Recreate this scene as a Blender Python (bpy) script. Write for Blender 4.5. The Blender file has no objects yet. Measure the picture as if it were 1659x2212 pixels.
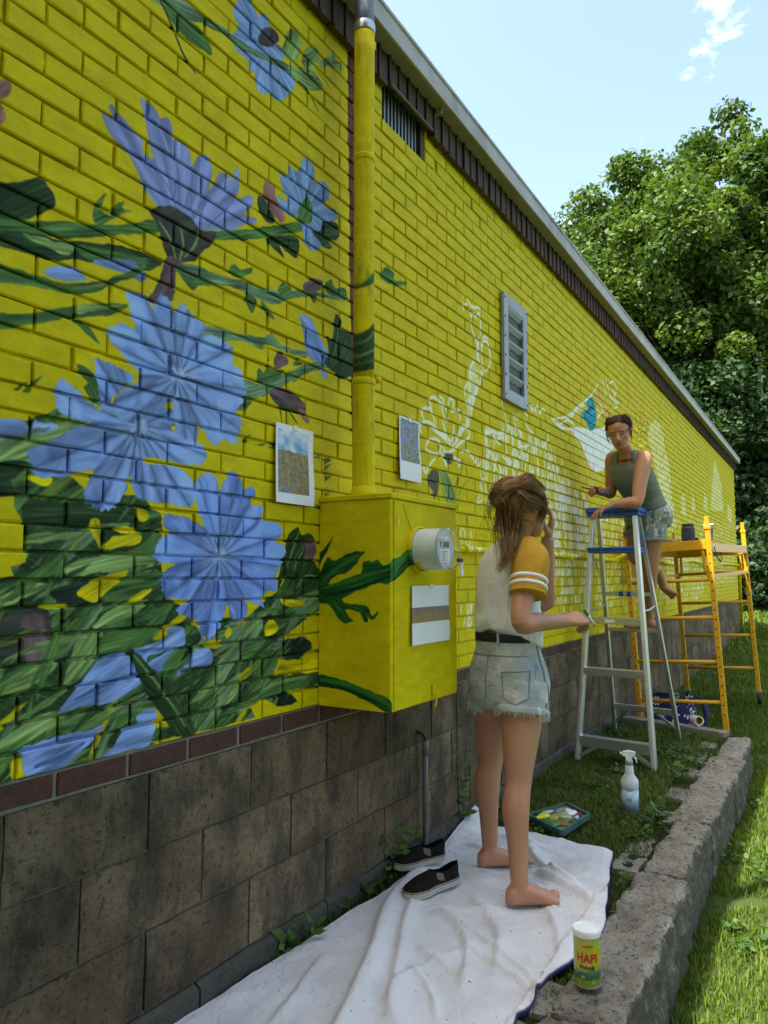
import bpy, math, random
import numpy as np
from mathutils import Vector, Matrix
random.seed(7)
RNG = np.random.default_rng(11)
SC = bpy.context.scene
COL = SC.collection
R = math.radians

# ------------------------------------------------------------------ camera
# world: x runs along the painted wall away from the camera, the wall face is y = 0, the planter soil is z = 0 (metres)
cam_d = bpy.data.cameras.new('camera')
cam = bpy.data.objects.new('camera', cam_d)
COL.objects.link(cam)
cam.location = (0.0, -1.577, 1.214)
cam.rotation_euler = (R(90 + 4.94), 0, R(31.147 - 90))
cam_d.sensor_fit = 'VERTICAL'
cam_d.sensor_height = 36.0
cam_d.lens = 36.0 * 1592.0 / 2212.0
cam_d.clip_start = 0.05
cam_d.clip_end = 3000
SC.camera = cam

# ------------------------------------------------------------------ sky
SUN = Vector((-0.40, 0.240, 0.90)).normalized()      # towards the sun: high, behind the building
elev = math.asin(SUN.z)
rot = math.atan2(SUN.x, SUN.y)
world = bpy.data.worlds.new('World')
SC.world = world
world.use_nodes = True
wn = world.node_tree.nodes
wl = world.node_tree.links
wn.clear()
w_out = wn.new('ShaderNodeOutputWorld')
w_bg = wn.new('ShaderNodeBackground')
w_sky = wn.new('ShaderNodeTexSky')
w_sky.sky_type = 'NISHITA'
w_sky.sun_disc = False
w_sky.sun_elevation = elev
w_sky.sun_rotation = rot
w_sky.air_density = 1.0
w_sky.dust_density = 3.0
w_sky.ozone_density = 0.8
w_co = wn.new('ShaderNodeTexCoord')
w_map = wn.new('ShaderNodeMapping')
w_map.inputs['Scale'].default_value = (1.0, 1.0, 1.9)
w_map.inputs['Location'].default_value = (0.35, 0.2, 0.1)
w_no = wn.new('ShaderNodeTexNoise')
w_no.inputs['Scale'].default_value = 2.6
w_no.inputs['Detail'].default_value = 9.0
w_no.inputs['Roughness'].default_value = 0.62
w_rmp = wn.new('ShaderNodeValToRGB')
w_rmp.color_ramp.elements[0].position = 0.575
w_rmp.color_ramp.elements[1].position = 0.86
w_mix = wn.new('ShaderNodeMixRGB')
w_mix.inputs[2].default_value = (13.4, 13.4, 13.4, 1)
wl.new(w_co.outputs['Generated'], w_map.inputs['Vector'])
wl.new(w_map.outputs['Vector'], w_no.inputs['Vector'])
wl.new(w_no.outputs['Fac'], w_rmp.inputs['Fac'])
wl.new(w_rmp.outputs['Color'], w_mix.inputs[0])
w_tin = wn.new('ShaderNodeMixRGB')
w_tin.blend_type = 'MULTIPLY'
w_tin.inputs[0].default_value = 1.0
w_tin.inputs[2].default_value = (1.04, 1.02, 0.90, 1)          # a slightly milky summer sky
wl.new(w_sky.outputs['Color'], w_tin.inputs[1])
wl.new(w_tin.outputs['Color'], w_mix.inputs[1])
wl.new(w_mix.outputs['Color'], w_bg.inputs['Color'])
w_bg.inputs['Strength'].default_value = 0.15
wl.new(w_bg.outputs['Background'], w_out.inputs['Surface'])

# ------------------------------------------------------------------ sun and exposure
sun_d = bpy.data.lights.new('sun', 'SUN')
sun_d.energy = 4.4
sun_d.angle = R(0.55)
sun_d.color = (1.0, 0.955, 0.88)
sun = bpy.data.objects.new('sun', sun_d)
COL.objects.link(sun)
sun.rotation_euler = (-SUN).to_track_quat('-Z', 'Y').to_euler()
sun.location = (0, 6, 12)
SC.view_settings.view_transform = 'Standard'
SC.view_settings.look = 'None'
SC.view_settings.gamma = 1.0
SC.view_settings.use_curve_mapping = False
SC.view_settings.exposure = 1.74
SC.render.engine = 'CYCLES'
SC.cycles.max_bounces = 7
SC.cycles.diffuse_bounces = 4
SC.cycles.transparent_max_bounces = 8
SC.cycles.use_denoising = True

# ------------------------------------------------------------------ helpers
def lin(c):
    return tuple((v / 255 / 12.92 if v / 255 <= 0.04045 else ((v / 255 + 0.055) / 1.055) ** 2.4) for v in c)

def smoothstep(a, b, x):
    t = np.clip((x - a) / (b - a), 0, 1)
    return t * t * (3 - 2 * t)

def hash2(ix, iy, seed=0):
    h = (ix.astype(np.int64) * 374761393 + iy.astype(np.int64) * 668265263 + seed * 974634777) & 0x7fffffff
    h = ((h ^ (h >> 13)) * 1274126177) & 0x7fffffff
    return ((h ^ (h >> 16)) & 0xffff) / 65535.0

def vnoise(x, y, seed=0):
    x = np.asarray(x, float); y = np.asarray(y, float)
    ix = np.floor(x); iy = np.floor(y)
    fx = x - ix; fy = y - iy
    fx = fx * fx * (3 - 2 * fx); fy = fy * fy * (3 - 2 * fy)
    a = hash2(ix, iy, seed); b = hash2(ix + 1, iy, seed)
    c = hash2(ix, iy + 1, seed); d = hash2(ix + 1, iy + 1, seed)
    return a + (b - a) * fx + (c - a) * fy + (a - b - c + d) * fx * fy

def fbm(x, y, oct=4, seed=0):
    s = 0; a = 0.5; f = 1.0
    for k in range(oct):
        s = s + a * vnoise(np.asarray(x) * f, np.asarray(y) * f, seed + k)
        a *= 0.5; f *= 2.03
    return s

def bez(pts, n=8, closed=False):
    """Catmull-Rom curve through the points"""
    p = np.array(pts, float)
    m = len(p)
    out = []
    for i in range(m if closed else m - 1):
        if closed:
            a, b, c, d = p[(i - 1) % m], p[i], p[(i + 1) % m], p[(i + 2) % m]
        else:
            a, b, c, d = p[max(i - 1, 0)], p[i], p[i + 1], p[min(i + 2, m - 1)]
        for k in range(n):
            t = k / n
            out.append(0.5 * ((2 * b) + (c - a) * t + (2 * a - 5 * b + 4 * c - d) * t * t + (3 * b - a - 3 * c + d) * t ** 3))
    if not closed:
        out.append(p[-1])
    return np.array(out)

class MB:
    """collects shapes and links them as one mesh object"""
    def __init__(s):
        s.v = []; s.f = []; s.n = 0
    def add(s, v, f):
        v = np.asarray(v, float).reshape(-1, 3)
        s.v.append(v)
        s.f.extend([tuple(int(i) + s.n for i in q) for q in f])
        s.n += len(v)
        return s
    def box(s, lo, hi, bev=0.0, M=None):
        lo = np.array(lo, float); hi = np.array(hi, float)
        if bev <= 0:
            v = np.array([[x, y, z] for x in (lo[0], hi[0]) for y in (lo[1], hi[1]) for z in (lo[2], hi[2])])
            f = [(0, 1, 3, 2), (4, 6, 7, 5), (0, 4, 5, 1), (2, 3, 7, 6), (0, 2, 6, 4), (1, 5, 7, 3)]
        else:
            c = (lo + hi) / 2; h = (hi - lo) / 2
            b = min(bev, h.min() * 0.9)
            v = []; idx = {}
            for ax in range(3):
                for sg in (-1, 1):
                    for a in (-1, 1):
                        for d in (-1, 1):
                            q = np.zeros(3); o = [k for k in range(3) if k != ax]
                            q[ax] = sg * h[ax]; q[o[0]] = a * (h[o[0]] - b); q[o[1]] = d * (h[o[1]] - b)
                            key = [0, 0, 0]; key[ax] = sg; key[o[0]] = a; key[o[1]] = d
                            idx[(ax, tuple(key))] = len(v); v.append(c + q)
            f = []
            for ax in range(3):
                o = [k for k in range(3) if k != ax]
                for sg in (-1, 1):
                    q = []
                    for a, d in ((-1, -1), (1, -1), (1, 1), (-1, 1)):
                        key = [0, 0, 0]; key[ax] = sg; key[o[0]] = a; key[o[1]] = d
                        q.append(idx[(ax, tuple(key))])
                    flip = (sg > 0) != (ax == 1)
                    f.append(tuple(q if flip else q[::-1]))
            for ax in range(3):
                o = [k for k in range(3) if k != ax]
                for a in (-1, 1):
                    for d in (-1, 1):
                        k0 = [0, 0, 0]; k0[o[0]] = a; k0[o[1]] = d
                        k1 = list(k0); k0[ax] = -1; k1[ax] = 1
                        q = [idx[(o[0], tuple(k0))], idx[(o[0], tuple(k1))], idx[(o[1], tuple(k1))], idx[(o[1], tuple(k0))]]
                        f.append(tuple(q if (a * d > 0) != (ax == 1) else q[::-1]))
            for a in (-1, 1):
                for d in (-1, 1):
                    for e in (-1, 1):
                        k = (a, d, e)
                        q = [idx[(0, k)], idx[(1, k)], idx[(2, k)]]
                        f.append(tuple(q if a * d * e > 0 else q[::-1]))
            v = np.array(v)
        if M is not None:
            v = np.array([M @ Vector(p) for p in v])
        return s.add(v, f)
    def bar(s, a, b, w, h, up=(0, 0, 1), bev=0.0):
        """a rectangular bar from a to b, w wide across, h along up"""
        a = Vector(a); b = Vector(b); d = b - a; L = d.length; d.normalize()
        u = Vector(up); x = d.cross(u)
        if x.length < 1e-4:
            x = d.cross(Vector((1, 0, 0)))
        x.normalize(); u = x.cross(d).normalized()
        M = Matrix(((d.x, x.x, u.x, a.x), (d.y, x.y, u.y, a.y), (d.z, x.z, u.z, a.z), (0, 0, 0, 1)))
        return s.box((0, -w / 2, -h / 2), (L, w / 2, h / 2), bev, M)
    def tube(s, pts, r, n=8, cap=True, flat=None):
        """a tube along points, r a number or one radius per point; flat = (axis, factor) squashes it"""
        p = np.array(pts, float); m = len(p)
        r = np.full(m, r) if np.isscalar(r) else np.array(r, float)
        t = np.gradient(p, axis=0); t /= np.linalg.norm(t, axis=1)[:, None] + 1e-12
        u = np.cross(t[0], [0, 0, 1.0])
        if np.linalg.norm(u) < 0.1:
            u = np.cross(t[0], [1.0, 0, 0])
        u /= np.linalg.norm(u)
        vs = []
        ang = np.arange(n) * 2 * math.pi / n
        for i in range(m):
            u = u - t[i] * np.dot(u, t[i]); u /= np.linalg.norm(u) + 1e-12
            w = np.cross(t[i], u)
            off = r[i] * (np.cos(ang)[:, None] * u + np.sin(ang)[:, None] * w)
            if flat is not None:
                ax = np.array(flat[0], float); ax /= np.linalg.norm(ax)
                off = off - (1 - flat[1]) * np.outer(off @ ax, ax)
            vs.append(p[i] + off)
        f = []
        for i in range(m - 1):
            for k in range(n):
                a = i * n + k; b = i * n + (k + 1) % n
                f.append((a, b, b + n, a + n))
        if cap:
            f.append(tuple(range(n))[::-1]); f.append(tuple(range((m - 1) * n, m * n)))
        return s.add(np.concatenate(vs), f)
    def loft(s, rings, cap=True):
        """rings: arrays (n,3) of equal length"""
        n = len(rings[0]); m = len(rings)
        f = []
        for i in range(m - 1):
            for k in range(n):
                a = i * n + k; b = i * n + (k + 1) % n
                f.append((a, b, b + n, a + n))
        if cap:
            f.append(tuple(range(n))[::-1]); f.append(tuple(range((m - 1) * n, m * n)))
        return s.add(np.concatenate(rings), f)
    def lathe(s, prof, n=24, c=(0, 0, 0), M=None):
        """prof: (r, z) pairs from bottom to top"""
        ang = np.arange(n) * 2 * math.pi / n
        rings = [np.stack([np.cos(ang) * r, np.sin(ang) * r, np.full(n, z)], 1) for r, z in prof]
        if M is not None:
            rings = [np.array([M @ Vector(q) for q in rr]) for rr in rings]
        rings = [rr + np.array(c, float) for rr in rings]
        return s.loft(rings)
    def grid(s, P):
        """P: array (a,b,3)"""
        a, b = P.shape[:2]
        f = [(i * b + j, (i + 1) * b + j, (i + 1) * b + j + 1, i * b + j + 1) for i in range(a - 1) for j in range(b - 1)]
        return s.add(P.reshape(-1, 3), f)
    def mesh(s, name, smooth=False):
        me = bpy.data.meshes.new(name)
        v = np.concatenate(s.v) if s.v else np.zeros((0, 3))
        me.from_pydata(v.tolist(), [], s.f)
        if smooth:
            me.polygons.foreach_set('use_smooth', [True] * len(me.polygons))
        me.update()
        return me
    def build(s, name, mat, parent=None, smooth=False, loc=None):
        o = bpy.data.objects.new(name, s.mesh(name, smooth))
        if mat is not None:
            o.data.materials.append(mat)
        COL.objects.link(o)
        if parent is not None:
            o.parent = parent
            o.matrix_parent_inverse = parent.matrix_world.inverted()
        if loc is not None:
            o.location = loc
        return o

def fast_mesh(name, V, F, mat, parent=None, smooth=False, attr=None):
    """big mesh straight from arrays: V (n,3), F (m,3 or 4)"""
    me = bpy.data.meshes.new(name)
    V = np.asarray(V, np.float32); F = np.asarray(F, np.int32)
    k = F.shape[1]
    me.vertices.add(len(V)); me.vertices.foreach_set('co', V.ravel())
    me.loops.add(F.size); me.loops.foreach_set('vertex_index', F.ravel())
    me.polygons.add(len(F))
    me.polygons.foreach_set('loop_start', np.arange(len(F), dtype=np.int32) * k)
    me.polygons.foreach_set('loop_total', np.full(len(F), k, np.int32))
    if smooth:
        me.polygons.foreach_set('use_smooth', np.ones(len(F), bool))
    if attr is not None:
        a = me.attributes.new('tone', 'FLOAT', 'POINT')
        a.data.foreach_set('value', np.asarray(attr, np.float32))
    me.update(calc_edges=True)
    o = bpy.data.objects.new(name, me)
    if mat is not None:
        me.materials.append(mat)
    COL.objects.link(o)
    if parent is not None:
        o.parent = parent
        o.matrix_parent_inverse = parent.matrix_world.inverted()
    return o

def tag(o, label=None, cat=None, group=None, kind=None):
    if label: o['label'] = label
    if cat: o['category'] = cat
    if group: o['group'] = group
    if kind: o['kind'] = kind
    return o

def thing(name, label, cat, loc=(0, 0, 0), group=None):
    o = bpy.data.objects.new(name, None)
    o.empty_display_size = 0.05
    COL.objects.link(o)
    o.location = loc
    o.matrix_world = Matrix.Translation(loc)
    return tag(o, label, cat, group)

def inst(me, name, parent, M):
    """one more object that shares a mesh"""
    o = bpy.data.objects.new(name, me)
    COL.objects.link(o)
    o.parent = parent
    if parent is not None:
        o.matrix_parent_inverse = parent.matrix_world.inverted()
    o.matrix_basis = M
    return o

# ------------------------------------------------------------------ materials
class NT:
    def __init__(s, name):
        s.m = bpy.data.materials.new(name); s.m.use_nodes = True
        s.t = s.m.node_tree; s.n = s.t.nodes; s.b = s.n['Principled BSDF']
        s.geo = None
    def new(s, typ, **kw):
        x = s.n.new(typ)
        for k, v in kw.items():
            if k in x.inputs: x.inputs[k].default_value = v
            else: setattr(x, k, v)
        return x
    def link(s, a, b): s.t.links.new(a, b)
    def pos(s, obj=False):
        if obj:
            return s.new('ShaderNodeTexCoord').outputs['Object']
        if s.geo is None: s.geo = s.new('ShaderNodeNewGeometry')
        return s.geo.outputs['Position']
    def noise(s, scale, detail=4, rough=0.6, vec=None, stretch=None):
        x = s.new('ShaderNodeTexNoise'); x.inputs['Scale'].default_value = scale
        x.inputs['Detail'].default_value = detail; x.inputs['Roughness'].default_value = rough
        v = vec if vec is not None else s.pos()
        if stretch is not None:
            mp = s.new('ShaderNodeMapping'); mp.inputs['Scale'].default_value = stretch
            s.link(v, mp.inputs['Vector']); v = mp.outputs['Vector']
        s.link(v, x.inputs['Vector'])
        return x.outputs['Fac']
    def ramp(s, fac, stops):
        x = s.new('ShaderNodeValToRGB'); e = x.color_ramp.elements
        while len(e) < len(stops): e.new(0.5)
        for k, (p, c) in enumerate(stops):
            e[k].position = p; e[k].color = (c, c, c, 1) if np.isscalar(c) else (*c, 1)
        s.link(fac, x.inputs['Fac'])
        return x.outputs['Color']
    def mix(s, a, b, fac, mode='MIX'):
        x = s.new('ShaderNodeMixRGB', blend_type=mode)
        for sock, val in ((x.inputs[0], fac), (x.inputs[1], a), (x.inputs[2], b)):
            if hasattr(val, 'is_linked'): s.link(val, sock)
            elif np.isscalar(val): sock.default_value = val if sock.type == 'VALUE' else (val, val, val, 1)
            else: sock.default_value = (*val, 1)
        return x.outputs['Color']
    def math(s, op, a, b=0.5):
        x = s.new('ShaderNodeMath', operation=op)
        for sock, val in ((x.inputs[0], a), (x.inputs[1], b)):
            if hasattr(val, 'is_linked'): s.link(val, sock)
            else: sock.default_value = val
        return x.outputs[0]
    def bump(s, h, strength=0.3, dist=0.01):
        x = s.new('ShaderNodeBump'); x.inputs['Strength'].default_value = strength
        x.inputs['Distance'].default_value = dist
        s.link(h, x.inputs['Height']); s.link(x.outputs['Normal'], s.b.inputs['Normal'])
    def color(s, c):
        if hasattr(c, 'is_linked'): s.link(c, s.b.inputs['Base Color'])
        else: s.b.inputs['Base Color'].default_value = (*c, 1)
    def set(s, **kw):
        for k, v in kw.items():
            s.b.inputs[k.replace('_', ' ')].default_value = v
        return s

def mat(name, rgb, rough=0.6, var=0.12, scale=18, bump=0.0, bscale=None, metal=0.0, spec=0.4, dirt=None, bdist=0.004):
    """a plain surface with uneven colour and fine relief; rgb is the linear base colour"""
    t = NT(name)
    n = t.noise(scale, 5, 0.62)
    f = t.ramp(n, [(0.25, 1 - var), (0.75, 1 + var)])
    c = t.mix(rgb, f, 1.0, 'MULTIPLY')
    if dirt:
        d = t.ramp(t.noise(scale * 0.45, 6, 0.7), [(0.52, 0.0), (0.68, 1.0)])
        c = t.mix(c, dirt, t.math('MULTIPLY', d, 0.6))
    t.color(c)
    t.set(Roughness=rough, Metallic=metal, Specular_IOR_Level=spec)
    if bump:
        t.bump(t.noise(bscale or scale * 3, 5, 0.6), bump, bdist)
    return t.m

# ------------------------------------------------------------------ ground: lawn and planter soil
def lawn_z(x, y):
    x = np.asarray(x, float); y = np.asarray(y, float)
    z = np.interp(x, [-60, 2, 6, 8.5, 9.6, 15.6, 22, 60, 400], [-0.3, -0.26, -0.24, -0.12, -0.10, 0.06, 0.3, 1.6, 4])
    return z + 0.025 * (fbm(x * 0.9, y * 0.9, 3, 41) - 0.45)
def soil_z(x, y):
    x = np.asarray(x, float); y = np.asarray(y, float)
    return 0.05 * (fbm(x * 3, y * 3, 4, 51) - 0.45) + 0.02 * smoothstep(-0.12, 0.0, y) - 0.01

t = NT('lawn_soil')
c = t.ramp(t.noise(3.0, 6, 0.7), [(0.3, (0.030, 0.055, 0.012)), (0.55, (0.055, 0.085, 0.02)), (0.8, (0.085, 0.095, 0.035))])
t.color(c); t.set(Roughness=0.95, Specular_IOR_Level=0.1); t.bump(t.noise(60, 5, 0.7), 0.8, 0.03)
M_LAWN = t.m
t = NT('planter_soil')
c = t.ramp(t.noise(22, 7, 0.72), [(0.3, (0.018, 0.014, 0.008)), (0.55, (0.045, 0.034, 0.018)), (0.8, (0.075, 0.058, 0.03))])
c = t.mix(c, (0.03, 0.055, 0.012), t.ramp(t.noise(5, 5, 0.7), [(0.42, 0.0), (0.6, 0.75)]))
t.color(c); t.set(Roughness=0.97, Specular_IOR_Level=0.1); t.bump(t.noise(130, 5, 0.75), 0.9, 0.015)
M_SOIL = t.m

xs = np.unique(np.concatenate([np.arange(-8, 24, 0.2), np.array([-300, -150, -80, -40, -20, -12, 30, 40, 60, 90, 140, 220, 400, 700.])]))
ys = np.unique(np.concatenate([np.arange(-5, 1.01, 0.2), np.array([-500, -250, -120, -60, -30, -15, -9, 3, 6, 10, 18, 30, 60, 120, 250, 500.])]))
gx, gy = np.meshgrid(xs, ys, indexing='ij')
o = MB().grid(np.stack([gx, gy, lawn_z(gx, gy)], -1)).build('lawn', M_LAWN, smooth=True)
tag(o, kind='structure')
xs = np.arange(-1.5, 6.46, 0.06); ys = np.arange(-0.96, 0.03, 0.06)
gx, gy = np.meshgrid(xs, ys, indexing='ij')
o = MB().grid(np.stack([gx, gy, soil_z(gx, gy)], -1)).build('planter_soil', M_SOIL, smooth=True)
tag(o, kind='structure')

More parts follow.
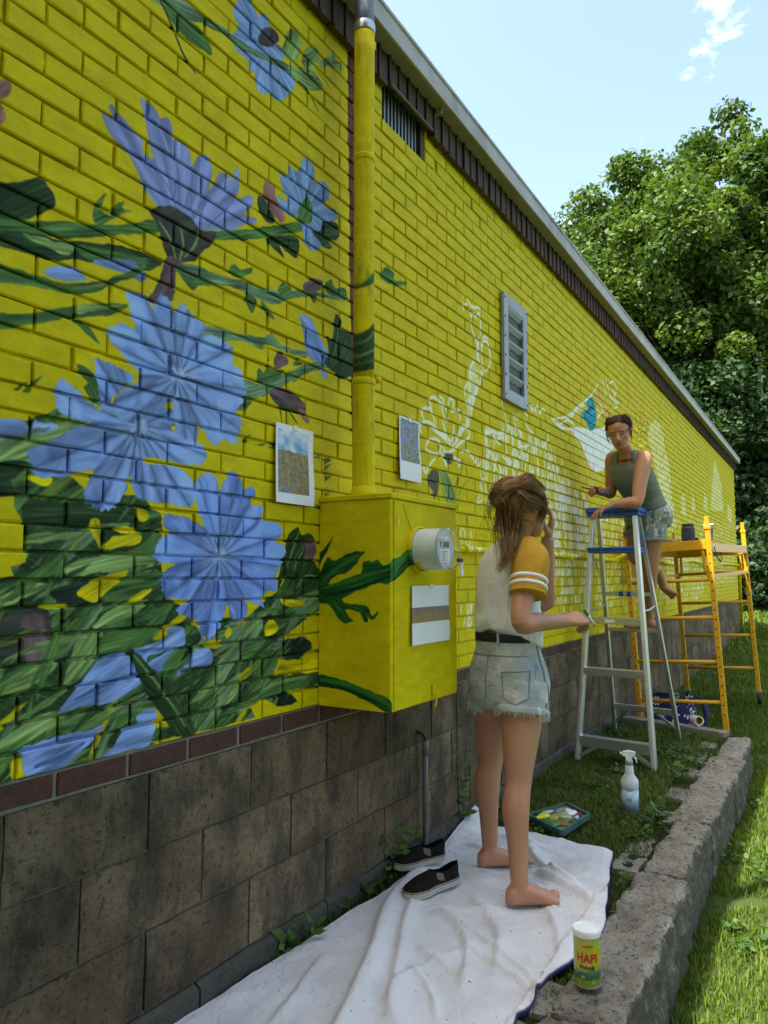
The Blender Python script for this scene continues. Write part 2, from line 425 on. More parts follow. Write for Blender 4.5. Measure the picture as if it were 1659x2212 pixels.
# ------------------------------------------------------------------ the painting, in wall millimetres (along the wall, height)
ART_LEFT = [["p","stem",None,[[1322,2846],[1423,2919],[1488,2927],[1555,2937],[1658,2960],[1724,2963],[1829,2990],[1955,3035],[2078,3093],[2143,3087],[2151,3060],[2093,3020],[2009,3006],[1942,3001],[1829,2971],[1725,2941],[1659,2936],[1556,2910],[1461,2876],[1364,2848]]],["p","grn",None,[[1372,2854],[1443,2874],[1508,2885],[1547,2870],[1576,2840],[1563,2824],[1510,2816],[1463,2814],[1422,2823],[1390,2838]]],["l","dgr",9,[[1364,2862],[1390,2838],[1418,2806],[1456,2758],[1508,2729]]],["p","bluf",[1828,3031],[[1698,3124],[1672,3061],[1678,3025],[1695,3009],[1674,2974],[1664,2944],[1681,2915],[1714,2916],[1743,2910],[1754,2889],[1777,2899],[1778,2850],[1808,2839],[1850,2864],[1881,2857],[1925,2886],[1970,2939],[1989,2985],[1975,3003],[1929,3001],[1891,2986],[1928,3053],[1908,3075],[1877,3067],[1845,3076],[1844,3135],[1808,3131],[1790,3107],[1767,3115],[1743,3148]]],["p","brn",None,[[1803,3065],[1863,3110],[1895,3105],[1889,3078],[1840,3026],[1787,3008]]],["p","stem",None,[[1658,2956],[1724,2963],[1829,2990],[1929,3027],[1942,3005],[1829,2971],[1725,2939],[1659,2935]]],["p","lgr",None,[[1927,3105],[1940,3148],[1979,3187],[2020,3174],[2014,3117],[1981,3064],[1941,3052],[1921,3066]]],["p","lgr",None,[[2028,3090],[2048,3152],[2105,3203],[2135,3189],[2120,3148],[2078,3093]]],["p","lgr",None,[[2135,3161],[2210,3223],[2298,3245],[2274,3213],[2195,3180],[2143,3141]]],["p","lgr",None,[[2195,3223],[2225,3267],[2244,3264],[2226,3219],[2203,3204]]],["p","lgr",None,[[1955,3035],[2063,3084],[2154,3084],[2144,3049],[2064,3017],[1982,3007]]],["l","dgr",8,[[2009,3006],[2065,3004],[2130,2960]]],["l","grn",6,[[2106,3111],[2166,3106],[2209,3094]]],["l","grn",5,[[2165,3176],[2211,3185],[2242,3167]]],["p","dkg",None,[[901,2088],[971,2127],[1023,2166],[1039,2153],[1061,2134],[1059,2104],[1027,2078],[981,2041],[905,2004]]],["p","grn",None,[[904,2014],[1010,2051],[1102,2088],[1182,2115],[1268,2151],[1361,2204],[1387,2181],[1284,2131],[1190,2086],[1103,2045],[1011,2019],[906,1982]]],["p","dkg",None,[[906,1982],[1011,2020],[1091,2035],[1190,2069],[1285,2091],[1398,2098],[1350,2056],[1243,2027],[1125,2001],[1044,1970],[984,1964],[907,1956]]],["p","lgr",None,[[982,2008],[1060,2023],[1123,2036],[1105,2005],[1042,1998]]],["p","grn",None,[[1123,2036],[1241,2064],[1349,2086],[1318,2054],[1221,2031],[1144,2014]]],["p","grn",None,[[1166,2145],[1179,2176],[1208,2211],[1193,2176],[1201,2158],[1223,2158],[1236,2189],[1265,2215],[1259,2192],[1285,2198],[1252,2172],[1223,2145],[1189,2113],[1171,2123]]],["p","grn",None,[[1604,2271],[1761,2344],[1952,2444],[2072,2508],[2100,2489],[1966,2412],[1785,2320],[1615,2250]]],["p","dkg",None,[[1843,2345],[1928,2390],[2005,2420],[2028,2395],[2013,2342],[1954,2340],[1916,2354],[1939,2316],[1885,2326]]],["p","lav",[1464,2206],[[1177,2417],[1205,2423],[1222,2418],[1205,2442],[1212,2456],[1242,2444],[1285,2428],[1313,2416],[1320,2383],[1338,2381],[1359,2379],[1336,2435],[1322,2489],[1307,2535],[1333,2535],[1358,2529],[1376,2508],[1405,2528],[1423,2503],[1424,2475],[1464,2489],[1492,2475],[1503,2430],[1520,2468],[1548,2493],[1580,2490],[1584,2440],[1571,2389],[1595,2423],[1619,2465],[1655,2482],[1671,2467],[1691,2514],[1707,2519],[1709,2469],[1694,2416],[1737,2447],[1776,2461],[1771,2427],[1738,2381],[1789,2391],[1783,2373],[1717,2337],[1675,2300],[1604,2277],[1536,2250],[1472,2244],[1427,2260],[1376,2251],[1351,2260],[1325,2288],[1300,2316],[1276,2344],[1256,2360],[1222,2368],[1196,2392]]],["l","lavd",7,[[1222,2374],[1323,2361],[1409,2273]]],["l","lavd",7,[[1339,2369],[1407,2327],[1444,2274]]],["l","lavd",7,[[1424,2475],[1450,2375],[1471,2265]]],["l","lavd",7,[[1503,2430],[1505,2352],[1507,2274]]],["l","lavd",7,[[1576,2392],[1553,2323],[1536,2272]]],["l","lavd",7,[[1688,2413],[1632,2343],[1574,2277]]],["l","lavl",10,[[1260,2375],[1340,2322],[1392,2272]]],["l","lavl",10,[[1367,2500],[1422,2404],[1448,2290]]],["l","lavl",10,[[1549,2482],[1532,2386],[1526,2282]]],["l","lavl",10,[[1655,2467],[1602,2359],[1555,2280]]],["p","brd",None,[[1368,2244],[1426,2274],[1498,2273],[1536,2250],[1609,2273],[1595,2230],[1548,2183],[1530,2154],[1475,2123],[1450,2093],[1438,2044],[1392,2028],[1411,2082],[1423,2107],[1400,2146],[1387,2181],[1361,2211],[1334,2229],[1352,2230]]],["p","mau",None,[[1414,2117],[1475,2130],[1450,2093],[1440,1997],[1353,1968],[1391,2041]]],["l","lgr",9,[[1386,2208],[1430,2171],[1448,2130]]],["l","lgr",9,[[1463,2227],[1474,2175],[1466,2130]]],["l","lgr",9,[[1537,2243],[1519,2193],[1484,2144]]],["p","dkg",None,[[2128,2532],[2233,2572],[2275,2562],[2264,2514],[2203,2482],[2229,2463],[2173,2443],[2129,2461],[2093,2482]]],["p","bluf",[2055,2532],[[1900,2526],[1951,2524],[1915,2592],[1917,2614],[1962,2623],[1964,2665],[2014,2666],[2043,2735],[2107,2729],[2119,2672],[2163,2702],[2204,2693],[2201,2646],[2171,2614],[2248,2621],[2275,2604],[2217,2566],[2172,2547],[2151,2501],[2100,2476],[2156,2443],[2101,2403],[2057,2415],[2042,2461],[2017,2493],[1965,2479],[1911,2489]]],["p","grn",None,[[2030,2551],[2071,2596],[2099,2564],[2093,2508],[2044,2488],[2011,2491]]],["p","pnk",None,[[1833,2537],[1881,2542],[1888,2512],[1928,2480],[1942,2447],[1902,2435],[1852,2455],[1826,2476]]],["p","dkg",None,[[1796,2470],[1828,2477],[1892,2427],[1853,2405],[1817,2415],[1799,2440]]],["p","pnk",None,[[895,2332],[930,2356],[938,2347],[934,2327],[921,2308],[896,2297]]],["p","pnk",None,[[897,2284],[922,2281],[921,2247],[900,2230]]],["p","blu",None,[[1039,1938],[1075,1968],[1126,1981],[1157,1961],[1108,1942],[1064,1933]]],["p","blu",None,[[1172,2017],[1286,2060],[1318,2052],[1350,2038],[1319,2013],[1288,2022],[1229,2010]]],["p","grn",None,[[909,1912],[1016,1921],[1108,1935],[1208,1975],[1318,2052],[1349,2084],[1319,2033],[1230,1970],[1189,1939],[1109,1909],[1017,1892],[911,1873]]],["p","lgr",None,[[1070,1923],[1160,1955],[1222,1980],[1202,1957],[1128,1929]]],["p","stem",None,[[1449,2108],[1530,2138],[1608,2137],[1732,2159],[1823,2169],[1931,2192],[2062,2243],[2176,2266],[2330,2304],[2314,2282],[2147,2243],[1983,2184],[1907,2139],[1824,2124],[1733,2125],[1628,2112],[1513,2082],[1459,2084]]],["p","grn",None,[[1468,2087],[1541,2099],[1521,2055],[1486,2066]]],["p","grn",None,[[1513,2096],[1579,2105],[1599,2098],[1541,2078]]],["p","grn",None,[[1668,2167],[1688,2198],[1721,2193],[1773,2219],[1765,2193],[1711,2161]]],["p","grn",None,[[1750,2131],[1801,2113],[1781,2069],[1747,2103]]],["p","grn",None,[[1824,2122],[1865,2110],[1889,2074],[1836,2096]]],["p","grn",None,[[1907,2176],[1931,2227],[1956,2220],[1975,2230],[1970,2189]]],["p","grn",None,[[2175,2293],[2220,2338],[2251,2312],[2314,2336],[2322,2301],[2220,2275]]],["p","grn",None,[[2076,2245],[2132,2260],[2118,2207],[2090,2224]]],["p","mau",None,[[2048,2252],[2089,2291],[2163,2313],[2161,2279],[2104,2245],[2062,2237]]],["p","grn",None,[[915,1794],[991,1818],[1049,1845],[1130,1883],[1211,1917],[1287,1935],[1233,1892],[1164,1864],[1080,1833],[1009,1798],[916,1761]]],["p","lgr",None,[[1130,1882],[1211,1916],[1276,1931],[1211,1899],[1137,1863]]],["p","grn",None,[[1118,1844],[1151,1848],[1179,1832],[1202,1806],[1166,1820],[1138,1835]]],["p","stem",None,[[1564,1957],[1642,1978],[1737,1986],[1850,2009],[1891,2039],[1891,2021],[1947,2004],[2012,2007],[2086,2018],[2066,1990],[1948,1987],[1850,1984],[1822,1956],[1737,1961],[1643,1938],[1574,1930]]],["p","stem",None,[[1730,1832],[1818,1841],[1888,1873],[1974,1917],[2066,1967],[2179,2009],[2216,1997],[2067,1933],[1962,1874],[1877,1823],[1808,1791],[1731,1773]]],["p","blu",None,[[2036,2140],[2091,2147],[2134,2116],[2163,2081],[2205,2048],[2193,2008],[2107,1995],[2065,2028],[2048,2083]]],["p","blu",None,[[2164,1976],[2197,1975],[2197,1947],[2172,1947]]],["p","dkg",None,[[2179,2006],[2208,2049],[2192,2107],[2230,2108],[2244,2207],[2291,2197],[2286,2161],[2331,2165],[2380,2160],[2381,2020],[2301,1968],[2254,1980],[2201,1989]]],["l","lgr",6,[[2223,2017],[2253,2079],[2268,2155]]],["l","grn",7,[[2238,2003],[2300,2073],[2323,2135]]],["p","mau",None,[[1893,1942],[1923,1983],[1961,1967],[1970,1945],[1924,1920],[1899,1918]]],["p","grn",None,[[1806,1865],[1817,1896],[1841,1881],[1863,1918],[1888,1908],[1952,1916],[1888,1867],[1818,1843]]],["p","grn",None,[[1993,1946],[2025,1985],[2055,1964]]],["p","grn",None,[[1851,1958],[1869,1935],[1863,1926]]],["p","grn",None,[[1962,1902],[2040,1920],[2001,1886]]],["p","mau",None,[[1865,1828],[1925,1852],[1991,1851],[2057,1824],[2069,1801],[2029,1782],[1939,1782],[1890,1796]]],["p","pnk",None,[[2022,1794],[2062,1801],[2090,1761],[2056,1759]]],["p","dkg",None,[[1902,1796],[1989,1794],[2042,1786],[1964,1777]]],["l","dgr",6,[[1920,1796],[1934,1735]]],["l","dgr",7,[[1958,1787],[2016,1745]]],["mass","dkg",None,[[993,1406],[952,1449],[919,1476],[916,1548],[1014,1570],[1090,1618],[1180,1630],[1143,1571],[1095,1478],[1182,1425],[1340,1428],[1422,1384],[1426,1244],[1446,1155],[1516,1120],[1591,1030],[1646,1095],[1759,1075],[1914,1158],[1962,1212],[2092,1171],[2175,1153],[2175,1095],[2067,1059],[1954,1004],[2081,1003],[2122,959],[2043,927],[1931,937],[1908,887],[2178,869],[2179,820],[1969,833],[2032,788],[1934,787],[1852,821],[1714,809],[1797,803],[1825,767],[1617,764],[1442,770],[1395,758],[1235,764],[1145,758],[1022,759],[954,756],[932,1202],[996,1212],[984,1233],[1023,1244],[1018,1337],[989,1374]]],["p","yel",None,[[1235,1294],[1277,1320],[1344,1323],[1348,1305],[1285,1287],[1228,1279]]],["p","yel",None,[[1334,1397],[1373,1387],[1374,1368],[1343,1359]]],["p","yel",None,[[1269,1339],[1328,1341],[1344,1328],[1284,1326]]],["p","yel",None,[[1159,1173],[1217,1206],[1309,1230],[1303,1212],[1260,1183],[1233,1160],[1199,1148]]],["p","yel",None,[[1067,1147],[1135,1147],[1141,1139],[1080,1139]]],["p","yel",None,[[1305,1140],[1334,1163],[1390,1182],[1381,1167],[1343,1144]]],["p","yel",None,[[1401,1044],[1448,1078],[1507,1109],[1516,1094],[1491,1075],[1433,1040]]],["p","yel",None,[[1601,1016],[1648,1026],[1670,1004],[1610,1000]]],["p","yel",None,[[1407,862],[1470,818],[1458,803],[1409,811]]],["p","yel",None,[[1742,898],[1784,924],[1802,915],[1763,888]]],["p","yel",None,[[1945,1136],[2079,1123],[2040,1107],[1964,1115]]],["p","yel",None,[[1858,1055],[1904,1069],[1931,1036],[1871,1016]]],["p","yel",None,[[1677,1038],[1697,1062],[1710,1043],[1693,1025]]],["p","yel",None,[[1931,898],[1949,919],[2056,916],[2157,916],[2157,873],[1980,891]]],["p","yel",None,[[1009,802],[1037,803],[1045,764],[1011,765]]],["p","yel",None,[[1769,1082],[1785,1088],[1770,1060],[1754,1057]]],["p","yel",None,[[1019,1447],[1060,1446],[1085,1443],[1067,1425],[1031,1432]]],["p","yel",None,[[1331,1471],[1370,1482],[1387,1458],[1355,1449]]],["p","yel",None,[[1185,1344],[1219,1352],[1228,1288],[1221,1279]]],["p","lgr",None,[[928,1507],[1032,1550],[1110,1586],[1181,1604],[1142,1579],[1080,1540],[1022,1502],[1018,1472],[931,1458]]],["p","dkg",None,[[931,1455],[1024,1478],[1037,1431],[1027,1407],[934,1393]]],["p","grn",None,[[1136,1732],[1163,1732],[1192,1720],[1207,1676],[1223,1641],[1186,1658],[1157,1682],[1171,1697],[1147,1714]]],["p","grn",None,[[1699,1766],[1742,1784],[1780,1775],[1743,1734],[1711,1739]]],["p","dkg",None,[[1016,1387],[1118,1391],[1311,1401],[1327,1359],[1133,1335],[1024,1340]]],["p","blu",None,[[926,1558],[991,1571],[1021,1559],[1016,1537],[928,1516]]],["p","blu",None,[[1031,1577],[1043,1573],[1074,1580],[1093,1571],[1032,1544]]],["p","lgr",None,[[1131,1240],[1236,1268],[1361,1280],[1476,1277],[1378,1243],[1252,1224],[1138,1215]]],["p","grn",None,[[1239,1183],[1318,1212],[1410,1231],[1428,1193],[1350,1157],[1247,1148]]],["p","lgr",None,[[1208,1092],[1276,1135],[1381,1150],[1321,1103],[1222,1085]]],["p","lgr",None,[[1147,1007],[1176,1066],[1236,1079],[1232,1022],[1174,971],[1130,954]]],["p","grn",None,[[1239,1021],[1250,1072],[1432,1067],[1385,1033],[1295,1022]]],["p","lgr",None,[[945,1152],[1025,1191],[1089,1196],[1032,1165],[967,1141]]],["p","dgr",None,[[1084,1174],[1158,1195],[1218,1201],[1212,1160],[1141,1146]]],["p","lgr",None,[[960,832],[1039,883],[1126,901],[1202,912],[1121,870],[1035,833]]],["p","grn",None,[[1134,867],[1286,877],[1439,879],[1392,849],[1232,834],[1141,839]]],["p","lgr",None,[[954,966],[1028,998],[1115,1016],[1075,972],[976,944]]],["p","brd",None,[[948,1097],[989,1125],[1027,1144],[1075,1138],[1091,1109],[1095,1023],[1062,1014],[951,1024]]],["p","mau",None,[[1017,1113],[1057,1127],[1081,1099],[1091,1018],[1033,1021]]],["p","stem",None,[[1650,958],[1709,987],[1792,1044],[1903,1121],[1926,1158],[1981,1174],[1970,1134],[1870,1058],[1772,985],[1696,918],[1620,833],[1566,789],[1596,863]]],["p","grn",None,[[1674,798],[1775,839],[1885,871],[2018,881],[2181,871],[2182,819],[2006,830],[1875,821],[1765,801]]],["l","lgr",12,[[1713,813],[1874,854],[2018,865],[2178,852]]],["p","grn",None,[[1761,989],[1814,1014],[1905,1015],[1883,972],[1772,953]]],["p","lgr",None,[[1652,876],[1711,903],[1773,910],[1723,846],[1663,820]]],["p","grn",None,[[1569,847],[1641,945],[1650,958],[1651,903],[1615,827],[1562,777]]],["p","dkg",None,[[1926,1204],[1954,1289],[1972,1345],[2029,1384],[2049,1356],[2116,1361],[2133,1319],[2103,1293],[2157,1236],[2175,1153],[2052,1148],[1939,1154]]],["l","lgr",7,[[1974,1243],[1998,1298],[2036,1364]]],["l","lgr",7,[[2012,1235],[2050,1292],[2103,1343]]],["l","lgr",7,[[2026,1172],[2078,1212],[2146,1212]]],["p","mau",None,[[2049,1316],[2116,1343],[2134,1294],[2077,1268]]],["p","grn",None,[[2039,1140],[2174,1170],[2175,1120],[2066,1075],[1929,1013],[1848,997],[1928,1066]]],["p","dgr",None,[[1954,996],[2081,995],[2115,964],[2030,928],[2004,954],[1967,942]]],["p","dgr",None,[[1858,1077],[1904,1083],[1923,1006],[1894,1008]]],["p","dgr",None,[[1909,820],[1981,825],[2035,786],[1934,785]]],["mass","dkg",150,[[993,1406],[952,1449],[919,1476],[916,1548],[1014,1570],[1090,1618],[1180,1630],[1143,1571],[1095,1478],[1182,1425],[1340,1428],[1422,1384],[1426,1244],[1446,1155],[1516,1120],[1591,1030],[1646,1095],[1759,1075],[1914,1158],[1962,1212],[2092,1171],[2175,1153],[2175,1095],[2067,1059],[1954,1004],[2081,1003],[2122,959],[2043,927],[1931,937],[1908,887],[2178,869],[2179,820],[1969,833],[2032,788],[1934,787],[1852,821],[1714,809],[1797,803],[1825,767],[1617,764],[1442,770],[1395,758],[1235,764],[1145,758],[1022,759],[954,756],[932,1202],[996,1212],[984,1233],[1023,1244],[1018,1337],[989,1374]]],["p","yel",None,[[1235,1294],[1277,1320],[1344,1323],[1348,1305],[1285,1287],[1228,1279]]],["p","yel",None,[[1334,1397],[1373,1387],[1374,1368],[1343,1359]]],["p","yel",None,[[1269,1339],[1328,1341],[1344,1328],[1284,1326]]],["p","yel",None,[[1159,1173],[1217,1206],[1309,1230],[1303,1212],[1260,1183],[1233,1160],[1199,1148]]],["p","yel",None,[[1067,1147],[1135,1147],[1141,1139],[1080,1139]]],["p","yel",None,[[1305,1140],[1334,1163],[1390,1182],[1381,1167],[1343,1144]]],["p","yel",None,[[1401,1044],[1448,1078],[1507,1109],[1516,1094],[1491,1075],[1433,1040]]],["p","yel",None,[[1601,1016],[1648,1026],[1670,1004],[1610,1000]]],["p","yel",None,[[1407,862],[1470,818],[1458,803],[1409,811]]],["p","yel",None,[[1742,898],[1784,924],[1802,915],[1763,888]]],["p","yel",None,[[1945,1136],[2079,1123],[2040,1107],[1964,1115]]],["p","yel",None,[[1858,1055],[1904,1069],[1931,1036],[1871,1016]]],["p","yel",None,[[1677,1038],[1697,1062],[1710,1043],[1693,1025]]],["p","yel",None,[[1931,898],[1949,919],[2056,916],[2157,916],[2157,873],[1980,891]]],["p","yel",None,[[1009,802],[1037,803],[1045,764],[1011,765]]],["p","yel",None,[[1769,1082],[1785,1088],[1770,1060],[1754,1057]]],["p","yel",None,[[1019,1447],[1060,1446],[1085,1443],[1067,1425],[1031,1432]]],["p","yel",None,[[1331,1471],[1370,1482],[1387,1458],[1355,1449]]],["p","yel",None,[[1185,1344],[1219,1352],[1228,1288],[1221,1279]]],["p","blu",None,[[1120,891],[1162,934],[1193,969],[1226,999],[1281,1017],[1355,1023],[1450,1045],[1449,1066],[1500,1073],[1520,1042],[1510,1015],[1451,1007],[1387,996],[1388,959],[1366,931],[1299,904],[1244,892],[1183,898]]],["p","blu",None,[[1470,928],[1538,969],[1555,1000],[1610,1000],[1632,973],[1612,950],[1547,953]]],["p","blu",None,[[1249,762],[1289,790],[1317,819],[1362,825],[1418,815],[1411,785],[1395,760],[1334,762]]],["p","blu",None,[[1032,823],[1070,831],[1123,837],[1199,834],[1247,841],[1233,817],[1181,788],[1144,763],[1114,761],[1067,758],[1043,761]]],["p","blu",None,[[1352,848],[1407,860],[1418,826],[1362,825]]],["p","blu",None,[[1387,983],[1484,1012],[1510,1010],[1453,952],[1388,947]]],["l","bll",12,[[1201,946],[1268,984],[1371,997]]],["l","bld",10,[[1170,916],[1249,940],[1357,962]]],["l","bll",12,[[1053,814],[1124,816],[1206,822]]],["l","bld",12,[[1066,780],[1131,788],[1193,808]]],["p","dkg",None,[[1319,1029],[1355,1006],[1395,972],[1437,936],[1489,878],[1552,798],[1564,762],[1518,763],[1474,798],[1432,843],[1390,892],[1357,950],[1331,995]]],["p","grn",None,[[1436,966],[1485,1006],[1537,1008],[1520,970],[1470,931]]],["l","lgr",7,[[1340,1006],[1404,939],[1472,861],[1526,790]]],["p","dgr",None,[[1503,972],[1572,1058],[1626,1136],[1609,1069],[1546,1000]]],["flower","blu",[1334,1614],[[1079,1654],[1096,1690],[1125,1681],[1159,1665],[1186,1647],[1215,1635],[1202,1687],[1190,1738],[1191,1763],[1217,1763],[1253,1759],[1298,1752],[1314,1736],[1263,1687],[1242,1665],[1257,1643],[1280,1617],[1333,1639],[1395,1677],[1445,1687],[1459,1656],[1447,1627],[1482,1620],[1574,1600],[1586,1574],[1567,1542],[1503,1533],[1433,1538],[1368,1537],[1368,1518],[1468,1524],[1531,1491],[1543,1452],[1524,1415],[1472,1411],[1437,1416],[1340,1420],[1308,1479],[1298,1435],[1267,1394],[1231,1381],[1181,1399],[1173,1434],[1200,1478],[1147,1465],[1085,1446],[1036,1451],[1024,1478],[1018,1504],[1063,1528],[1099,1550],[1142,1579],[1188,1599],[1141,1598],[1103,1606],[1085,1627]]],["flower","blu",[1464,1781],[[1278,1969],[1320,1980],[1352,1979],[1363,1957],[1385,1977],[1393,2004],[1415,2000],[1436,1987],[1447,1966],[1470,1999],[1495,1992],[1516,1978],[1575,1960],[1557,1933],[1613,1942],[1676,1931],[1693,1898],[1688,1874],[1731,1863],[1749,1806],[1744,1768],[1711,1731],[1735,1706],[1725,1653],[1703,1622],[1656,1634],[1632,1605],[1593,1624],[1556,1660],[1546,1608],[1474,1617],[1459,1656],[1445,1706],[1412,1680],[1372,1645],[1325,1630],[1280,1616],[1257,1642],[1249,1666],[1277,1697],[1322,1732],[1336,1754],[1289,1787],[1266,1806],[1236,1822],[1226,1854],[1270,1880],[1309,1875],[1295,1922]]],["flower","blv",[1651,1271],[[1545,1486],[1568,1509],[1600,1520],[1630,1508],[1641,1467],[1670,1513],[1695,1535],[1737,1524],[1746,1485],[1792,1498],[1806,1472],[1782,1440],[1847,1438],[1839,1399],[1898,1393],[1943,1383],[1943,1351],[1911,1327],[1956,1313],[1957,1282],[1927,1235],[1913,1212],[1923,1168],[1879,1165],[1845,1145],[1854,1113],[1768,1139],[1779,1110],[1761,1074],[1706,1083],[1690,1128],[1666,1078],[1652,1052],[1610,1027],[1570,1050],[1569,1083],[1490,1107],[1488,1128],[1542,1146],[1446,1153],[1427,1187],[1434,1225],[1477,1245],[1408,1256],[1406,1301],[1440,1328],[1465,1335],[1429,1353],[1437,1385],[1481,1382],[1544,1373],[1581,1355],[1552,1421],[1537,1453]]],["p","red",None,[[2325,3425],[2372,3427],[2392,1839],[2366,1834]]]]
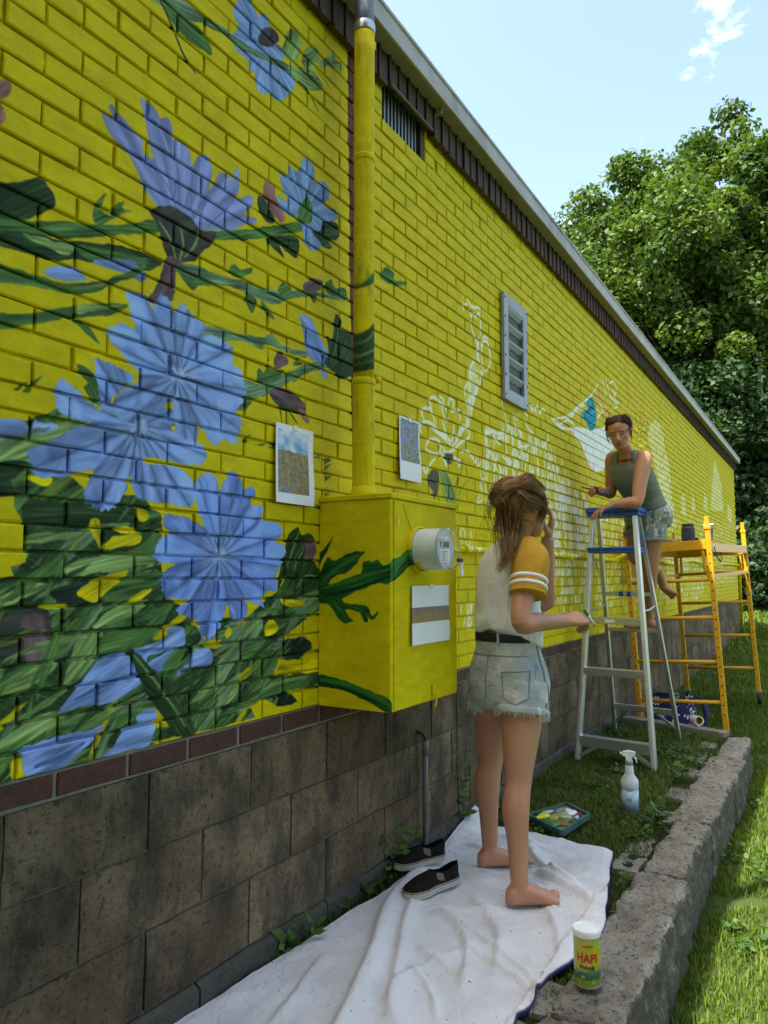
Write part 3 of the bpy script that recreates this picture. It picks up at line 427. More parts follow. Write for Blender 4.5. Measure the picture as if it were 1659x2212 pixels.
ART_RIGHT = [["l","wht",8,[[3409,2593],[3410,2621],[3455,2639]]],["l","wht",8,[[3465,2670],[3492,2647],[3548,2649],[3615,2671],[3624,2649]]],["l","wht",8,[[3491,2619],[3509,2589],[3547,2617],[3566,2603],[3605,2635],[3633,2595],[3621,2518]]],["l","wht",8,[[3499,2554],[3516,2512],[3553,2483],[3580,2443],[3582,2380],[3617,2373]]],["l","wht",8,[[3601,2497],[3590,2446],[3607,2378]]],["l","wht",8,[[3629,2456],[3639,2475],[3679,2501],[3730,2508],[3759,2458],[3770,2420],[3735,2362],[3684,2333]]],["l","wht",8,[[3659,2489],[3638,2442],[3655,2350],[3664,2328]]],["l","wht",8,[[3660,2513],[3700,2533],[3740,2528]]],["l","wht",8,[[3465,2264],[3503,2328],[3559,2358]]],["l","wht",8,[[3654,2317],[3613,2252],[3554,2168],[3496,2078],[3462,1987]]],["l","wht",8,[[3432,1997],[3451,2069],[3426,2125],[3413,2168],[3454,2216]]],["l","wht",8,[[3519,2230],[3555,2199],[3498,2140]]],["l","wht",8,[[2942,1869],[2925,1893],[2963,1920],[3035,1927],[3110,1905],[3203,1878]]],["l","wht",8,[[2963,1934],[2942,1957],[2964,1982],[3036,1996],[3058,1965],[3080,1928]]],["l","wht",8,[[3044,2004],[3029,2036],[3067,2059],[3143,2045],[3165,2000],[3204,1964]]],["l","wht",8,[[3128,2077],[3166,2071],[3174,2044],[3205,2022],[3224,1975]]],["l","wht",8,[[3222,2054],[3247,2090],[3283,2081],[3270,2034]]],["l","wht",8,[[3254,2024],[3337,2047],[3357,1999]]],["l","wht",8,[[3398,2048],[3441,2014],[3431,1975]]],["l","wht",8,[[3157,1962],[3188,1918],[3235,1876]]],["l","wht",8,[[3285,1964],[3276,1918],[3267,1873]]],["l","wht",8,[[3050,1908],[3140,1903],[3267,1877]]],["l","wht",8,[[3057,1903],[3156,1884],[3251,1856]]],["l","wht",8,[[2983,1795],[2991,1823],[3035,1851],[3109,1859],[3135,1832],[3108,1793],[3034,1789],[2983,1795]]],["l","wht",8,[[3267,1852],[3334,1899],[3405,1970],[3461,1965],[3457,1926],[3368,1889],[3283,1839],[3202,1813],[3155,1835]]],["l","wht",8,[[3300,1871],[3370,1964],[3449,1985]]],["l","wht",8,[[3139,1804],[3185,1761],[3201,1742]]],["l","wht",8,[[3266,1801],[3349,1790],[3331,1758]]],["l","wht",8,[[3078,1768],[3018,1725],[2989,1688],[2961,1705],[2982,1714]]],["l","wht",8,[[3367,1837],[3437,1855],[3508,1827],[3545,1809],[3565,1850]]],["l","wht",8,[[3673,1937],[3684,1978],[3765,2016],[3848,2014],[3958,2040],[3978,2001]]],["l","wht",8,[[3775,2018],[3805,1982],[3889,1954]]],["l","wht",8,[[3910,2243],[3931,2205],[3983,2130]]],["l","wht",8,[[3983,2113],[4049,2073],[4092,2002]]],["l","wht",8,[[4099,2169],[4110,2136]]],["l","wht",8,[[4135,2180],[4145,2143]]],["l","wht",8,[[4171,2187],[4170,2151]]],["l","wht",8,[[4109,2118],[4191,2089],[4214,2057]]],["l","wht",8,[[4325,2294],[4297,2225],[4347,2207]]],["l","wht",8,[[4364,2298],[4428,2259],[4443,2300],[4508,2256]]],["l","wht",8,[[4454,2255],[4539,2309],[4564,2267],[4652,2312],[4707,2264]]],["l","wht",8,[[4294,2179],[4343,2133],[4447,2114]]],["l","wht",8,[[4394,2105],[4417,2044],[4524,2032]]],["l","wht",8,[[4189,2044],[4212,2003],[4312,2009],[4418,2062]]],["l","wht",8,[[4138,1957],[4208,1923],[4235,1980],[4309,1946],[4363,1999]]],["l","wht",8,[[3682,1914],[3741,1891],[3781,1872]]],["l","wht",8,[[3909,1898],[3974,1882],[4041,1883]]],["l","wht",8,[[4702,2175],[4728,2121],[4638,2068]]],["l","wht",8,[[4827,2267],[4954,2300],[4919,2253],[5085,2303],[5225,2360]]],["l","wht",8,[[4857,2262],[5015,2249],[5219,2274]]],["veil","wht",0.45,[[3503,2328],[3559,2358],[3654,2317],[3613,2252],[3554,2168],[3496,2078],[3458,1987],[3432,1997],[3460,2079],[3447,2130],[3412,2153],[3449,2207],[3468,2265]]],["veil","wht",0.45,[[3050,1908],[3140,1903],[3267,1881],[3234,1857],[3140,1878]]],["veil","wht",0.45,[[3155,1820],[3250,1820],[3233,1760],[3185,1747]]],["p","gry",None,[[3178,1803],[3269,1812],[3259,1771],[3233,1759],[3201,1763]]],["p","gry",None,[[3001,1666],[3047,1707],[3110,1706],[3117,1641],[3083,1581],[3060,1572],[3046,1613],[3017,1630]]],["p","lgr",None,[[3115,1696],[3200,1724],[3251,1676],[3287,1601],[3245,1554],[3198,1607]]],["p","lgr",None,[[3137,1643],[3230,1582],[3277,1543],[3213,1552]]],["l","stem",10,[[3384,1802],[3356,1725],[3304,1661],[3287,1587]]],["l","stem",7,[[3460,1707],[3363,1652],[3312,1596]]],["l","stem",12,[[3263,1656],[3286,1558],[3295,1415]]],["p","grn",None,[[2573,2477],[2614,2523],[2639,2542],[2669,2537],[2700,2532],[2694,2507],[2738,2513],[2814,2533],[2738,2490],[2669,2475],[2603,2468]]],["veil","wht",0.93,[[5206,2283],[5369,2316],[5844,2384],[6277,2475],[6542,2424],[6480,2312],[6322,2214],[6146,2092],[5897,2036],[5733,2064],[5619,2128],[5510,2213],[5327,2244]]],["l","pnl",9,[[5258,2276],[5361,2212],[5503,2134],[5653,2065]]],["l","pnl",9,[[5733,2064],[5769,2000],[5825,1931]]],["l","pnl",9,[[5941,2043],[5988,1990]]],["p","teal",None,[[5678,2594],[5825,2639],[5914,2596],[5949,2507],[5905,2404],[5759,2361],[5642,2404],[5520,2438],[5589,2482],[5699,2518]]],["p","orp",None,[[5954,2748],[6057,2722],[6141,2660],[5998,2655]]],["p","orp",None,[[6213,2634],[6372,2609],[6403,2529],[6285,2555]]],["l","wht",9,[[4801,2272],[5091,2338],[5267,2401],[5456,2493],[5656,2578],[5871,2682],[6057,2820]]],["l","wht",9,[[4923,2252],[5086,2262],[5230,2271]]],["l","wht",9,[[5089,2304],[5266,2379],[5415,2446],[5450,2414]]],["l","wht",9,[[5379,2450],[5613,2535]]],["l","wht",9,[[5455,2481],[5648,2485]]],["l","wht",9,[[5946,2566],[6077,2555],[5982,2489],[6161,2485]]],["l","wht",9,[[6040,2633],[6173,2611],[6076,2543]]],["l","wht",9,[[6295,2887],[6383,2805],[6422,2711]]],["l","wht",9,[[6389,2870],[6546,2932],[6644,2888],[6581,2782],[6738,2775]]],["l","wht",9,[[6487,2853],[6584,2809]]],["l","wht",9,[[6379,2766],[6578,2756],[6680,2737],[6519,2679]]],["l","wht",9,[[6153,2879],[6217,2819],[6280,2745]]],["l","wht",9,[[5124,2332],[5263,2335],[5333,2326]]],["veil","wht",0.42,[[7951,2682],[8094,2815],[8375,2916],[8673,2918],[8827,2827],[8851,2712],[9090,2559],[9186,2330],[9265,1991],[9159,1923],[8628,1991],[8421,2214],[8225,2443],[8078,2563]]],["veil","wht",0.42,[[9822,1997],[9867,2220],[10114,2272],[10245,1990]]],["veil","wht",0.42,[[10659,2117],[10826,2314],[11072,2169],[10892,2055]]],["veil","wht",0.42,[[11818,2229],[11951,2463],[12339,2360],[12178,2168]]],["veil","wht",0.42,[[12598,2245],[12788,2632],[13287,3170],[14093,2818],[14228,2343]]],["veil","wht",0.42,[[14743,2222],[14898,2554],[15619,2474],[15478,2214]]],["veil","wht",0.42,[[8893,2046],[9355,2068],[9328,1926],[8956,1901]]],["p","yel2",None,[[7417,2855],[7885,2862],[7843,2574],[7403,2505]]],["l","blk",4,[[7397,2851],[7416,2507]]]]
SCRIBBLE = [[[[3548,1933],[3959,2075],[4698,2107],[5193,1922],[5144,1708],[4649,1763],[4061,1808],[3600,1761]],0.95],[[[3862,1809],[5026,1923],[5573,1633],[5545,1303],[4819,1149],[4554,1567],[3857,1645]],0.8],[[[3618,1740],[3862,1785],[3793,1599],[3502,1575]],0.7],[[[4624,1752],[5673,1830],[5637,1404],[4603,1374]],1.1],[[[4572,1327],[5631,1338],[5601,988],[4581,987]],0.8],[[[6000,1743],[7001,1711],[7084,1446],[6057,1416]],0.6],[[[5711,1339],[6629,1344],[6579,905],[5839,935]],0.4],[[[8153,1492],[11742,1644],[11465,1116],[8108,1203]],0.7],[[[8103,1173],[11606,1115],[11246,794],[8140,931]],0.4],[[[6610,1180],[7290,1176],[7250,877],[6579,905]],0.3],[[[12037,1633],[15534,1690],[15559,1084],[12039,1068]],0.45],[[[8864,1878],[9627,1947],[9585,1731],[8832,1694]],0.5],[[[10057,1996],[16242,2231],[16066,1762],[11742,1644]],0.3],[[[3300,1440],[3488,1449],[3485,1349],[3299,1364]],0.8],[[[3305,1056],[3478,1050],[3474,875],[3300,810]],0.8]]
ART_PIPE = [["p","grn",None,[[2168,2250],[2199,2296],[2230,2327],[2246,2317],[2329,2363],[2329,2342],[2246,2299],[2199,2265]]],["p","dkg",None,[[2139,2066],[2177,2085],[2231,2134],[2263,2127],[2304,2113],[2304,1961],[2247,1965],[2140,1948]]],["l","lgr",8,[[2154,1985],[2216,2027],[2287,2055]]],["l","grn",9,[[2155,1960],[2231,1996],[2293,2003]]],["l","lgr",6,[[2169,2040],[2208,2077],[2231,2109]]]]
ART_BOX_SIDE = [["p","bg1",None,[[0,1145],[0,1207],[32,1269],[47,1276],[70,1265],[126,1291],[194,1299],[176,1275],[149,1245],[112,1222],[80,1215],[43,1184],[113,1200],[181,1226],[189,1260],[212,1265],[229,1259],[251,1267],[273,1248],[299,1259],[303,1259],[303,1193],[247,1185],[158,1158],[104,1137],[48,1140]]],["p","bg2",None,[[-1,1285],[32,1319],[64,1355],[46,1319],[13,1269],[-1,1238]]],["p","bg1",None,[[0,1137],[43,1144],[94,1141],[113,1120],[168,1114],[212,1107],[227,1074],[247,1091],[251,1086],[234,1065],[216,1070],[208,1083],[210,1059],[194,1054],[181,1084],[159,1091],[118,1094],[132,1068],[152,1057],[109,1050],[81,1074],[48,1111],[0,1118]]],["p","bg1",None,[[3,863],[59,862],[128,848],[204,828],[269,812],[303,797],[303,758],[286,760],[247,781],[182,797],[115,817],[46,823],[3,824]]],["l","bg3",14,[[19,1168],[113,1192],[203,1215],[299,1237]]],["l","bgd",9,[[19,1145],[136,1166],[247,1196],[299,1211]]],["l","bg3",14,[[24,1199],[89,1245],[167,1283]]],["l","bgd",7,[[34,1145],[113,1154],[203,1181]]],["l","bg3",18,[[12,847],[115,840],[226,812],[298,782]]],["l","bgd",10,[[13,828],[115,821],[204,795],[281,763]]],["l","bg3",8,[[67,1123],[95,1093],[122,1068]]]]
ART_BOX_FRONT = [["p","bg3",None,[[2154,1259],[2212,1282],[2293,1317],[2303,1284],[2289,1261],[2227,1226],[2154,1196]]],["p","bg1",None,[[2154,1215],[2212,1233],[2293,1276],[2301,1265],[2234,1222],[2154,1195]]],["p","bg1",None,[[2154,793],[2163,788],[2163,756],[2154,758]]],["p","boxy",None,[[2293,1330],[2329,1316],[2345,1285],[2370,1262],[2403,1247],[2378,1234],[2328,1246],[2301,1276]]],["p","yel",None,[[2186,1408],[2205,1413],[2214,1399],[2205,1381],[2188,1382]]]]

# ------------------------------------------------------------------ a small paint box: brush shapes laid on a canvas, kept as a texture made in memory
PAL = {'olv': (106, 128, 50), 'yel': (206, 187, 0), 'yel2': (210, 191, 0), 'grn': (78, 114, 58), 'dkg': (44, 68, 36), 'lgr': (128, 156, 88), 'dgr': (28, 46, 36), 'stem': (104, 132, 96),
       'blu': (124, 150, 204), 'bluf': (128, 156, 204), 'blv': (112, 140, 208), 'bll': (132, 160, 216), 'bld': (70, 94, 150), 'lav': (138, 150, 204), 'lavd': (112, 122, 182), 'lavl': (150, 164, 220),
       'brn': (70, 62, 62), 'brd': (66, 66, 60), 'mau': (110, 88, 92), 'pnk': (168, 120, 112), 'red': (92, 52, 38), 'wht': (240, 240, 232), 'gry': (88, 92, 78), 'teal': (20, 142, 170),
       'pnl': (222, 190, 160), 'orp': (220, 160, 110), 'blk': (40, 44, 26), 'bg1': (30, 84, 30), 'bg2': (36, 78, 34), 'bg3': (62, 118, 52), 'bgd': (12, 50, 20), 'boxy': (206, 190, 0)}
GAIN = 1.02

class Canvas:
    def __init__(s, x0, x1, z0, z1, rx, rz, base='yel'):
        s.x0, s.x1, s.z0, s.z1, s.rx, s.rz = x0, x1, z0, z1, rx, rz
        s.w = int(round((x1 - x0) / rx)); s.h = int(round((z1 - z0) / rz))
        s.a = np.empty((s.h, s.w, 3)); s.a[:] = PAL[base]
        gx = x0 + (np.arange(s.w) + 0.5) * rx; gz = z0 + (np.arange(s.h) + 0.5) * rz
        gx, gz = np.meshgrid(gx, gz)
        n = fbm(gx / 60, gz / 25, 4, 3) + 0.35 * vnoise(gx / 9, gz / 4, 9)
        s.a *= (0.90 + 0.17 * n)[..., None]
    def win(s, p, pad=6):
        i0 = max(int((p[:, 0].min() - pad - s.x0) / s.rx), 0); i1 = min(int((p[:, 0].max() + pad - s.x0) / s.rx) + 1, s.w)
        j0 = max(int((p[:, 1].min() - pad - s.z0) / s.rz), 0); j1 = min(int((p[:, 1].max() + pad - s.z0) / s.rz) + 1, s.h)
        if i1 <= i0 or j1 <= j0: return None
        gx = s.x0 + (np.arange(i0, i1) + 0.5) * s.rx; gz = s.z0 + (np.arange(j0, j1) + 0.5) * s.rz
        gx, gz = np.meshgrid(gx, gz)
        return (slice(j0, j1), slice(i0, i1)), gx, gz
    def inside(s, p, gx, gz, wob=1.0):
        x = gx + wob * 6 * (vnoise(gx / 20, gz / 20, 5) - 0.5); z = gz + wob * 6 * (vnoise(gx / 20, gz / 20, 6) - 0.5)
        m = np.zeros(gx.shape, bool)
        q = np.roll(p, -1, 0)
        for (ax, az), (bx, bz) in zip(p, q):
            if az == bz: continue
            c = ((az > z) != (bz > z)) & (x < (bx - ax) * (z - az) / (bz - az) + ax)
            m ^= c
        return m
    def put(s, sl, m, col, alpha=1.0):
        a = s.a[sl]
        al = (m * alpha)[..., None]
        s.a[sl] = a * (1 - al) + col * al
    def poly(s, key, pts, ex=None, alpha=1.0):
        p = np.array(pts, float)
        w = s.win(p)
        if w is None: return
        sl, gx, gz = w
        m = s.inside(p, gx, gz)
        c = p.mean(0)
        seed = int(abs(p[0, 0] * 7 + p[0, 1] * 3)) % 997
        if ex is not None:
            dx = gx - ex[0]; dz = gz - ex[1]
            an = np.arctan2(dz, dx); r = np.hypot(dx, dz)
            t = 0.65 * vnoise(an * 9, r / 140, seed) + 0.35 * vnoise(an * 26, r / 90, seed + 1)
        else:
            u, sv, vt = np.linalg.svd(p - c, full_matrices=False)
            d = vt[0]
            al = (gx - c[0]) * d[0] + (gz - c[1]) * d[1]; ac = -(gx - c[0]) * d[1] + (gz - c[1]) * d[0]
            ac = ac + 5 * np.sin(al / 60 + seed)
            t = 0.6 * vnoise(al / 110, ac / 13, seed) + 0.4 * vnoise(al / 55, ac / 5, seed + 1)
            lv = vnoise(al / 70, ac / 24, seed + 2)
            t = 0.65 * t + 0.35 * lv
            vein = (ac + 9 * vnoise(al / 60, ac / 40, seed + 4)) / (11 + 9 * hash2(np.array(seed), np.array(3), 1))
            vn = np.abs((vein % 1.0) - 0.5) * 2
            if key in ('grn', 'lgr', 'dkg', 'stem', 'olv', 'bg1', 'bg2', 'bg3', 'dgr'): t = t + 0.55 * (vn ** 2 - 0.4) * vnoise(al / 45, vein, seed + 6)
        base = np.array(PAL[key], float)
        f = 1 + (0.55 if ex is not None else 1.0) * (t - 0.5)
        col = base * f[..., None]
        hi = np.clip((t - 0.62) * 3.2, 0, 1)[..., None]
        col = col * (1 - 0.28 * hi) + (base * 0.5 + 105) * 0.28 * hi
        s.put(sl, m, np.clip(col, 4, 250), alpha)
    def veil(s, key, pts, k):
        p = np.array(pts, float); w = s.win(p)
        if w is None: return
        sl, gx, gz = w
        m = s.inside(p, gx, gz)
        t = vnoise(gx / 16, gz / 50, 3) * 0.5 + vnoise(gx / 30, gz / 14, 8) * 0.5
        al = m * np.clip(k + 0.12 + (t - 0.5) * (1.3 if k < 0.8 else 0.35), 0, 1)
        s.put(sl, al, np.array(PAL[key], float))
    def line(s, key, pts, wid, alpha=1.0, curve=True):
        p = bez(pts, 6) if curve and len(pts) > 2 else np.array(pts, float)
        w = s.win(p, wid + 4)
        if w is None: return
        sl, gx, gz = w
        best = np.full(gx.shape, 1e9)
        n = len(p) - 1
        for i in range(n):
            a, b = p[i], p[i + 1]
            d = b - a; L = d @ d + 1e-9
            t = np.clip(((gx - a[0]) * d[0] + (gz - a[1]) * d[1]) / L, 0, 1)
            u = (i + t) / n
            wd = wid * 0.5 * (0.45 + 0.55 * np.sin(np.pi * (0.12 + 0.8 * u)))
            best = np.minimum(best, np.hypot(gx - a[0] - t * d[0], gz - a[1] - t * d[1]) - wd)
        aa = max(s.rx, s.rz) * 0.6
        m = np.clip(0.5 - best / (2 * aa), 0, 1)
        m *= (1.0 if key == 'wht' else 0.8) + 0.4 * (vnoise(gx / 10, gz / 10, 4) - 0.3)
        s.put(sl, np.clip(m, 0, 1), np.array(PAL[key], float), alpha)
    def flower(s, key, pts, c):
        p = np.array(pts, float); c = np.array(c, float)
        w = s.win(p)
        sl, gx, gz = w
        dx = gx - c[0]; dz = gz - c[1]
        an = np.arctan2(dz, dx); r = np.hypot(dx, dz)
        tooth = np.abs(((an * 15 + 2 * vnoise(an * 7, an * 0 + 2, 8)) % 1.0) - 0.5) * 2      # blunt teeth along the petal ends
        k_ = 1 + 0.038 * (tooth - 0.6)
        m = s.inside(p, c[0] + dx * k_, c[1] + dz * k_)
        pa = np.arctan2(p[:, 1] - c[1], p[:, 0] - c[0]); pr = np.hypot(p[:, 0] - c[0], p[:, 1] - c[1])
        # notches of the outline part the petals
        n = len(p); nt = []
        for i in range(n):
            if pr[i] < pr[i - 1] and pr[i] <= pr[(i + 1) % n] and pr[i] < 0.9 * max(pr[i - 2], pr[i - 1], pr[(i + 1) % n], pr[(i + 2) % n]): nt.append(pa[i])
        nt = np.sort(np.array(nt))
        while len(nt) and True:                                # wide stretches hold more than one petal
            gapw = np.diff(np.concatenate([nt, [nt[0] + 2 * np.pi]]))
            i = int(np.argmax(gapw))
            if gapw[i] < 0.55: break
            nt = np.sort(np.concatenate([nt, [((nt[i] + gapw[i] * 0.52 + np.pi) % (2 * np.pi)) - np.pi]]))
        ext = np.concatenate([nt - 2 * np.pi, nt, nt + 2 * np.pi])
        k = np.clip(np.searchsorted(ext, an), 1, len(ext) - 1)
        lo = ext[k - 1]; hi = ext[k]
        u = (an - lo) / (hi - lo + 1e-6)                    # across the petal 0..1
        pid = k % max(len(nt), 1)
        tone = hash2(pid.astype(int), pid.astype(int) * 3 + 1, 17)
        R0 = np.percentile(pr, 75)
        aw = an + 0.22 * (vnoise(gx / 45, gz / 45, 23) - 0.5)
        st = 0.6 * vnoise(aw * 8, r / 55, 21) + 0.4 * vnoise(aw * 17, r / 35, 22)
        edge = np.minimum(u, 1 - u)
        v = 0.78 + 0.26 * tone + 0.40 * (st - 0.5) + 0.18 * np.clip(edge * 3.5, 0, 1) - 0.06
        v *= 0.94 + 0.16 * smoothstep(0.1, 0.9, r / R0)
        base = np.array(PAL[key], float)
        col = base * v[..., None]
        wh = np.clip(1.05 - r / (0.36 * R0), 0, 1) * (0.25 + 0.8 * vnoise(an * 6, r / 22, 31))
        wh = np.clip(wh, 0, 0.9)[..., None]
        col = col * (1 - wh) + np.array((188, 208, 238.)) * wh
        pal = np.clip((st - 0.58) * 4, 0, 1)[..., None] * 0.4
        col = col * (1 - pal) + np.array((150, 172, 216.)) * pal
        gap = np.clip(1.15 - edge * (hi - lo) * r / 5.5, 0, 1)[..., None] * 0.50 * np.clip(0.35 + vnoise(an * 5, r / 40, 44), 0, 1)[..., None] * (r > 0.12 * R0)[..., None]
        col = col * (1 - gap) + np.array((66, 86, 132.)) * gap
        s.put(sl, m, np.clip(col, 4, 250))
        rg = np.random.default_rng(5)
        for i in range(22):
            a = rg.uniform(0, 2 * np.pi); l0 = R0 * rg.uniform(0.05, 0.12); l1 = R0 * rg.uniform(0.16, 0.26)
            q = [c + l0 * np.array((np.cos(a), np.sin(a))), c + l1 * np.array((np.cos(a + 0.15), np.sin(a + 0.15)))]
            s.line('bld' if i % 3 else 'bll', q, 5, 0.8)
    def mass(s, pts, only=None):
        """a thicket of leaves: overlapping brush leaves inside an outline"""
        p = np.array(pts, float)
        w = s.win(p); sl, gx, gz = w
        keep = s.a[sl].copy(); m = s.inside(p, gx, gz)
        if only is None: s.poly('dkg', pts)
        rg = np.random.default_rng(3 if only is None else 14)
        lo = p.min(0); hi = p.max(0)
        keys = ['dkg', 'grn', 'lgr', 'dkg', 'grn', 'olv', 'grn', 'stem']
        for i in range(420 if only is None else only):
            c = rg.uniform(lo, hi)
            a = rg.normal(0.62, 0.30); L = rg.uniform(90, 270); W = L * rg.uniform(0.035, 0.09)
            d = np.array((np.cos(a), np.sin(a))); e = np.array((-d[1], d[0]))
            b = rg.normal(0, 0.1)
            q = [c + d * L * t + e * (W * sgn * math.sin(math.pi * min(max((t + 0.5), 0), 1)) ** 1 + b * L * t * t) for sgn, ts in ((1, np.linspace(-0.5, 0.5, 7)), (-1, np.linspace(0.5, -0.5, 7))) for t in ts]
            s.poly('yel' if only is not None and i % 13 == 4 else keys[i % 8], q, None, 0.78)
        now = s.a[sl]
        s.a[sl] = np.where(m[..., None], now, keep)
    def run(s, art):
        for kind, key, ex, pts in art:
            if kind == 'p': s.poly(key, bez(pts, 3, True) if len(pts) > 3 else pts, ex)
            elif kind == 'l': s.line(key, pts, ex * (2.0 if key in ('wht', 'pnl') else 1.0))
            elif kind == 'veil': s.veil(key, pts, ex)
            elif kind == 'mass': s.mass(pts, ex)
            elif kind == 'flower': s.flower(key, bez(pts, 3, True), ex)
        return s
    def image(s, name):
        for k_ in range(2):                                    # wet edges run together a little
            p_ = np.pad(s.a, ((1, 1), (1, 1), (0, 0)), 'edge')
            s.a = (p_[:-2, 1:-1] + p_[2:, 1:-1] + p_[1:-1, :-2] + p_[1:-1, 2:] + 2 * s.a) / 6
        c = s.a / 255.0
        l = np.where(c <= 0.04045, c / 12.92, ((c + 0.055) / 1.055) ** 2.4) / GAIN
        px = np.ones((s.h, s.w, 4), np.float32)
        px[..., :3] = np.clip(l, 0.0005, 0.88)
        im = bpy.data.images.new(name, s.w, s.h, alpha=False, float_buffer=True)
        im.colorspace_settings.name = 'Non-Color'
        im.pixels.foreach_set(px.ravel())
        im.update(); im.pack()
        return im

cv_left = Canvas(850, 2650, 640, 3440, 1.7, 1.7)
cv_left.run(ART_LEFT)
cv_right = Canvas(2500, 16300, 640, 3440, 3.6, 3.2)
cv_right.run(ART_RIGHT)
rg = np.random.default_rng(8)
for pts, dens in SCRIBBLE:                                   # chalk-white strokes set down brick by brick
    p = np.array(pts, float); lo = p.min(0); hi = p.max(0)
    n = int(dens * (hi[0] - lo[0]) * (hi[1] - lo[1]) / 2100)
    for i in range(min(n, 1000)):
        c = rg.uniform(lo, hi)
        if not cv_right.inside(p, np.array([[c[0]]]), np.array([[c[1]]]), 0)[0, 0]: continue
        c[1] = 756 + (math.floor((c[1] - 756) / 64.1) + 0.5) * 64.1
        L = rg.uniform(18, 30); lean = rg.normal(0, 9)
        q = [c + (rg.normal(0, 6), L), c + (lean, rg.normal(0, 6)), c + (lean * 1.6 + rg.normal(0, 9), -L)]
        if i % 3 == 0: q = q + [c + (26 + rg.normal(0, 6), -L * 0.2), c + (22, L * 0.9)]
        cv_right.line('wht', q, rg.uniform(10, 15), rg.uniform(0.9, 1.0))
IM_LEFT = cv_left.image('mural_left'); IM_RIGHT = cv_right.image('mural_right')
IM_PIPE = Canvas(2100, 2600, 640, 3440, 3, 3).run(ART_PIPE).image('pipe_paint')
IM_BOXS = Canvas(-10, 330, 700, 1540, 1.5, 1.5).run(ART_BOX_SIDE).image('box_side_paint')
IM_BOXF = Canvas(2140, 2690, 700, 1540, 1.6, 1.6).run(ART_BOX_FRONT).image('box_front_paint')

def art_nodes(t, im, x0, x1, z0, z1, ax='X', sgn=1.0):
    """colour of an artwork looked up by place on the wall (metres)"""
    sp = t.new('ShaderNodeSeparateXYZ'); t.link(t.pos(), sp.inputs[0])
    u = t.math('DIVIDE', t.math('SUBTRACT', t.math('MULTIPLY', sp.outputs[ax], sgn), x0), x1 - x0)
    v = t.math('DIVIDE', t.math('SUBTRACT', sp.outputs['Z'], z0), z1 - z0)
    cb = t.new('ShaderNodeCombineXYZ'); t.link(u, cb.inputs[0]); t.link(v, cb.inputs[1])
    tx = t.new('ShaderNodeTexImage', image=im, interpolation='Linear', extension='EXTEND')
    t.link(cb.outputs[0], tx.inputs['Vector'])
    return tx.outputs['Color'], sp
def paint_mat(name, pick):
    t = NT(name)
    col = pick(t)
    n = t.noise(7, 5, 0.6)
    col = t.mix(col, t.ramp(n, [(0.3, 0.93), (0.7, 1.05)]), 1.0, 'MULTIPLY')
    col = t.mix(col, (0.10, 0.065, 0.02), t.ramp(t.noise(70, 5, 0.75), [(0.70, 0), (0.75, 0.55)]))
    t.color(col)
    t.set(Roughness=0.65, Specular_IOR_Level=0.12)
    h = t.math('ADD', t.noise(260, 4, 0.7), t.math('MULTIPLY', t.noise(60, 3, 0.6), 1.2))
    t.bump(h, 0.35, 0.002)
    return t.m
def pick_wall(t):
    a, sp = art_nodes(t, IM_LEFT, 0.85, 2.65, 0.64, 3.44)
    b, _ = art_nodes(t, IM_RIGHT, 2.5, 16.3, 0.64, 3.44)
    return t.mix(a, b, t.math('GREATER_THAN', sp.outputs['X'], 2.56))
def pick_box(t):
    a, sp = art_nodes(t, IM_BOXF, 2.14, 2.69, 0.70, 1.54)
    b, _ = art_nodes(t, IM_BOXS, -0.01, 0.33, 0.70, 1.54, 'Y', -1.0)
    return t.mix(a, b, t.math('LESS_THAN', sp.outputs['X'], 2.157))
M_MURAL = paint_mat('mural_paint', pick_wall)
M_BOX = paint_mat('box_paint', pick_box)
M_PIPE = paint_mat('pipe_paint', lambda t: t.mix(art_nodes(t, IM_PIPE, 2.1, 2.6, 0.64, 3.44)[0], (0.07, 0.08, 0.02), t.ramp(t.noise(26, 5, 0.7, stretch=(1, 1, 0.16)), [(0.50, 0), (0.70, 0.55)])))

# ------------------------------------------------------------------ the building
X0, X1 = -7.0, 16.2
bld = thing('brick_building', 'long low brick building painted yellow with a flower mural, on a block base', 'building', (8, 0.5, -0.3))

t = NT('brown_brick')
oi = t.new('ShaderNodeObjectInfo')
c = t.ramp(t.noise(30, 6, 0.7), [(0.3, (0.042, 0.018, 0.012)), (0.6, (0.085, 0.034, 0.021)), (0.85, (0.13, 0.06, 0.04))])
c = t.mix(c, (0.055, 0.026, 0.02), t.math('MULTIPLY', oi.outputs['Random'], 0.8))
c = t.mix(c, (0.55, 0.5, 0.05), t.ramp(t.noise(210, 2, 0.5), [(0.73, 0), (0.76, 0.6)]))
t.color(c); t.set(Roughness=0.7, Specular_IOR_Level=0.3); t.bump(t.noise(150, 5, 0.7), 0.6, 0.003)
M_BRN = t.m
M_MORT = mat('grey_mortar', (0.20, 0.185, 0.165), 0.95, 0.25, 40, 0.7, 200, spec=0.1, bdist=0.003)

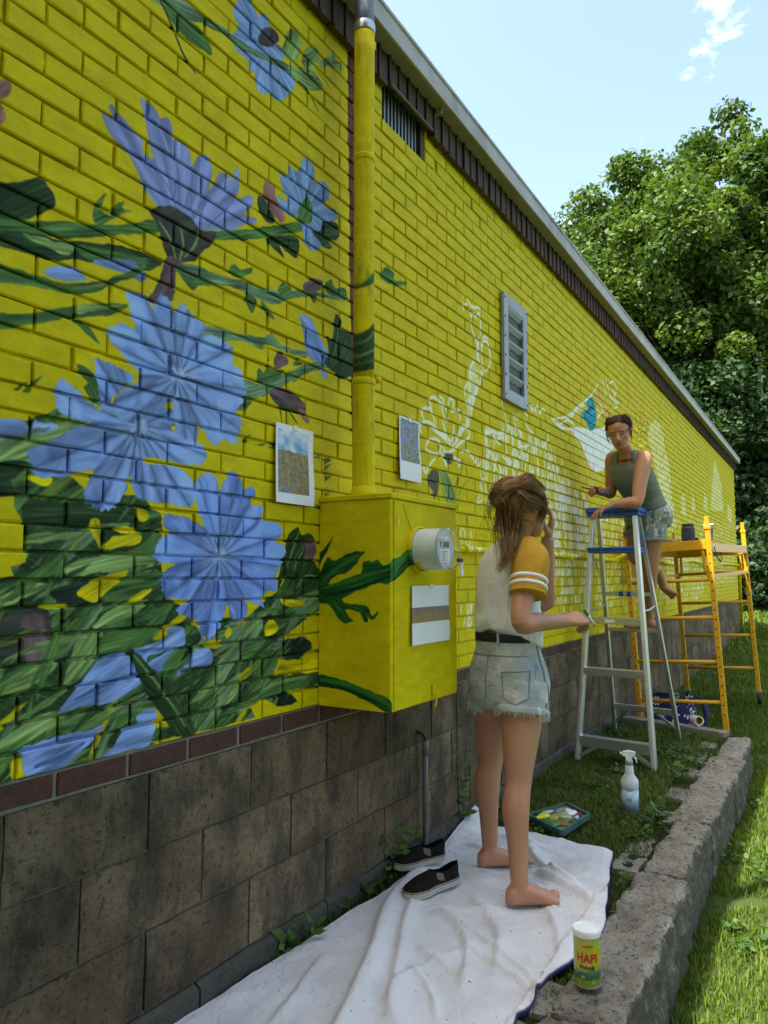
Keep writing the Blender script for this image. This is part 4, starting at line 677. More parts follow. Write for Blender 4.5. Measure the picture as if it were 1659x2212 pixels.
t = NT('concrete_block')
oi = t.new('ShaderNodeObjectInfo')
big = t.noise(4.5, 6, 0.65)
c = t.ramp(big, [(0.25, (0.066, 0.048, 0.029)), (0.5, (0.182, 0.136, 0.084)), (0.75, (0.30, 0.228, 0.146))])
sp = t.noise(55, 9, 0.8)
c = t.mix(c, (0.035, 0.03, 0.026), t.ramp(sp, [(0.53, 0), (0.60, 0.8)]))
c = t.mix(c, (0.34, 0.31, 0.25), t.ramp(t.noise(90, 6, 0.8), [(0.63, 0), (0.69, 0.75)]))
c = t.mix(c, (0.045, 0.04, 0.036), t.ramp(t.noise(6, 5, 0.7, stretch=(1, 1, 0.45)), [(0.48, 0), (0.62, 0.72)]))
c = t.mix(c, (0.05, 0.062, 0.024), t.ramp(t.noise(9, 5, 0.7), [(0.60, 0), (0.74, 0.5)]))
sz_ = t.new('ShaderNodeSeparateXYZ'); t.link(t.pos(), sz_.inputs[0])
c = t.mix(c, (0.55, 0.48, 0.01), t.math('MULTIPLY', t.ramp(t.noise(48, 3, 0.6, stretch=(1, 1, 0.35)), [(0.715, 0), (0.73, 0.8)]), t.math('GREATER_THAN', sz_.outputs['Z'], 0.42)))
v = t.ramp(oi.outputs['Random'], [(0.0, 0.76), (1.0, 1.24)])
t.color(t.mix(c, v, 1.0, 'MULTIPLY')); t.set(Roughness=0.95, Specular_IOR_Level=0.12)
t.bump(t.math('ADD', t.noise(90, 6, 0.75), t.math('MULTIPLY', t.noise(25, 4, 0.6), 0.8)), 1.0, 0.012)
M_BLK = t.m
M_FOOT = mat('footing_concrete', (0.075, 0.072, 0.062), 0.95, 0.4, 14, 0.9, 90, spec=0.1, dirt=(0.03, 0.04, 0.018), bdist=0.008)

# solid core, roof slab
MB().box((X0, 0.10, -0.8), (X1 - 0.002, 6.0, 3.44)).build('wall_core', mat('core', (0.03, 0.027, 0.024), 0.9), bld)
mort = MB().box((X0, 0.0115, 0.7575), (X1, 0.0995, 3.19)).box((X0, 0.0115, 3.1905), (2.598, 0.0995, 3.44)).box((2.99, 0.0115, 3.1905), (X1, 0.0995, 3.44)).build('painted_wall', M_MURAL, bld)
MB().box((X0, 0.006, 0.690), (X1 + 0.001, 0.0985, 0.757)).build('base_mortar', M_MORT, bld)
blockwall = MB().box((X0, 0.0095, -0.8), (X1 + 0.0015, 0.098, 0.6895)).build('block_wall', mat('brown_mortar', (0.13, 0.108, 0.08), 0.95, 0.3, 30, 0.7, 160, spec=0.1), bld)

# bricks: pitch along the wall and per course measured on the wall
BP, CP, JX = 0.2095, 0.0641, 1.123
def brick_mesh(name, L, H, seed, proud=0.0, depth=0.03):
    rg = np.random.default_rng(seed)
    b = 0.0032
    def ring(y, dx, dz):
        return [(-L / 2 + dx, y, -H / 2 + dz), (L / 2 - dx, y, -H / 2 + dz), (L / 2 - dx, y, H / 2 - dz), (-L / 2 + dx, y, H / 2 - dz)]
    def mid(r):
        out = []
        for i in range(4):
            a = np.array(r[i]); c = np.array(r[(i + 1) % 4])
            out.append(a); out.append((a + c) / 2 + rg.normal(0, 0.0012, 3) * (1, 0, 1))
        return np.array(out)
    r0 = mid(ring(depth, 0, 0)); r1 = mid(ring(b, 0, 0)); r2 = mid(ring(0, b, b))
    m = MB()
    m.loft([r0, r1, r2], cap=False)
    n = 8
    m.f.append(tuple(range(2 * n, 3 * n)))
    return m.mesh(name)
VARS = [brick_mesh('brick', BP - 0.0068, CP - 0.0078, k) for k in range(6)]
for me in VARS: me.materials.append(M_MURAL)
BVARS = [brick_mesh('base_brick', BP - 0.011, 0.0545, 20 + k) for k in range(4)]
for me in BVARS: me.materials.append(M_BRN)
camM = cam.matrix_basis.copy()
camM = Matrix.LocRotScale(cam.location, cam.rotation_euler, None).inverted()
def frame_size(x, y, z):
    """distance-based size of a piece and whether the frame shows it"""
    p = camM @ Vector((x, y, z))
    d = -p.z
    if d <= 0.1: return 0
    u = p.x / d * 1592; v = p.y / d * 1592
    return 1 / d if abs(u) < 829.5 + 60 and abs(v) < 1106 + 60 else 0
bricks = []
for k in range(41):
    zc = 0.788 + k * CP
    off = JX + (0.5 * BP if k % 2 == 0 else 0.0) + 0.5 * BP
    for i in range(-14, 75):
        xc = off + i * BP + RNG.normal(0, 0.0012)
        if xc < X0 + 0.1 or xc > X1 - 0.02: continue
        if zc > 3.16 and 2.52 < xc < 3.07:                     # the barred opening
            if not (zc > 3.16 and (xc < 2.5 or xc > 3.1)): continue
        bricks.append((frame_size(xc, 0, zc), xc, zc))
bricks.sort(key=lambda q: -q[0])
near = bricks[:300]; rest = bricks[300:]
def brick_matrix(xc, zc, flip):
    return Matrix.Translation((xc, RNG.normal(0, 0.0016), zc + RNG.normal(0, 0.0010))) @ Matrix.Rotation(RNG.normal(0, 0.004), 4, 'Y') @ Matrix.Rotation(RNG.normal(0, 0.006), 4, 'Z')
for j, (s_, xc, zc) in enumerate(near):
    inst(VARS[j % 6], 'brick', mort, brick_matrix(xc, zc, j))
arrs = []
for me in VARS:
    co = np.array([v.co[:] for v in me.vertices]); fs = [tuple(p.vertices) for p in me.polygons]
    arrs.append((co, fs))
m = MB()
for j, (s_, xc, zc) in enumerate(rest):
    if xc < 0.3: continue
    co, fs = arrs[(j * 5) % 6]
    m.add(co + (xc, RNG.normal(0, 0.0012), zc + RNG.normal(0, 0.0007)), fs)
o = m.build('far_bricks', M_MURAL, mort); o['kind'] = 'stuff'
# half bricks that close the opening
for x_ in (2.548, 3.04):
    for k in range(38, 41):
        zc = 0.788 + k * CP
        mm = MB().box((x_ - 0.047, 0.0, zc - 0.0275), (x_ + 0.047, 0.03, zc + 0.0275), 0.004)
        mm.build('half_brick', M_MURAL, mort)
# brown base course
for j, i in enumerate(range(-2, 72)):
    xc = JX + (i + 0.5) * BP
    if xc > X1 - 0.1: break
    inst(BVARS[j % 4], 'base_brick', bld, Matrix.Translation((xc, RNG.normal(0, 0.001) + 0.001, 0.724)))
# concrete blocks
def block_mesh(seed):
    rg = np.random.default_rng(seed)
    nx, nz = 7, 5
    L, H = 0.4064 - 0.008, 0.2032 - 0.008
    xs = np.linspace(-L / 2, L / 2, nx); zs = np.linspace(-H / 2, H / 2, nz)
    P = np.zeros((nx, nz, 3))
    for a in range(nx):
        for b_ in range(nz):
            ed = a in (0, nx - 1) or b_ in (0, nz - 1)
            P[a, b_] = (xs[a] + rg.normal(0, 0.001), (0.004 if ed else 0.0) + rg.normal(0, 0.0011), zs[b_] + rg.normal(0, 0.001))
    m = MB(); m.grid(P)
    rim = [(a, 0) for a in range(nx)] + [(nx - 1, b_) for b_ in range(1, nz)] + [(a, nz - 1) for a in range(nx - 2, -1, -1)] + [(0, b_) for b_ in range(nz - 2, 0, -1)]
    r1 = np.array([P[a, b_] for a, b_ in rim]); r0 = r1 + (0, 0.03, 0)
    m.loft([r0, r1], cap=False)
    return m.mesh('concrete_block')
BV = [block_mesh(60 + k) for k in range(6)]
for me in BV: me.materials.append(M_BLK)
j = 0
for row in range(4):
    zc = 0.690 - 0.2032 * (row + 0.5)
    for i in range(-2, 40):
        xc = 0.998 + (i + (0.5 if row % 2 == 0 else 0.0)) * 0.4064
        if xc > X1 - 0.15: break
        if row == 3 and xc < 6.6: continue
        j += 1
        inst(BV[(j * 7 + row) % 6], 'concrete_block', blockwall, Matrix.Translation((xc, RNG.normal(0, 0.0012) - 0.001, zc)))
# rough footing under the blocks
for i in range(-1, 9):
    x_ = 0.35 + i * 0.62
    g = np.linspace(0, 0.612, 9)
    rings = []
    for gg in g:
        xx = x_ + gg
        dy = 0.012 * vnoise(xx * 9, 1.0, 3); dz = 0.008 * vnoise(xx * 12, 4.0, 5)
        rings.append(np.array([(xx, 0.05, -0.12), (xx, -0.012 - dy, -0.12), (xx, -0.010 - dy, 0.062 + dz), (xx, 0.0, 0.073 + dz), (xx, 0.05, 0.074 + dz)]))
    MB().loft(rings).build('footing_stone', M_FOOT, blockwall, smooth=False)

# brown siding under the eave
t = NT('brown_siding')
c = t.ramp(t.noise(9, 6, 0.7, stretch=(6, 1, 0.7)), [(0.3, (0.036, 0.018, 0.011)), (0.6, (0.078, 0.040, 0.026)), (0.85, (0.16, 0.105, 0.075))])
t.color(c); t.set(Roughness=0.75); t.bump(t.noise(40, 4, 0.6, stretch=(4, 1, 0.5)), 0.4, 0.004)
M_SID = t.m
SP = 0.0845
mm = MB()
mm.box((-SP / 2 + 0.002, 0.0, 0), (SP / 2 - 0.002, 0.03, 1.0)); mm.box((-SP / 2 + 0.0015, -0.009, 0.001), (-SP / 2 + 0.016, 0.0005, 0.999), 0.003)
ms = mm.mesh('siding_board'); ms.materials.append(M_SID)
i = 0
x_ = 0.6
while x_ < X1 - 0.05:
    zb = 3.322
    if 2.56 < x_ < 3.01: zb = 3.345
    inst(ms, 'siding_board', bld, Matrix.Translation((x_, -0.034 + RNG.normal(0, 0.0012), zb + RNG.normal(0, 0.0015))) @ Matrix.Diagonal((1, 1, 3.462 - zb, 1)))
    x_ += SP; i += 1
M_FAS = mat('fascia_metal', (0.40, 0.375, 0.35), 0.55, 0.2, 6, 0.25, 30, metal=0.0, dirt=(0.2, 0.17, 0.145))
M_SOF = mat('soffit_board', (0.33, 0.29, 0.23), 0.8, 0.18, 9, 0.3, 60)
MB().box((X0, -0.098, 3.4635), (X1 + 0.05, 0.099, 3.478)).build('soffit', M_SOF, bld)
xx = X0
k = 0
while xx < X1:
    L = min(3.05, X1 + 0.06 - xx)
    fm = MB().box((xx + 0.002, -0.112, 3.452), (xx + L - 0.002, -0.0985, 3.545), 0.002)
    fm.box((xx + 0.002, -0.118, 3.5385), (xx + L - 0.002, -0.1125, 3.556), 0.002)
    fm.build('fascia_panel', M_FAS, bld); xx += L; k += 1
MB().box((X0, -0.0975, 3.4785), (X1 + 0.06, 6.1, 3.56)).build('roof', mat('roof_felt', (0.06, 0.06, 0.062), 0.9), bld)
# barred opening under the eave
vent = MB().box((2.600, 0.075, 3.19), (2.9885, 0.0985, 3.44)).build('barred_vent', mat('dark_void', (0.008, 0.008, 0.009), 0.9), bld)
M_ZINC = mat('grey_metal', (0.30, 0.31, 0.33), 0.45, 0.15, 12, 0.1, 60, metal=0.55)
for i in range(11):
    x_ = 2.615 + i * 0.0315
    MB().box((x_, 0.022, 3.192), (x_ + 0.011, 0.034, 3.425)).build('vent_bar', M_ZINC, vent)
MB().box((2.603, 0.012, 3.1895), (2.951, 0.07, 3.1985)).build('vent_sill', mat('paint_worn', (0.5, 0.44, 0.05), 0.7), vent)
MB().box((2.952, 0.004, 3.192), (2.988, 0.07, 3.44), 0.002).build('vent_post', M_SID, vent)
MB().box((2.60, -0.046, 3.330), (2.992, -0.0345, 3.341), 0.002).build('vent_trim', mat('dirty_trim', (0.15, 0.12, 0.09), 0.8, 0.3, 20), vent)
hook = MB().bar((3.02, -0.03, 3.425), (3.02, -0.075, 3.435), 0.012, 0.012).bar((3.02, -0.07, 3.425), (3.02, -0.07, 3.455), 0.014, 0.01).build('bracket', M_SOF, bld)
# grey louvre vent
gx0, gx1, gz0, gz1 = 3.905, 4.285, 2.225, 2.86
M_GAL = mat('galvanised', (0.29, 0.30, 0.31), 0.5, 0.18, 9, 0.15, 80, metal=0.35, dirt=(0.25, 0.25, 0.24))
lv = MB().box((gx0 + 0.05, -0.004, gz0 + 0.05), (gx1 - 0.05, 0.0, gz1 - 0.05)).build('louvre_vent', mat('louvre_back', (0.085, 0.085, 0.085), 0.7, 0.25, 20), bld)
fw = 0.068
fr = MB().box((gx0, -0.028, gz0), (gx0 + fw, -0.0045, gz1), 0.003).box((gx1 - fw, -0.028, gz0), (gx1, -0.0045, gz1), 0.003)
fr.box((gx0 + fw, -0.0275, gz0), (gx1 - fw, -0.005, gz0 + fw)).box((gx0 + fw, -0.0275, gz1 - fw), (gx1 - fw, -0.005, gz1))
fr.build('vent_frame', M_GAL, lv)
nl = 5
for i in range(nl):
    za = gz0 + fw + (gz1 - gz0 - 2 * fw) * i / nl; zb = gz0 + fw + (gz1 - gz0 - 2 * fw) * (i + 1) / nl
    q = np.array([(x, y, z) for x in (gx0 + fw + 0.001, gx1 - fw - 0.001) for y, z in ((-0.008, zb - 0.040), (-0.006, zb - 0.004), (-0.014, zb - 0.001), (-0.025, zb - 0.001), (-0.026, zb - 0.008), (-0.024, zb - 0.014))])
    n = 6
    MB().loft([q[:n], q[n:]]).build('louvre_slat', M_GAL, lv)
for i in range(6):
    for x_ in (gx0 + 0.014, gx1 - 0.014):
        z_ = gz0 + 0.03 + (gz1 - gz0 - 0.06) * i / 5
        MB().lathe([(0.0065, 0), (0.006, 0.003), (0.003, 0.0045)], 8, M=Matrix.Translation((x_, -0.0275, z_)) @ Matrix.Rotation(R(90), 4, 'X')).build('screw', mat('screw_dark', (0.05, 0.05, 0.055), 0.5, metal=0.5) if i == 0 and x_ < 4 else bpy.data.materials['screw_dark'], lv)
# far corner conduit
MB().tube([(16.215, -0.03, 0.1), (16.215, -0.03, 1.35), (16.15, -0.03, 1.42), (15.6, -0.03, 1.42)], 0.025, 8).build('corner_conduit', M_PIPE, bld, smooth=True)

# ------------------------------------------------------------------ small helpers for objects
def text_mesh(s, size, bold=False):
    cu = bpy.data.curves.new('lettering', 'FONT'); cu.body = s; cu.size = size; cu.align_x = 'CENTER'; cu.align_y = 'CENTER'
    cu.resolution_u = 2
    if bold: cu.offset = size * 0.035
    o = bpy.data.objects.new('lettering', cu); COL.objects.link(o)
    bpy.context.view_layer.update()
    me = bpy.data.meshes.new_from_object(o.evaluated_get(bpy.context.evaluated_depsgraph_get()))
    V = np.array([v.co[:] for v in me.vertices]).reshape(-1, 3); F = [tuple(p.vertices) for p in me.polygons]
    bpy.data.objects.remove(o); bpy.data.curves.remove(cu); bpy.data.meshes.remove(me)
    return V, F
def rock(lo, hi, seed, amp=0.012, n=(8, 6, 6), rnd=0.02):
    """a box-like stone with uneven faces and worn edges"""
    lo = np.array(lo, float); hi = np.array(hi, float); m = MB()
    nx, ny, nz = n
    def surf(a, b, fix, val, na, nb):
        ua = np.linspace(0, 1, na + 1); ub = np.linspace(0, 1, nb + 1)
        U, V_ = np.meshgrid(ua, ub, indexing='ij')
        P = np.zeros(U.shape + (3,)); P[..., a] = U; P[..., b] = V_; P[..., fix] = val
        return P
    for fix, a, b, na, nb in ((0, 1, 2, ny, nz), (1, 2, 0, nz, nx), (2, 0, 1, nx, ny)):
        for val in (0.0, 1.0):
            P = surf(a, b, fix, val, na, nb)
            Q = lo + P * (hi - lo)
            c = (lo + hi) / 2; h = (hi - lo) / 2
            q = np.abs(Q - c) / h
            d = np.clip((np.abs(Q - c) - (h - rnd)) / rnd, 0, 1)
            k = np.linalg.norm(d, axis=-1)
            sh = np.where(k > 1, 1 - 1 / np.maximum(k, 1e-6), 0)[..., None]
            Q = Q - np.sign(Q - c) * d * sh * rnd
            s1 = seed * 3.7
            off = 0.45 * np.stack([fbm(Q[..., 1] * 60 + s1, Q[..., 2] * 60, 2, seed + 5) - 0.4, fbm(Q[..., 0] * 60, Q[..., 2] * 60 + s1, 2, seed + 6) - 0.4, fbm(Q[..., 0] * 60 + s1, Q[..., 1] * 60, 2, seed + 7) - 0.4], -1) + np.stack([fbm(Q[..., 1] * 16 + s1, Q[..., 2] * 16, 3, seed) - 0.45, fbm(Q[..., 0] * 16, Q[..., 2] * 16 + s1, 3, seed + 1) - 0.45, fbm(Q[..., 0] * 16 + s1, Q[..., 1] * 16, 3, seed + 2) - 0.45], -1)
            lw = np.stack([fbm(Q[..., 1] * 5 + s1, Q[..., 2] * 5 + Q[..., 0] * 3, 2, seed + 8) - 0.38, fbm(Q[..., 0] * 5, Q[..., 2] * 6 + s1, 2, seed + 9) - 0.38, fbm(Q[..., 0] * 5 + s1, Q[..., 1] * 6, 2, seed + 10) - 0.38], -1)
            Q = Q + off * amp * 2 + lw * amp * 1.4
            if val == 0.0: Q = Q[::-1]
            m.grid(Q)
    return m
M_ALU = mat('aluminium', (0.62, 0.63, 0.65), 0.38, 0.08, 25, 0.08, 120, metal=0.85, spec=0.5)
M_WHITE = mat('white_paper', (0.80, 0.80, 0.80), 0.8, 0.03, 12)
M_BLACK = mat('black_rubber', (0.012, 0.012, 0.013), 0.6)
M_STEELG = mat('grey_pipe', (0.17, 0.18, 0.19), 0.5, 0.25, 14, 0.15, 70, metal=0.3)

# ------------------------------------------------------------------ service mast pipe
pipe = thing('conduit_pipe', 'tall vertical conduit pipe painted yellow rising from the meter box past the roof', 'pipe', (2.219, -0.15, 1.49))
cx, cy, pr = 2.218, -0.15, 0.0385
def vtube(z0, z1, r, mt, name, seg=18, n=24, parent=pipe):
    ang = np.arange(n) * 2 * math.pi / n
    rings = [np.stack([cx + r * np.cos(ang), cy + r * np.sin(ang), np.full(n, z)], 1) for z in np.linspace(z0, z1, seg)]
    return MB().loft(rings).build(name, mt, parent, smooth=True)
vtube(1.915, 3.262, pr, M_PIPE, 'pipe_section')
vtube(1.50, 1.9145, pr * 1.06, M_PIPE, 'pipe_section')
vtube(3.2625, 4.6, pr * 0.97, mat('weathered_steel', (0.16, 0.18, 0.21), 0.5, 0.4, 10, 0.2, 60, metal=0.4), 'upper_pipe_section')
for z_, r_ in ((1.915, 1.10), (2.765, 1.035)):
    MB().lathe([(pr * r_, -0.012), (pr * (r_ + 0.03), -0.006), (pr * (r_ + 0.03), 0.006), (pr * r_, 0.012)], 24, (cx, cy, z_)).build('pipe_coupling', M_PIPE, pipe, smooth=True)
MB().lathe([(pr * 1.25, -0.012), (pr * 1.25, 0.01), (pr * 1.08, 0.014), (pr * 1.08, 0.03)], 24, (cx, cy, 1.503)).build('pipe_flange', M_PIPE, pipe, smooth=True)
MB().lathe([(pr * 1.02, -0.018), (pr * 1.06, -0.015), (pr * 1.06, 0.015), (pr * 1.02, 0.018)], 24, (cx, cy, 3.285)).build('strap_clamp', mat('bright_zinc', (0.5, 0.5, 0.5), 0.35, metal=0.8), pipe, smooth=True)
MB().bar((cx + 0.035, cy - 0.005, 3.25), (cx + 0.06, cy - 0.005, 3.25), 0.02, 0.03).build('clamp_lug', M_PIPE, pipe)
MB().tube([(cx + 0.03, cy - 0.03, 1.93), (cx + 0.052, cy - 0.034, 1.93)], 0.013, 10).build('bolt', M_PIPE, pipe, smooth=True)
MB().bar((cx + 0.036, cy + 0.01, 2.77), (cx + 0.075, cy + 0.015, 2.77), 0.02, 0.02).build('clamp_lug', M_PIPE, pipe)
zz = np.linspace(2.3, 3.27, 14)
MB().tube([(cx + 0.046 + 0.003 * math.sin(z * 9), cy - 0.006, z) for z in zz], 0.0045, 6).build('cable', M_PIPE, pipe, smooth=True)
zz = np.linspace(3.0, 4.6, 14)
MB().tube([(cx + 0.056 + 0.003 * math.sin(z * 7), cy - 0.001, z) for z in zz], 0.006, 6).build('cable', mat('black_cable', (0.015, 0.016, 0.025), 0.5), pipe, smooth=True)

# ------------------------------------------------------------------ electric meter box
box = thing('meter_box', 'yellow steel electric meter box with painted green leaves on the wall', 'meter box', (2.41, -0.15, 0.757))
MB().box((2.155, -0.2995, 0.757), (2.665, -0.002, 1.478), 0.002).build('box_body', M_BOX, box)
MB().box((2.150, -0.309, 1.4785), (2.670, -0.0015, 1.498), 0.003).build('box_lid', M_BOX, box)
MB().box((2.176, -0.3035, 0.760), (2.661, -0.300, 1.474), 0.0015).build('cover_panel', M_BOX, box)
MB().bar((2.235, -0.304, 1.465), (2.30, -0.304, 1.365), 0.004, 0.004).bar((2.56, -0.304, 1.46), (2.47, -0.304, 1.37), 0.004, 0.004).build('cover_crease', M_BOX, box)
MB().box((2.44, -0.313, 0.785), (2.466, -0.304, 0.815), 0.002).tube([(2.453, -0.313, 0.79), (2.453, -0.320, 0.782), (2.453, -0.318, 0.745), (2.453, -0.312, 0.735)], 0.004, 8).build('hasp', M_BOX, box)
mx, mz = 2.345, 1.308
RM = Matrix.Translation((mx, -0.3035, mz)) @ Matrix.Rotation(R(90), 4, 'X')
MB().lathe([(0.084, 0), (0.084, 0.012), (0.0775, 0.016), (0.0775, 0.004)], 36, M=RM).build('meter_ring', M_BOX, box, smooth=False)
t = NT('meter_body')
sp = t.new('ShaderNodeSeparateXYZ'); t.link(t.pos(), sp.inputs[0])
s_ = t.math('ADD', sp.outputs['Z'], t.math('MULTIPLY', t.noise(26, 4, 0.6), 0.10))
yl = t.math('MULTIPLY', t.math('LESS_THAN', s_, 1.312), t.math('GREATER_THAN', t.math('ADD', sp.outputs['Y'], t.math('MULTIPLY', t.noise(30, 3), 0.05)), -0.312))
t.color(t.mix(t.ramp(t.noise(14, 4), [(0.3, (0.50, 0.53, 0.52)), (0.7, (0.66, 0.69, 0.68))]), (0.62, 0.50, 0.01), yl)); t.set(Roughness=0.25, Specular_IOR_Level=0.5)
meter = MB().lathe([(0.074, 0.004), (0.0745, 0.06), (0.0735, 0.108)], 40, M=RM).build('meter', t.m, box, smooth=False)
tg = NT('clear_plastic'); tg.color((0.93, 0.96, 0.97)); tg.set(Roughness=0.03, IOR=1.3, Transmission_Weight=1.0)
prof = [(0.0752, 0.100), (0.0756, 0.122), (0.0745, 0.130), (0.070, 0.132), (0.0, 0.132)]
ang = np.arange(40) * 2 * math.pi / 40
rings = [np.array([RM @ Vector((r_ * math.cos(a), r_ * math.sin(a), h_)) for a in ang]) for r_, h_ in [(0.0750, 0.104), (0.0756, 0.128), (0.0735, 0.134), (0.0690, 0.135), (0.0675, 0.129), (0.0725, 0.127), (0.0735, 0.1085)]]
MB().loft(rings, cap=False).build('glass_cover', tg.m, meter, smooth=True)
MB().lathe([(0.066, 0.1085), (0.066, 0.1115)], 36, M=RM).build('dial_plate', mat('dial_grey', (0.50, 0.50, 0.52), 0.5), meter)
D = lambda u, v: RM @ Vector((u, v, 0.1125))
def plate(u0, v0, u1, v1, name, m_, par):
    # u runs along +x of the face, v up
    return MB().add([RM @ Vector((u0, v0, 0.1122)), RM @ Vector((u1, v0, 0.1122)), RM @ Vector((u1, v1, 0.1122)), RM @ Vector((u0, v1, 0.1122))], [(0, 1, 2, 3)]).build(name, m_, par)
plate(-0.032, 0.006, 0.026, 0.026, 'display', mat('lcd_brown', (0.16, 0.11, 0.06), 0.3), meter)
plate(-0.04, -0.045, 0.03, -0.001, 'label_plate', mat('label_white', (0.74, 0.74, 0.74), 0.6), meter)
plate(-0.03, 0.033, 0.02, 0.045, 'label_plate', bpy.data.materials['label_white'], meter)
mi = mat('print_ink', (0.05, 0.05, 0.06), 0.7); mr = mat('print_red', (0.4, 0.03, 0.03), 0.7)
bars = MB()
for k in range(5):
    v_ = -0.010 - k * 0.0075
    bars.add([RM @ Vector((u, v, 0.1126)) for u, v in ((-0.032, v_), (0.018 - 0.008 * (k % 2), v_), (0.018 - 0.008 * (k % 2), v_ + 0.0018), (-0.032, v_ + 0.0018))], [(0, 1, 2, 3)])
bars.build('print', mi, meter)
plate(-0.012, -0.012, -0.004, -0.006, 'red_mark', mr, meter)
MB().box((2.402, -0.447, 1.262), (2.424, -0.428, 1.276), 0.003).build('seal', mat('seal_blue', (0.03, 0.05, 0.16), 0.4), meter)
MB().tube([(2.413, -0.44, 1.265), (2.414, -0.446, 1.25), (2.412, -0.444, 1.235)], 0.004, 8).box((2.406, -0.449, 1.212), (2.419, -0.441, 1.238), 0.002).build('seal_tag', mat('tag_white', (0.75, 0.76, 0.8), 0.4), meter)

# ------------------------------------------------------------------ wall pipes
gp = thing('gas_pipe', 'thin horizontal pipe painted yellow running along the wall beside the meter box', 'pipe', (3.5, -0.05, 1.345))
MB().tube([(2.90, -0.045, 1.343), (3.2, -0.045, 1.343)], 0.026, 12).build('pipe_fitting', M_PIPE if False else M_MURAL, gp, smooth=True)
MB().tube([(2.667, -0.045, 1.343)] + [(x, -0.045 + 0.003 * math.sin(x * 2), 1.345 + 0.004 * math.sin(x * 1.7)) for x in np.linspace(3.0, 6.3, 20)], 0.0165, 12).build('pipe_run', M_MURAL, gp, smooth=True)
MB().tube([(3.28, -0.045, 1.344), (3.34, -0.045, 1.344)], 0.022, 12).build('pipe_fitting', M_MURAL, gp, smooth=True)
for x_ in (3.9, 5.0, 6.1):
    MB().box((x_ - 0.012, -0.064, 1.322), (x_ + 0.012, -0.0, 1.368), 0.002).build('pipe_clip', M_MURAL, gp)
hs = [(6.3, 1.349)] + [(x, 1.38 + 0.045 * math.sin((x - 6.3) * 1.9) * math.exp(-(x - 6.3) * 0.12)) for x in np.linspace(6.7, 13.0, 34)] + [(13.5, 1.41), (15.9, 1.42)]
h = MB().tube([(x, -0.035, z) for x, z in hs], 0.018, 8).build('wall_hose', M_MURAL, None, smooth=True)
tag(h, 'sagging yellow painted hose running along the far wall behind the scaffold', 'hose')
gc = thing('grey_conduit', 'short grey conduit standing against the concrete blocks below the meter box', 'conduit', (2.905, -0.03, 0.0))
MB().tube([(2.903, -0.03, -0.03), (2.905, -0.03, 0.25), (2.906, -0.03, 0.47)], 0.0125, 12).build('conduit_tube', M_STEELG, gc, smooth=True)
MB().tube([(2.906, -0.03, 0.44), (2.906, -0.03, 0.496)], 0.0155, 12).build('conduit_collar', M_STEELG, gc, smooth=True)
MB().tube([(2.906, -0.03, 0.48), (2.905, -0.029, 0.512), (2.895, -0.02, 0.53), (2.878, 0.0, 0.54)], 0.007, 8).build('cable', M_BLACK, gc, smooth=True)
tag(MB().tube(bez([(3.262, -0.012, 0.757), (3.265, -0.012, 0.5), (3.255, -0.016, 0.3), (3.275, -0.014, 0.05), (3.28, -0.012, -0.02)], 5), 0.0028, 6).build('hanging_wire', M_BLACK, None, smooth=True), 'thin black wire hanging down the blocks right of the meter box', 'wire')

# ------------------------------------------------------------------ printed reference sheets
def sheet(name, label, x0, x1, z0, z1, y, curl, shear, mt_print, rect):
    th = thing(name, label, 'paper', ((x0 + x1) / 2, y, z0), 'reference prints taped to the wall')
    n = 14
    U, V_ = np.meshgrid(np.linspace(0, 1, n), np.linspace(0, 1, n), indexing='ij')
    def at(u, v, off):
        x = x0 + (x1 - x0) * u + shear * v
        z = z0 + (z1 - z0) * v
        yy = y - 0.006 - curl * (0.25 * (1 - v) ** 2 * (1 + 0.5 * np.sin(3 * u)) + 0.8 * np.abs(u - 0.5) ** 2 * (1 - v) + 0.10 * np.sin(v * 6.5) * u) - off
        return np.stack([x, yy, z], -1)
    P = at(U, V_, 0.0); Q = at(U, V_, -0.0006)
    m = MB(); m.grid(P); m.grid(Q[::-1])
    m.build('paper_sheet', M_WHITE, th, smooth=True)
    u0, u1, v0, v1 = rect
    MB().grid(at(u0 + (u1 - u0) * U, v0 + (v1 - v0) * V_, 0.0008)).build('printed_picture', mt_print, th, smooth=True)
    for u in (0.5,):
        q = at(np.array(u), np.array(0.97), 0.002)
        MB().box((q[0] - 0.012, q[1] - 0.0006, q[2] - 0.006), (q[0] + 0.012, q[1], q[2] + 0.012)).build('tape', mat('masking_tape', (0.72, 0.72, 0.68), 0.5) if 'masking_tape' not in bpy.data.materials else bpy.data.materials['masking_tape'], th)
    return th
def print_mat(name, lo, hi, sky=None, zs=None, blue=0.5, scale=60):
    t = NT(name)
    n1 = t.noise(scale, 6, 0.75); n2 = t.noise(scale * 0.4, 4, 0.6)
    c = t.ramp(n1, [(0.3, lo[0]), (0.5, lo[1]), (0.62, lo[2]), (0.75, hi)])
    c = t.mix(c, (0.10, 0.16, 0.50), t.ramp(n2, [(blue, 0), (blue + 0.05, 0.9)]))
    if sky:
        sp = t.new('ShaderNodeSeparateXYZ'); t.link(t.pos(), sp.inputs[0])
        sk = t.ramp(t.noise(24, 5, 0.6), [(0.35, (0.10, 0.30, 0.58)), (0.6, (0.62, 0.72, 0.80))])
        c = t.mix(c, sk, t.math('GREATER_THAN', t.math('ADD', sp.outputs['Z'], t.math('MULTIPLY', t.noise(90, 4), 0.03)), zs))
    t.color(c); t.set(Roughness=0.4)
    return t.m
PM1 = print_mat('print_meadow', ((0.05, 0.05, 0.015), (0.22, 0.17, 0.05), (0.33, 0.27, 0.10)), (0.45, 0.42, 0.25), True, 1.653, 0.60)
